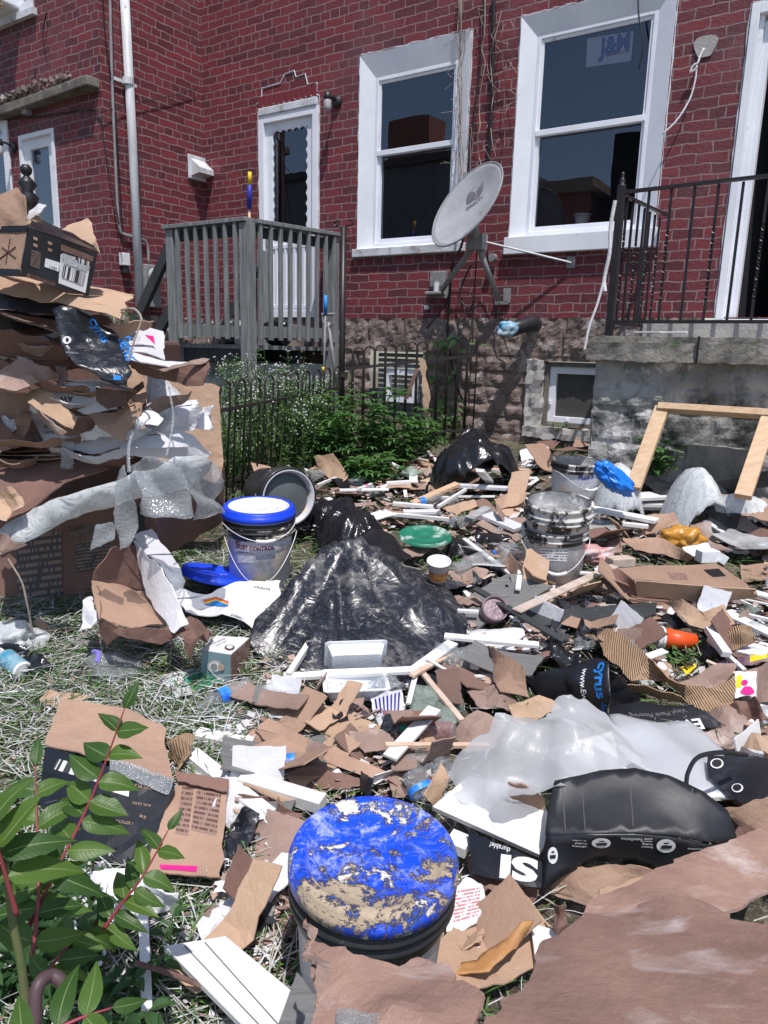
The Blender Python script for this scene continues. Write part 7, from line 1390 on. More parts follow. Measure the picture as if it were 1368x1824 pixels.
for s, x, y, w_ in (('Attached', 1046, 1499, 22), ('IXPE backing', 1045, 1504, 26), ('for comfort', 1044, 1494, 24), ('Patented', 1162, 1505, 20), ('locking', 1161, 1500, 18), ('system for', 1161, 1495, 22), ('easy installation', 1161, 1490, 55), ('anywhere', 1250, 1508, 26)): write(ic, s, (x, y), (x-w_, y-1), M['inkw'], off=.005)
sheet('inner_lining', [G(975, 1580, 0.03), G(1010, 1548, 0.1), G(1120, 1540, 0.12), G(1200, 1560, 0.1), G(1150, 1610, 0.04), G(1060, 1615, 0.03), G(970, 1595, 0.03)], M['kraft'], 'brown inner lining under the curved black carton', 'cardboard', crm=.01)
Y('plastic_film', [(1055, 1560, 0.06), (1110, 1545, 0.1), (1150, 1560, 0.08), (1120, 1600, 0.03), (1060, 1610, 0.03), (1048, 1585, 0.03)], 'wbag', 'cloudy plastic film hanging from the underside of the curved black carton', 'plastic film', crm=.01, smooth=True)
m = MB(); m.beam(G(1165, 1560, .12), G(1125, 1610, .08), .02, .003); tag(m.mk('strap', M['lead']), 'shiny black packing strap under the curved black carton', 'strap')
m = MB(); m.tube(spline([G(1222, 1402, .24), G(1226, 1375, .27), G(1245, 1348, .3), G(1290, 1340, .3), G(1330, 1345, .25)], 8), .006, 6); tag(m.mk('strap', M['black']), 'thin black strap arching above the curved black carton', 'strap')
cb = Y('black_carton', [(1260, 1348, 0.16), (1330, 1345, 0.18), (1420, 1360, 0.18), (1420, 1440, 0.16), (1330, 1440, 0.16), (1290, 1405, 0.14), (1262, 1385, 0.14)], 'bcard', 'black carton with round white icons at the right edge', 'cardboard box', crm=.006)
for x, y, r_ in ((1277, 1362, 9), (1314, 1406, 8)): poly_on(cb, [(x+r_*cos(a)*1.3, y+r_*sin(a)) for a in [2*pi*i/18 for i in range(18)]], M['inkw'], 'icon', .005); poly_on(cb, [(x+r_*cos(a), y+r_*sin(a)*.75) for a in [2*pi*i/18 for i in range(18)]], M['inkb'], 'icon', .0065)
Y('cardboard_sheet', [(1285, 1440, 0.16), (1330, 1430, 0.18), (1420, 1410, 0.2), (1420, 1500, 0.1), (1330, 1480, 0.1)], 'kraft', 'brown card with a torn top right of the curved black carton', crm=.02)
# white panel, SI carton
quadboard('white_board', [(770, 1440, .12), (835, 1385, .14), (960, 1410, .14), (985, 1480, .12), (960, 1525, .10)], 'trim', 'white board under the drooping end of the foam packing sheet', .014)
quadboard('white_board', [(960, 1340, .10), (1150, 1290, .10), (1310, 1420, .12), (1100, 1440, .10)], 'trim', 'large white board beneath the foam packing sheet')
si = Y('black_carton', [(833, 1480, .10), (900, 1505, .12), (965, 1535, .12), (963, 1582, .08), (900, 1570, .07), (840, 1555, .06)], 'bcard', 'black carton with large upside-down white letters right of the foreground pail', 'cardboard box', crm=.006, seed=9)
write(si, 'SI', (963, 1531), (893, 1524), M['inkw'], bold=.05, asp=.52) ; write(si, 'durable!', (910, 1508), (875, 1500), M['inkw'])
Y('cardboard_sheet', [(830, 1520, .03), (850, 1550, .05), (960, 1585, .05), (940, 1620, .02), (850, 1600, .02)], 'kraftd', 'dark brown card under the carton with large white letters', crm=.02)
plank('white_post', (800, 1495, .06), (835, 1510, .06), .05, 'trim', 'white board end poking out right of the foreground pail', .03)
Y('cardboard_scrap', [(905, 1392, 0.2), (930, 1395, 0.22), (970, 1420, 0.16), (968, 1455, 0.12), (930, 1430, 0.14), (905, 1415, 0.16)], 'kraft', 'brown card tongue between the foam packing sheet and the curved black carton', crm=.01)
# foam packing sheet
fm = [G(803, 1375, 0.14), G(822, 1345, 0.2), G(870, 1325, 0.22), G(878, 1305, 0.25), G(940, 1282, 0.26), G(985, 1250, 0.28), G(1005, 1226, 0.32), G(1045, 1240, 0.3), G(1085, 1275, 0.24), G(1110, 1310, 0.2), G(1155, 1365, 0.18), G(1140, 1378, 0.2), G(1000, 1385, 0.26), G(960, 1392, 0.26), G(905, 1415, 0.24), G(870, 1442, 0.14), G(835, 1430, 0.14), G(812, 1405, 0.14)]
sheet('foam_sheet', fm, M['foam'], 'large sheet of white foam packing draped behind the curved black carton', 'foam sheet', inner=[G(900, 1330, 0.27), G(1005, 1280, 0.32), G(1000, 1330, 0.3), G(870, 1390, 0.22), G(1090, 1345, 0.22), G(940, 1370, 0.24)], res=.016, crm=.035, nc=10, smooth=True, th=0, seed=12, edge=.5, radial=(G(1005, 1250, .3), .03, .6))
Y('foam_sheet', [(1085, 1275, .10), (1180, 1285, .10), (1225, 1285, .12), (1290, 1335, .10), (1310, 1425, .12), (1200, 1400, .14), (1110, 1350, .14)], 'foam', 'flat part of white foam spread right of the draped foam sheet', 'foam sheet', crm=.015, smooth=True)
# ================================================================ FOREGROUND
S_('cardboard_flap', [(545, 1640, .98), (560, 1665, .93), (620, 1700, .86), (690, 1712, .84), (760, 1700, .86), (790, 1705, .84), (805, 1745, .80), (860, 1790, .74), (850, 1900, .66), (540, 1920, .66), (562, 1760, .80)], 'mauve', 'torn brown cardboard flap standing in front of the foreground pail', 'cardboard', crm=.008, nc=3, seed=201, th=.006, edge=.5, res=.016, inner=[P(690, 1760, .74), P(640, 1790, .76), P(760, 1800, .72)])
S_('cardboard_flap', [(865, 1824, .74), (900, 1790, .80), (980, 1690, .95), (1040, 1640, 1.02), (1120, 1640, 1.02), (1200, 1600, 1.05), (1260, 1615, 1.05), (1300, 1640, 1.0), (1368, 1640, 1.0), (1420, 1660, .95), (1420, 1950, .62), (865, 1950, .6)], 'mauve', 'huge torn brown cardboard flap filling the lower right corner', 'cardboard', crm=.010, nc=3, seed=202, th=.006, edge=.5, res=.02, inner=[P(1150, 1740, .86)])
S_('cardboard_flap', [(1000, 1690, 1.0), (1060, 1600, 1.15), (1200, 1530, 1.3), (1300, 1495, 1.4), (1430, 1450, 1.5), (1430, 1540, 1.3), (1360, 1590, 1.2), (1290, 1625, 1.12), (1200, 1605, 1.1)], 'mauve', 'greyish wet-looking cardboard fold behind the huge lower right flap', 'cardboard', crm=.008, nc=2, seed=203, th=.006, edge=.3, res=.025)
S_('cardboard_flap', [(1045, 1620, 1.16), (1068, 1585, 1.22), (1145, 1565, 1.3), (1115, 1605, 1.22), (1060, 1640, 1.12)], 'tan', 'narrow card edge beneath the wet-looking fold', 'cardboard', crm=.006)
gpn = quadboard('white_board', [(292, 1690, .10), (402, 1672, .10), (522, 1772, .10), (560, 1900, .10), (500, 1900, .10)], 'trim', 'white grooved panel slanting out of the lower left straw', .014)
m = MB()
for k in (.33, .66):
    a = G(292+110*k, 1690-18*k, .109); b = G(500+60*k, 1900-40*k, .109); m.beam(a, b, .0014, .0012)
m.mk('groove', M['inkg'], gpn)
quadboard('grey_plank', [(530, 1735, .12), (575, 1755, .13), (560, 1900, .14), (470, 1900, .14)], 'plank', 'grey plank end at the bottom left of the torn flap')
Y('paper_disc', [(797+5, 1590, .06), (830, 1562, .07), (858, 1575, .07), (866, 1605, .07), (850, 1645, .06), (820, 1662, .05), (795, 1662, .05)], 'wpaper', 'round white card with red printing right of the foreground pail', 'paper', crm=.003)
o = bpy.data.objects['paper_disc']
patch(o, [(808, 1590), (856, 1582), (852, 1635), (808, 1648)], mat_print('red_line_print', (.72, .70, .72), (.62, .16, .18)), 'small_print', .003)
m = MB(); m.tube([G(792, 1700, .05), G(797, 1672, .06)], .009, 10); tag(m.mk('plastic_tube', M['inkw']), 'short white plastic tube end right of the foreground pail', 'tube')
Y('dry_leaf', [(790, 1735, .08), (870, 1730, .1), (920, 1690, .1), (950, 1640, .12), (930, 1640, .13), (895, 1680, .1), (850, 1712, .08), (790, 1715, .07)], pm('orange_husk', (.55, .28, .10), (.40, .2, .08), 9, .6, 30, .003), 'curled orange brown strip lying between the foreground pail and the lower right flap', 'strip', crm=.01, smooth=True)
Y('dry_leaf', [(985, 1615, .12), (1005, 1610, .14), (1012, 1640, .1), (1000, 1665, .08), (985, 1655, .08), (990, 1635, .1)], 'kraftd', 'brown withered leaf on the edge of the wet-looking fold', 'leaf', crm=.02)
quadboard('white_block', [(945, 1650, .05), (1020, 1672, .06), (1000, 1712, .05), (955, 1728, .05)], 'trim', 'thick white board offcut left of the huge flap', .02)
Y('cardboard_scrap', [(850, 1690, .02), (900, 1640, .05), (930, 1640, .04), (900, 1690, .03)], 'tan', 'small tan scrap beneath the orange strip', crm=.01)
sheet('cloth_wad', [G(380, 1815, .03), G(425, 1805, .05), G(440, 1830, .03), G(400, 1860, .03)], M['bubble'], 'pale bluish crumpled plastic at the bottom edge', 'plastic scrap', crm=.03)
S_('torn_layer', [(548, 1652, .955), (560, 1672, .91), (572, 1720, .85), (570, 1800, .76), (556, 1760, .79), (545, 1700, .87)], 'kraftp', 'ribbed torn side edge of the flap standing before the foreground pail', 'cardboard', crm=.012, seed=222, edge=.6)
S_('tape_strip', [(600, 1800, .742), (850, 1840, .70), (850, 1865, .68), (600, 1830, .72)], 'clear', 'strip of clear tape across the flap standing before the foreground pail', 'tape', crm=.004)
# taped boxes under the tree seedling
tb2 = thing('cardboard_box', 'taped brown and black carton with an upside-down barcode label behind the tree seedling', 'cardboard box', G(210, 1500))
ta = Y('top_panel', [(80, 1330, 0.13), (112, 1245, 0.1), (225, 1262, 0.1), (292, 1292, 0.09), (310, 1390, 0.14), (180, 1355, 0.16)], 'kraft', None, None, parent=tb2, crm=.006, seed=7)
fb = Y('front_panel', [(80, 1332, 0.13), (180, 1357, 0.16), (310, 1392, 0.14), (262, 1545, 0.05), (150, 1530, 0.05), (70, 1430, 0.05)], 'bcard', None, None, parent=tb2, crm=.004, seed=8)
patch(fb, [(105, 1352), (183, 1375), (178, 1395), (95, 1370)], M['bars'], 'barcode', .004, n=4); patch(fb, [(190, 1390), (232, 1402), (230, 1420), (190, 1408)], M['inkw'], off=.004, n=3)
for s, x, y, w_ in (('MEAS 45.5', 278, 1402, 36), ('N.W.: 2.6 KG', 270, 1434, 32), ('G.W.', 262, 1456, 12), ('1 SET/CTN', 238, 1466, 30)): write(fb, s, (x, y), (x-w_, y-5), M['tan'], off=.004)
Y('tape', [(196, 1345, 0.175), (310, 1388, 0.155), (300, 1415, 0.13), (196, 1372, 0.16)], 'clear', None, None, parent=tb2, crm=.004)
f2 = Y('cardboard_flap', [(318, 1390, 0.1), (408, 1400, 0.1), (392, 1565, 0.08), (258, 1552, 0.08), (285, 1470, 0.1)], 'kraft', 'reddish brown printed carton flap with a magenta sticker left of the foreground pail', 'cardboard', crm=.006, seed=9)
patch(f2, [(352, 1545), (285, 1542), (286, 1550), (350, 1555)], M['pink'], 'pink_sticker', .004, n=4); patch(f2, [(352, 1402), (395, 1408), (385, 1490), (340, 1480)], M['linesk'], 'small_print', .003); patch(f2, [(325, 1402), (345, 1404), (335, 1490), (312, 1486)], M['linesk'], 'small_print', .003)
Y('cardboard_flap', [(312, 1378, 0.12), (408, 1388, 0.12), (406, 1412, 0.11), (318, 1395, 0.11)], 'kraftd', 'rolled top edge of the reddish brown carton flap', 'cardboard', crm=.01)
Y('cardboard_scrap', [(300, 1320, .04), (350, 1310, .12), (345, 1340, .08), (315, 1375, .05)], 'kraftc', 'fan of dark ribbed card at the corner of the taped carton', crm=.03, nc=6)
Y('cardboard_scrap', [(70, 1250, .03), (85, 1230, .04), (160, 1240, .04), (110, 1265, .03)], 'tan', 'pale card piece behind the taped carton', crm=.005)
Y('black_card', [(405, 1470, .05), (440, 1440, .1), (462, 1450, .08), (440, 1520, .05), (398, 1525, .04)], 'bfilmd', 'black plastic-coated strip with a torn brown core right of the printed flap', 'card', crm=.02)
eo = Y('black_card', [(388, 1522, .06), (448, 1520, .05), (452, 1550, .05), (385, 1565, .04)], 'bcard', 'black card strip with thin white letters below the torn strip', 'card', crm=.01); write(eo, 'EVE', (424, 1532), (400, 1530), M['inkw'])
Y('paper', [(150, 1545, .08), (210, 1540, .12), (300, 1600, .12), (310, 1620, .06), (230, 1640, .05), (160, 1590, .05)], 'wpaper', 'crumpled white and black newspaper under the tree seedling', 'paper', crm=.05, nc=8)
plank('white_post', (254, 1600, .1), (262, 1800, .1), .02, 'trim', 'thin upright white strip behind the tree seedling leaves', .01)
# ================================================================ LOOSE DEBRIS: individual pieces copied and scattered
def ok_spot(px, py):
    if px < 470 and py < 1240: return False
    if px < 420 and 1240 < py < 1600: return False
    if 440 < px < 830 and 960 < py < 1190: return False
    if 500 < px < 810 and py > 1420: return False
    if any(abs(px-a) < c and abs(py-b) < d for a, b, c, d in ((1200, 1145, 60, 32), (745, 1300, 80, 30), (830, 1620, 45, 55), (880, 1110, 35, 30), (640, 1235, 90, 40), (990, 985, 70, 60), (1220, 960, 50, 26), (1330, 1225, 40, 50), (755, 960, 50, 22), (1225, 1180, 40, 30))): return False
    if 800 < px < 1320 and 1230 < py < 1590: return False
    if 900 < px < 1090 and 1170 < py < 1300: return False
    if 1080 < px < 1360 and 1000 < py < 1075: return False
    if px > 880 and py > 1590: return False
    if 1050 < px and py < 900: return False
    return True
def spot(r, far=826, near=1720, pw=1.25):
    while True:
        px = r.uniform(380, 1460); py = far+(near-far)*r.random()**pw
        if ok_spot(px, py): return G(px, py), px, py
LM = [('foreground pail', 657, 1525), ('orange paper cup', 1200, 1135), ('open pail stack', 988, 930), ('blue-lidded pail stack', 462, 940), ('draped black bag', 640, 1080), ('big black bag by the wall', 846, 812), ('green lid', 755, 955), ('carton with a hand hole', 1210, 1040), ('ochre foil packet', 1218, 958), ('curved black carton', 1130, 1470), ('draped foam sheet', 950, 1330), ('ochre ribbed strip', 1180, 1200), ('foam container', 635, 1235), ('blue-lettered white pail', 1019, 840), ('thin dark strip', 925, 1095), ('red drink bottle', 750, 1300), ('round white card', 830, 1610), ('small knotted black bag', 815, 957), ('raw lumber batten', 775, 880), ('purple-stained tub', 880, 1105), ('white-lettered black carton', 900, 1530), ('magenta-logo snack bag', 1330, 1220), ('long brown flap', 560, 1335), ('rolled black carton', 1010, 1225), ('pale wooden lath', 1005, 1045), ('pile of pale strips', 745, 910), ('folded carton corner', 930, 1020), ('teal box', 400, 1175)]
ORD = ['nearest', 'second', 'third', 'fourth', 'fifth', 'sixth', 'seventh', 'eighth', 'ninth', 'tenth']+['farther']*60
def scatter(kind, n, protos, noun, cat, group, descs, h=(.0, .07), tilt=22, smin=.6, smax=1.4, seed=1, pw=1.25, near=1720, far=826):
    r = random.Random(seed); B_ = {}
    for i in range(n):
        p, px, py = spot(r, far, near, pw); src = protos[i % len(protos)]
        o = src if i < len(protos) else src.copy()
        if i >= len(protos): COL.objects.link(o)
        k = r.uniform(smin, smax)*(.75+.09*p.y)
        q = Matrix.Rotation(r.uniform(0, 2*pi), 4, 'Z')
        ax = V((r.gauss(0, 1), r.gauss(0, 1), 0)).normalized(); t_ = Matrix.Rotation(radians(min(60, abs(r.gauss(0, tilt)))), 4, ax)
        o.matrix_basis = Matrix.Translation(V((p.x, p.y, gz(p.y)+r.uniform(*h)))) @ Matrix.Rotation(math.atan(GS), 4, 'X') @ t_ @ q @ Matrix.Scale(k, 4)
        tag(o, None, cat, group); a = min(LM, key=lambda a: (a[1]-px)**2+(2*(a[2]-py))**2); dx, dy = px-a[1], 2*(py-a[2])
        w_ = ('right of' if dx > 0 else 'left of') if abs(dx) > abs(dy) else ('in front of' if dy > 0 else 'behind')
        sz = 'small' if k < .95 else ('mid-sized' if k < 1.25 else 'larger')
        B_.setdefault((sz, descs[i % len(protos)], w_, a[0]), []).append((dx*dx+dy*dy, i, o))
    for (sz, de, w_, lm), L_ in B_.items():
        L_.sort(key=lambda a: a[:2])
        for j, (_, _, o) in enumerate(L_): o['label'] = f"{ORD[j]+' ' if len(L_) > 1 else ''}{sz} {de} {noun} {w_} the {lm}"
def scrap(name, L, W, mat, seed, crm=.02, th=.004, curl=0, res=None):
    r = random.Random(seed); n = r.choice([4, 4, 4, 5, 5, 6]); pts = []
    a0 = r.uniform(0, 6)
    for i in range(n): a = a0+2*pi*(i+r.uniform(-.3, .3))/n; k = r.uniform(.6, 1.1); pts.append(V((cos(a)*L/2*k, sin(a)*W/2*k, 0)))
    return sheet(name, pts, M[mat], th=th, crm=crm, nc=r.choice([1, 1, 2]), edge=.4, flat=True, res=res or L/6.5, curl=curl, seed=seed)
kr = ['kraft', 'kraftp', 'tan', 'kraftp', 'kraft', 'kraftd', 'tan', 'kraftp', 'kraftc', 'kraftp']
pr = [scrap('cardboard_scrap', r_, w_, kr[i % 10], 300+i, crm=.016, curl=(-1)**i*.25) for i, (r_, w_) in enumerate([(.16, .10), (.12, .09), (.2, .07), (.1, .08), (.14, .12), (.18, .1), (.09, .06), (.22, .12), (.15, .06), (.12, .1), (.1, .05), (.17, .09), (.13, .1), (.19, .06), (.08, .07), (.15, .11)])]
NM = dict(kraft='brown', kraftp='grey-brown', tan='tan', kraftd='dark brown', kraftc='ribbed')
scatter('card', 190, pr, 'cardboard scrap', 'cardboard scrap', 'loose cardboard scraps', [NM[kr[i % 10]] for i in range(16)], h=(.0, .05), tilt=13, smin=.5, smax=1.3, seed=5, pw=1.2)
def folded(L, W, ang, mat, seed):
    r = random.Random(seed); a, b = L*r.uniform(.35, .65), radians(ang); pts = []
    o = sheet('folded_cardboard', [V((-L/2, -W/2, 0)), V((L/2, -W/2*r.uniform(.7, 1.1), 0)), V((L/2*r.uniform(.8, 1.1), W/2, 0)), V((-L/2*r.uniform(.8, 1.1), W/2*r.uniform(.8, 1.1), 0))], M[mat], th=.004, crm=.006, nc=1, edge=.12, flat=True, res=L/9, seed=seed)
    for v in o.data.vertices:
        x = v.co.x+L/2-a
        if x > 0: v.co.x = a-L/2+x*cos(b); v.co.z += x*sin(b)
    return o
pr = [folded(L_, W_, an, mt, 1300+i) for i, (L_, W_, an, mt) in enumerate([(.30, .13, 35, 'kraft'), (.24, .10, 60, 'kraftp'), (.34, .16, 20, 'tan'), (.2, .14, 70, 'wpaper'), (.28, .08, 10, 'kraftp'), (.22, .12, 45, 'kraftd'), (.36, .11, 15, 'wcard'), (.26, .15, 20, 'plank'), (.32, .09, 50, 'tan'), (.25, .12, 25, 'kraftr')])]
scatter('panel', 112, pr, 'folded panel', 'cardboard panel', 'loose folded panels', ['brown card', 'grey-brown card', 'wide tan card', 'sharply bent white', 'narrow grey-brown', 'dark brown card', 'white card', 'grey plank-like', 'narrow tan', 'ribbed brown'], h=(.0, .07), tilt=9, smin=.6, smax=1.35, seed=15, pw=1.1)
pr = [scrap('paper_scrap', r_, w_, m_, 400+i, crm=.012, th=.0012, curl=.1) for i, (r_, w_, m_) in enumerate([(.09, .06, 'wpaper'), (.06, .05, 'wpaper'), (.12, .05, 'wcard'), (.07, .07, 'wpaper'), (.1, .06, 'styro'), (.05, .04, 'styro'), (.13, .08, 'wpaper')])]
scatter('paper', 95, pr, 'paper scrap', 'paper scrap', 'loose white scraps', ['white']*3+['pale']*2+['white']*2, h=(.01, .06), tilt=12, smin=.45, smax=1.2, seed=6, pw=1.3)
pr = []
for i, (L_, w_, t_, mt) in enumerate([(.30, .03, .012, 'trim'), (.22, .018, .018, 'trim'), (.36, .02, .01, 'trim'), (.25, .04, .008, 'trim'), (.14, .03, .02, 'trim')]):
    pr.append(MB().box((0, 0, 0), (L_, w_, t_)).mk('trim_strip', M[mt], bev=.0015))
scatter('trim', 80, pr, 'white trim offcut', 'trim offcut', 'loose white trim offcuts', ['thin', 'narrow', 'long', 'flat', 'short'], h=(.03, .09), tilt=5, smin=.5, smax=1.25, seed=7, near=1280, pw=1.5)
pr = []
for i, (L_, w_, t_, mt) in enumerate([(.35, .022, .012, 'stick'), (.2, .03, .008, 'stick'), (.28, .012, .012, 'bark'), (.4, .03, .015, 'kraftp'), (.24, .015, .01, 'plank'), (.3, .05, .006, 'plank')]):
    pr.append(MB().box((0, 0, 0), (L_, w_, t_)).mk('wood_stick', M[mt], bev=.0015))
scatter('stick', 70, pr, 'wooden strip', 'wood strip', 'loose wooden strips', ['pale', 'flat pale', 'dark', 'brown', 'thin grey', 'wide grey'], h=(.01, .07), tilt=6, smin=.45, smax=1.1, seed=8, near=1300, pw=1.6)
pr = [blob('plastic_scrap', (0, 0, .02), (.06, .045, .025), M[m_], 500+i, .3, .6, sub=3) for i, m_ in enumerate(['clear', 'clear', 'wbag', 'clear', 'gbag'])]
scatter('plastic', 34, pr, 'plastic bit', 'plastic scrap', 'loose plastic bits', ['crumpled clear', 'flat clear', 'cloudy white', 'wrinkled clear', 'greenish'], h=(.0, .04), seed=9, near=1500)
pr = [scrap('black_scrap', r_, w_, m_, 600+i, crm=.04, th=.002) for i, (r_, w_, m_) in enumerate([(.14, .08, 'bcard'), (.1, .07, 'bfilmd'), (.16, .05, 'bfilm'), (.09, .06, 'lead')])]
scatter('black', 54, pr, 'scrap', 'black scrap', 'loose black scraps', ['black card', 'dusty black film', 'black film', 'black plastic'], h=(.01, .05), tilt=12, seed=10)
# named sticks in the far pile of strips
for a, b, w_, lb, mt in (((700, 897, .10), (772, 903, .10), .03, 'thick cream strip, uppermost of the pale strips right of the shiny black bin bag', 'trim'), ((718, 912, .08), (785, 912, .08), .04, 'wide cream strip mid-pile among the pale strips beside the shiny black bin bag', 'trim'), ((695, 916, .07), (800, 925, .06), .02, 'long thin cream strip lowest of the pale strips', 'trim'), ((735, 897, .09), (815, 862, .15), .05, 'raw lumber batten slanting up toward the large black bin bag', 'lumber'), ((780, 903, .13), (830, 872, .15), .015, 'thin white rod leaning across the lumber batten', 'trim'), ((860, 915, .10), (925, 942, .08), .10, 'flaking white board right of the raw lumber batten', 'whiteold'), ((855, 838, .28), (872, 858, .12), .05, 'small white foam offcut standing against the large black bin bag', 'styro'), ((815, 865, .12), (935, 872, .12), .05, 'weathered white plank below the large black bin bag', 'whiteold'), ((835, 925, .09), (870, 905, .12), .06, 'mud-caked wooden block left of the open pail stack', 'plaster')):
    plank('wooden_strip', a, b, w_, mt, lb, .02)
for i, (pts, mt, lb) in enumerate([
    ([(560, 812, .16), (592, 806, .20), (622, 850, .08), (605, 866, .04), (568, 838, .06)], 'tan', 'tan folded carton panel leaning against the weeds left of the black pole foot'),
    ([(660, 800, .14), (690, 812, .14), (715, 850, .02), (690, 856, .02), (655, 830, .04)], 'kraftp', 'brown card with leaf shadows lying at the edge of the weeds'),
    ([(700, 838, .02), (780, 812, .04), (782, 835, .03), (730, 852, .02)], 'tan', 'tan card sheet lying left of the large black bin bag'),
    ([(665, 848, .05), (730, 858, .06), (735, 872, .05), (680, 872, .04)], 'tan', 'broad tan card slab right of the magenta-ringed bottle'),
    ([(790, 905, .10), (845, 888, .16), (850, 898, .14), (815, 922, .08)], 'tan', 'bent tan card beside the raw lumber batten'),
    ([(925, 800, .02), (975, 795, .06), (985, 830, .04), (930, 832, .03)], 'wpaper', 'white plaster-dusted sheet between the large black bin bag and the lettered pail'),
    ([(955, 790, .02), (1000, 765, .10), (1020, 775, .08), (985, 800, .02)], 'kraftd', 'dark brown torn card below the basement window'),
    ([(1020, 795, .06), (1035, 758, .2), (1052, 755, .2), (1050, 795, .06)], 'kraft', 'brown card flap standing on end against the porch wall'),
    ([(880, 890, .06), (935, 880, .12), (940, 892, .1), (890, 905, .06)], 'tan', 'brown wood-coloured block end left of the open pail stack'),
    ([(715, 985, .06), (745, 960, .1), (770, 975, .08), (730, 1000, .05)], 'kraftp', 'crumpled grey-pink card in front of the green lid'),
    ([(800, 1020, .04), (870, 1015, .06), (860, 1040, .05), (810, 1045, .03)], 'kraftp', 'crumpled brown paper beneath the crushed bottles'),
    ([(400, 1290, .03), (450, 1300, .05), (440, 1312, .03), (395, 1305, .02)], 'wpaper', 'small white scrap above the stub of white post')]):
    Y('cardboard_piece' if mt != 'wpaper' else 'plaster_sheet', pts, mt, lb, 'cardboard' if mt != 'wpaper' else 'sheet', crm=.02, seed=700+i)
# ================================================================ LITTER AND GRASS (uncountable)
import numpy as np
def tufts(name, n, reg, Lr, Wr, mat, seed, lift=.35, zoff=(0, .03), arch=.5, cluster=0, density=None):
    g = np.random.default_rng(seed); X = g.uniform(reg[0], reg[1], n); Yc = g.uniform(reg[2], reg[3], n)
    if density is not None:
        k = np.array([density(a, b) for a, b in zip(X, Yc)]) > g.random(n); X, Yc = X[k], Yc[k]; n = len(X)
    a = g.uniform(0, 2*np.pi, n); el = np.abs(g.normal(0, lift, n)); L = g.uniform(*Lr, n); W = g.uniform(*Wr, n)
    Z = GS*Yc+g.uniform(*zoff, n); P0 = np.stack([X, Yc, Z], 1)
    D = np.stack([np.cos(a)*np.cos(el), np.sin(a)*np.cos(el), np.sin(el)], 1); S = np.stack([-np.sin(a), np.cos(a), g.uniform(-.4, .4, n)], 1)*W[:, None]/2
    bend = g.normal(0, .25, n)[:, None]*np.stack([-np.sin(a), np.cos(a), 0*a], 1)
    vs = []
    for t, ww in ((0, .8), (.33, 1), (.66, .9), (1, .3)):
        c = P0+D*(L*t)[:, None]+bend*(L*t*t)[:, None]; c[:, 2] -= arch*L*np.sin(el)*t*t; vs += [c-S*ww, c+S*ww]
    v = np.stack(vs, 1).reshape(-1, 3); b = np.arange(n)[:, None]*8
    f = np.concatenate([b+np.array([[0, 1, 3, 2]]), b+np.array([[2, 3, 5, 4]]), b+np.array([[4, 5, 7, 6]])], 1).reshape(-1, 4)
    me = bpy.data.meshes.new(name); me.vertices.add(len(v)); me.vertices.foreach_set('co', v.ravel()); me.loops.add(f.size); me.loops.foreach_set('vertex_index', f.ravel())
    me.polygons.add(len(f)); me.polygons.foreach_set('loop_start', np.arange(len(f))*4); me.polygons.foreach_set('loop_total', np.full(len(f), 4)); me.update(calc_edges=True); me.validate()
    me.materials.append(mat); o = bpy.data.objects.new(name, me); COL.objects.link(o); return tag(o, kind='stuff')
def left_d(x, y):
    px, py = pj(V((x, y, gz(y))))
    k = 1.0 if px < 440 else max(.10, 1-(px-440)/160)
    return k*(.55+.9*max(0, noise.noise(V((x*3, y*3, 0)))+.25))
MS = mat_island('straw', [(.56, .57, .58), (.34, .35, .31), (.66, .66, .68), (.18, .22, .12), (.40, .38, .32), (.50, .53, .50)], .7)
MG = mat_island('grass_blades', [(.06, .13, .03), (.10, .19, .05), (.04, .09, .025), (.14, .22, .08), (.08, .16, .05)], .55)
tag(tufts('dry_straw', 52000, (-2.2, 1.6, .75, 3.6), (.05, .18), (.0016, .004), MS, 1, .16, (0, .045), .3, density=left_d), 'tangle of bleached straw covering the ground at the left and front', 'straw')
tag(tufts('grass', 46000, (-2.4, 1.8, .75, 3.6), (.04, .13), (.002, .007), MG, 2, .35, (-.01, .04), .7, density=left_d), 'green grass blades growing through the straw', 'grass')
tag(tufts('grass', 9000, (-2.6, 2.6, 3.2, 6.3), (.04, .13), (.003, .007), MG, 3, .5, (-.01, .03), .7), 'thin grass between the debris and along the foot of the wall', 'grass')
def chips(name, n, seed, cols, sz, label, fn):
    g = random.Random(seed); vs = []; fs = []
    for i in range(n):
        p = fn(g); s = g.uniform(*sz)*(.6+.1*p.y); a0 = g.uniform(0, 6); k = g.choice([3, 4, 5]); nx, ny = g.gauss(0, .35), g.gauss(0, .35); b = len(vs); z = gz(p.y)+g.uniform(.0, .05)
        for j in range(k):
            a = a0+2*pi*(j+g.uniform(-.25, .25))/k; x, y = cos(a)*s, sin(a)*s*g.uniform(.4, 1); vs.append((p.x+x, p.y+y, z+x*nx+y*ny+y*GS))
        fs.append(tuple(range(b, b+k)))
    me = bpy.data.meshes.new(name); me.from_pydata(vs, [], fs); me.materials.append(cols); o = bpy.data.objects.new(name, me); COL.objects.link(o)
    tag(o, label, 'litter', kind='stuff')
MC = mat_island('litter_chips', [(.38, .25, .20), (.30, .19, .16), (.55, .52, .52), (.44, .31, .25), (.30, .21, .18), (.24, .15, .12), (.42, .33, .28), (.06, .06, .07), (.68, .66, .68), (.36, .25, .21)], .85)
chips('debris_litter', 9000, 4, MC, (.006, .032), 'fine litter of card, plaster and paper crumbs filling the gaps between the debris', lambda g: spot(g)[0])
chips('debris_litter', 2500, 5, MC, (.004, .012), 'white and brown crumbs strewn over the straw', lambda g: G(g.uniform(-40, 560), g.uniform(1100, 1850)))
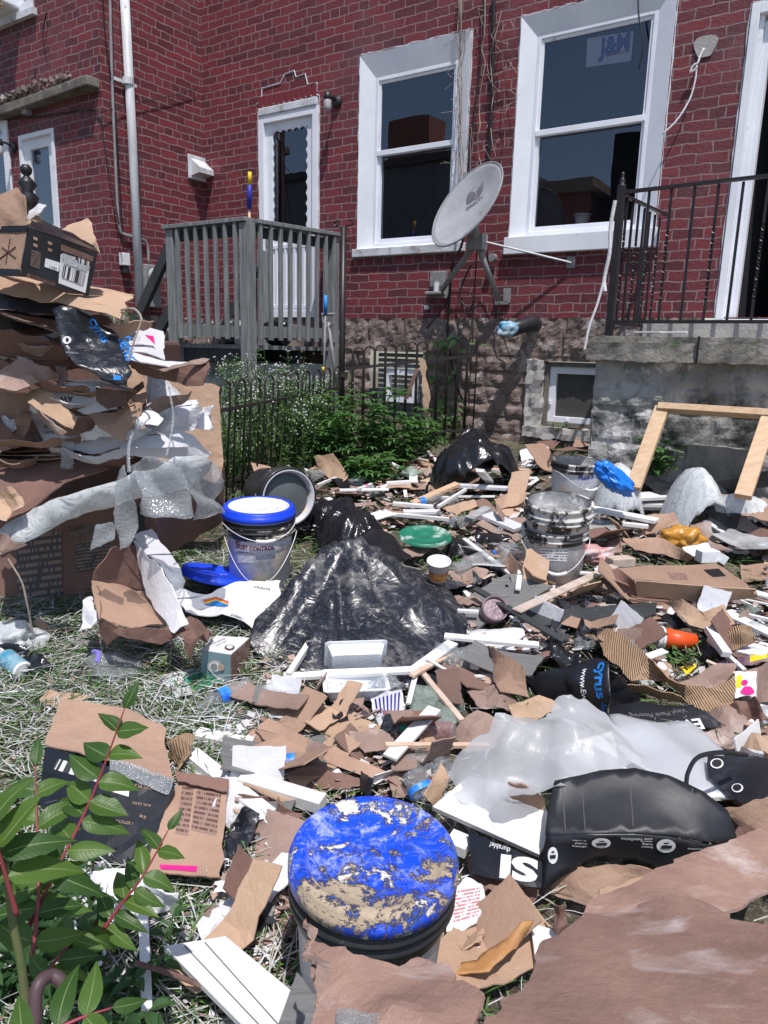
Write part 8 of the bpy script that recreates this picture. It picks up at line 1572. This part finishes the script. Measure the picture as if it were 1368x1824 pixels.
# ================================================================ TREE SEEDLING IN THE FOREGROUND
def leaflet(mb, uvs, base, d, nrm, L, W, droop=.25, fold=.18, seed=0):
    d = d.normalized(); s = d.cross(nrm).normalized(); n = s.cross(d); K = 9; b = len(mb.v)
    if n.dot(nrm) < 0: n = -n
    vs = []
    for k in range(K+1):
        t = k/K; w = W*.5*(sin(pi*min(1, t*1.02)**.72)**.85)*(1-t*.25)*(1 if k < K else 0)+.0004
        c = base+d*L*t-n*droop*L*t*t+s*.06*L*sin(t*2.5+seed)
        for j in (-1, -.5, 0, .5, 1):
            rip = .02*W*sin(t*38)*abs(j); vs.append(c+s*w*j+n*(w*fold*abs(j)*2-w*.25*j*j+rip)); uvs.append((.5+j*.5, t))
    mb.add(vs, [(k*5+j, k*5+j+1, (k+1)*5+j+1, (k+1)*5+j) for k in range(K) for j in range(4)])
tree = thing('tree_seedling', 'tree seedling with red stems and paired pointed leaflets in the lower left foreground', 'tree seedling', P(40, 1900, .85))
rr = random.Random(8)
def frond(pts, n, L, W, mat='leaf', t0=.12, term=True, stem='stem', r0=.0035, nrm=None, asym=1, sd=0):
    P3 = spline([P(*p) for p in pts], 8); m = MB(); k = len(P3); m.tube(P3, [r0*(1-.7*i/k) for i in range(k)], 7); m.mk('leaf_stalk', M[stem], tree, smooth=True)
    lf = MB(); uvs = []; nrm = nrm or V((.05, -.55, .85))
    for i in range(n):
        f = t0+(1-t0)*i/(n-.0 if term else n-1); j = min(k-2, int(f*(k-1))); c = P3[j].lerp(P3[j+1], f*(k-1)-j); d = (P3[min(k-1, j+2)]-P3[max(0, j-2)]).normalized(); s = d.cross(nrm).normalized()
        for q in (-1, 1):
            l = L*rr.uniform(.88, 1.08)*(1-.42*max(0, (f-.6)/.4)); dd = s*q+d*(rr.uniform(.0, .55)+.4*f)+V((0, 0, rr.uniform(-.45, .15)))
            leaflet(lf, uvs, c+d*rr.uniform(-.004, .004), dd, nrm+s*q*-.15+V((rr.uniform(-.4, .4), rr.uniform(-.4, .4), 0)), l*rr.uniform(.85, 1.05), W*rr.uniform(.85, 1.1), rr.uniform(.05, .5), rr.uniform(.05, .35), rr.random()*6)
    if term: leaflet(lf, uvs, P3[-1], (P3[-1]-P3[-4]), nrm, L*.6, W*.6)
    lf.mk('leaflets', M[mat], tree, uv=uvs, smooth=True)
frond([(50, 1655, .92), (95, 1560, .95), (150, 1450, 1.0), (185, 1365, 1.03), (222, 1262, 1.06)], 8, .078, .036, t0=.16)
frond([(178, 1665, 1.02), (215, 1612, 1.04), (255, 1560, 1.06), (300, 1478, 1.1)], 6, .066, .030, t0=.05)
frond([(58, 1700, .88), (68, 1600, .92), (66, 1480, .98), (63, 1362, 1.04)], 6, .074, .036, t0=.1)
frond([(30, 1630, .8), (10, 1560, .8), (-8, 1500, .8), (-30, 1440, .8)], 4, .085, .036, t0=.3)
frond([(20, 1900, .66), (70, 1850, .68), (140, 1815, .7), (200, 1795, .72)], 3, .075, .030, t0=.2, nrm=V((0, -.7, .7)))
frond([(60, 1780, .9), (100, 1710, .95), (150, 1660, 1.0), (200, 1650, 1.05)], 5, .07, .032, t0=.2)
m = MB(); m.tube(spline([P(-5, 1440, .84), P(12, 1560, .84), P(22, 1640, .84), P(38, 1720, .84), P(55, 1860, .84)], 6), [.004+.0001*i for i in range(25)], 10); m.mk('trunk', M['gstem'], tree, smooth=True)
m = MB(); m.tube(spline([P(62, 1830, .8), P(66, 1760, .82), P(90, 1738, .84), P(112, 1752, .84), P(122, 1790, .84)], 6), .009, 10); tag(m.mk('bent_tube', pm('maroon_tube', (.10, .06, .07), ro=.5, bd=0), smooth=True), 'dark maroon bent tube half hidden under the tree seedling', 'tube')
m = MB(); m.tube(spline([P(240, 1715, 1.15), P(290, 1730, 1.16), P(340, 1748, 1.17), P(356, 1756, 1.17)], 5), .005, 8); tag(m.mk('twig', M['bark']), 'reddish brown twig lying left of the white grooved panel', 'twig')
gf = 'low weeds under the tree seedling'
for i, (x, y, lb) in enumerate([(120, 1720, 'low flowering weed under the middle of the tree seedling'), (30, 1640, 'low dark weed at the left edge under the tree seedling'), (200, 1800, 'low weed at the bottom edge right of the tree seedling stem'), (60, 1800, 'low weed at the bottom left corner')]):
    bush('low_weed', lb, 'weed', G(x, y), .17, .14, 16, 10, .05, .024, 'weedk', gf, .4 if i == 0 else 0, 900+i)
for i, (x, y, lb) in enumerate([(330, 1010, 'yellow-green weed between the cardboard pile and the blue-lidded stack'), (1030, 1130, 'small green weed beside the crumpled black scrap'), (1200, 1165, 'small green weed below the orange cup'), (905, 1265, 'small green weed left of the foam packing sheet'), (490, 1265, 'small green weed at the left end of the long brown flap')]):
    bush('low_weed', lb, 'weed', G(x, y), .07, .09, 14, 6, .04, .014, 'weed', 'small weeds in the debris', 0, 950+i)
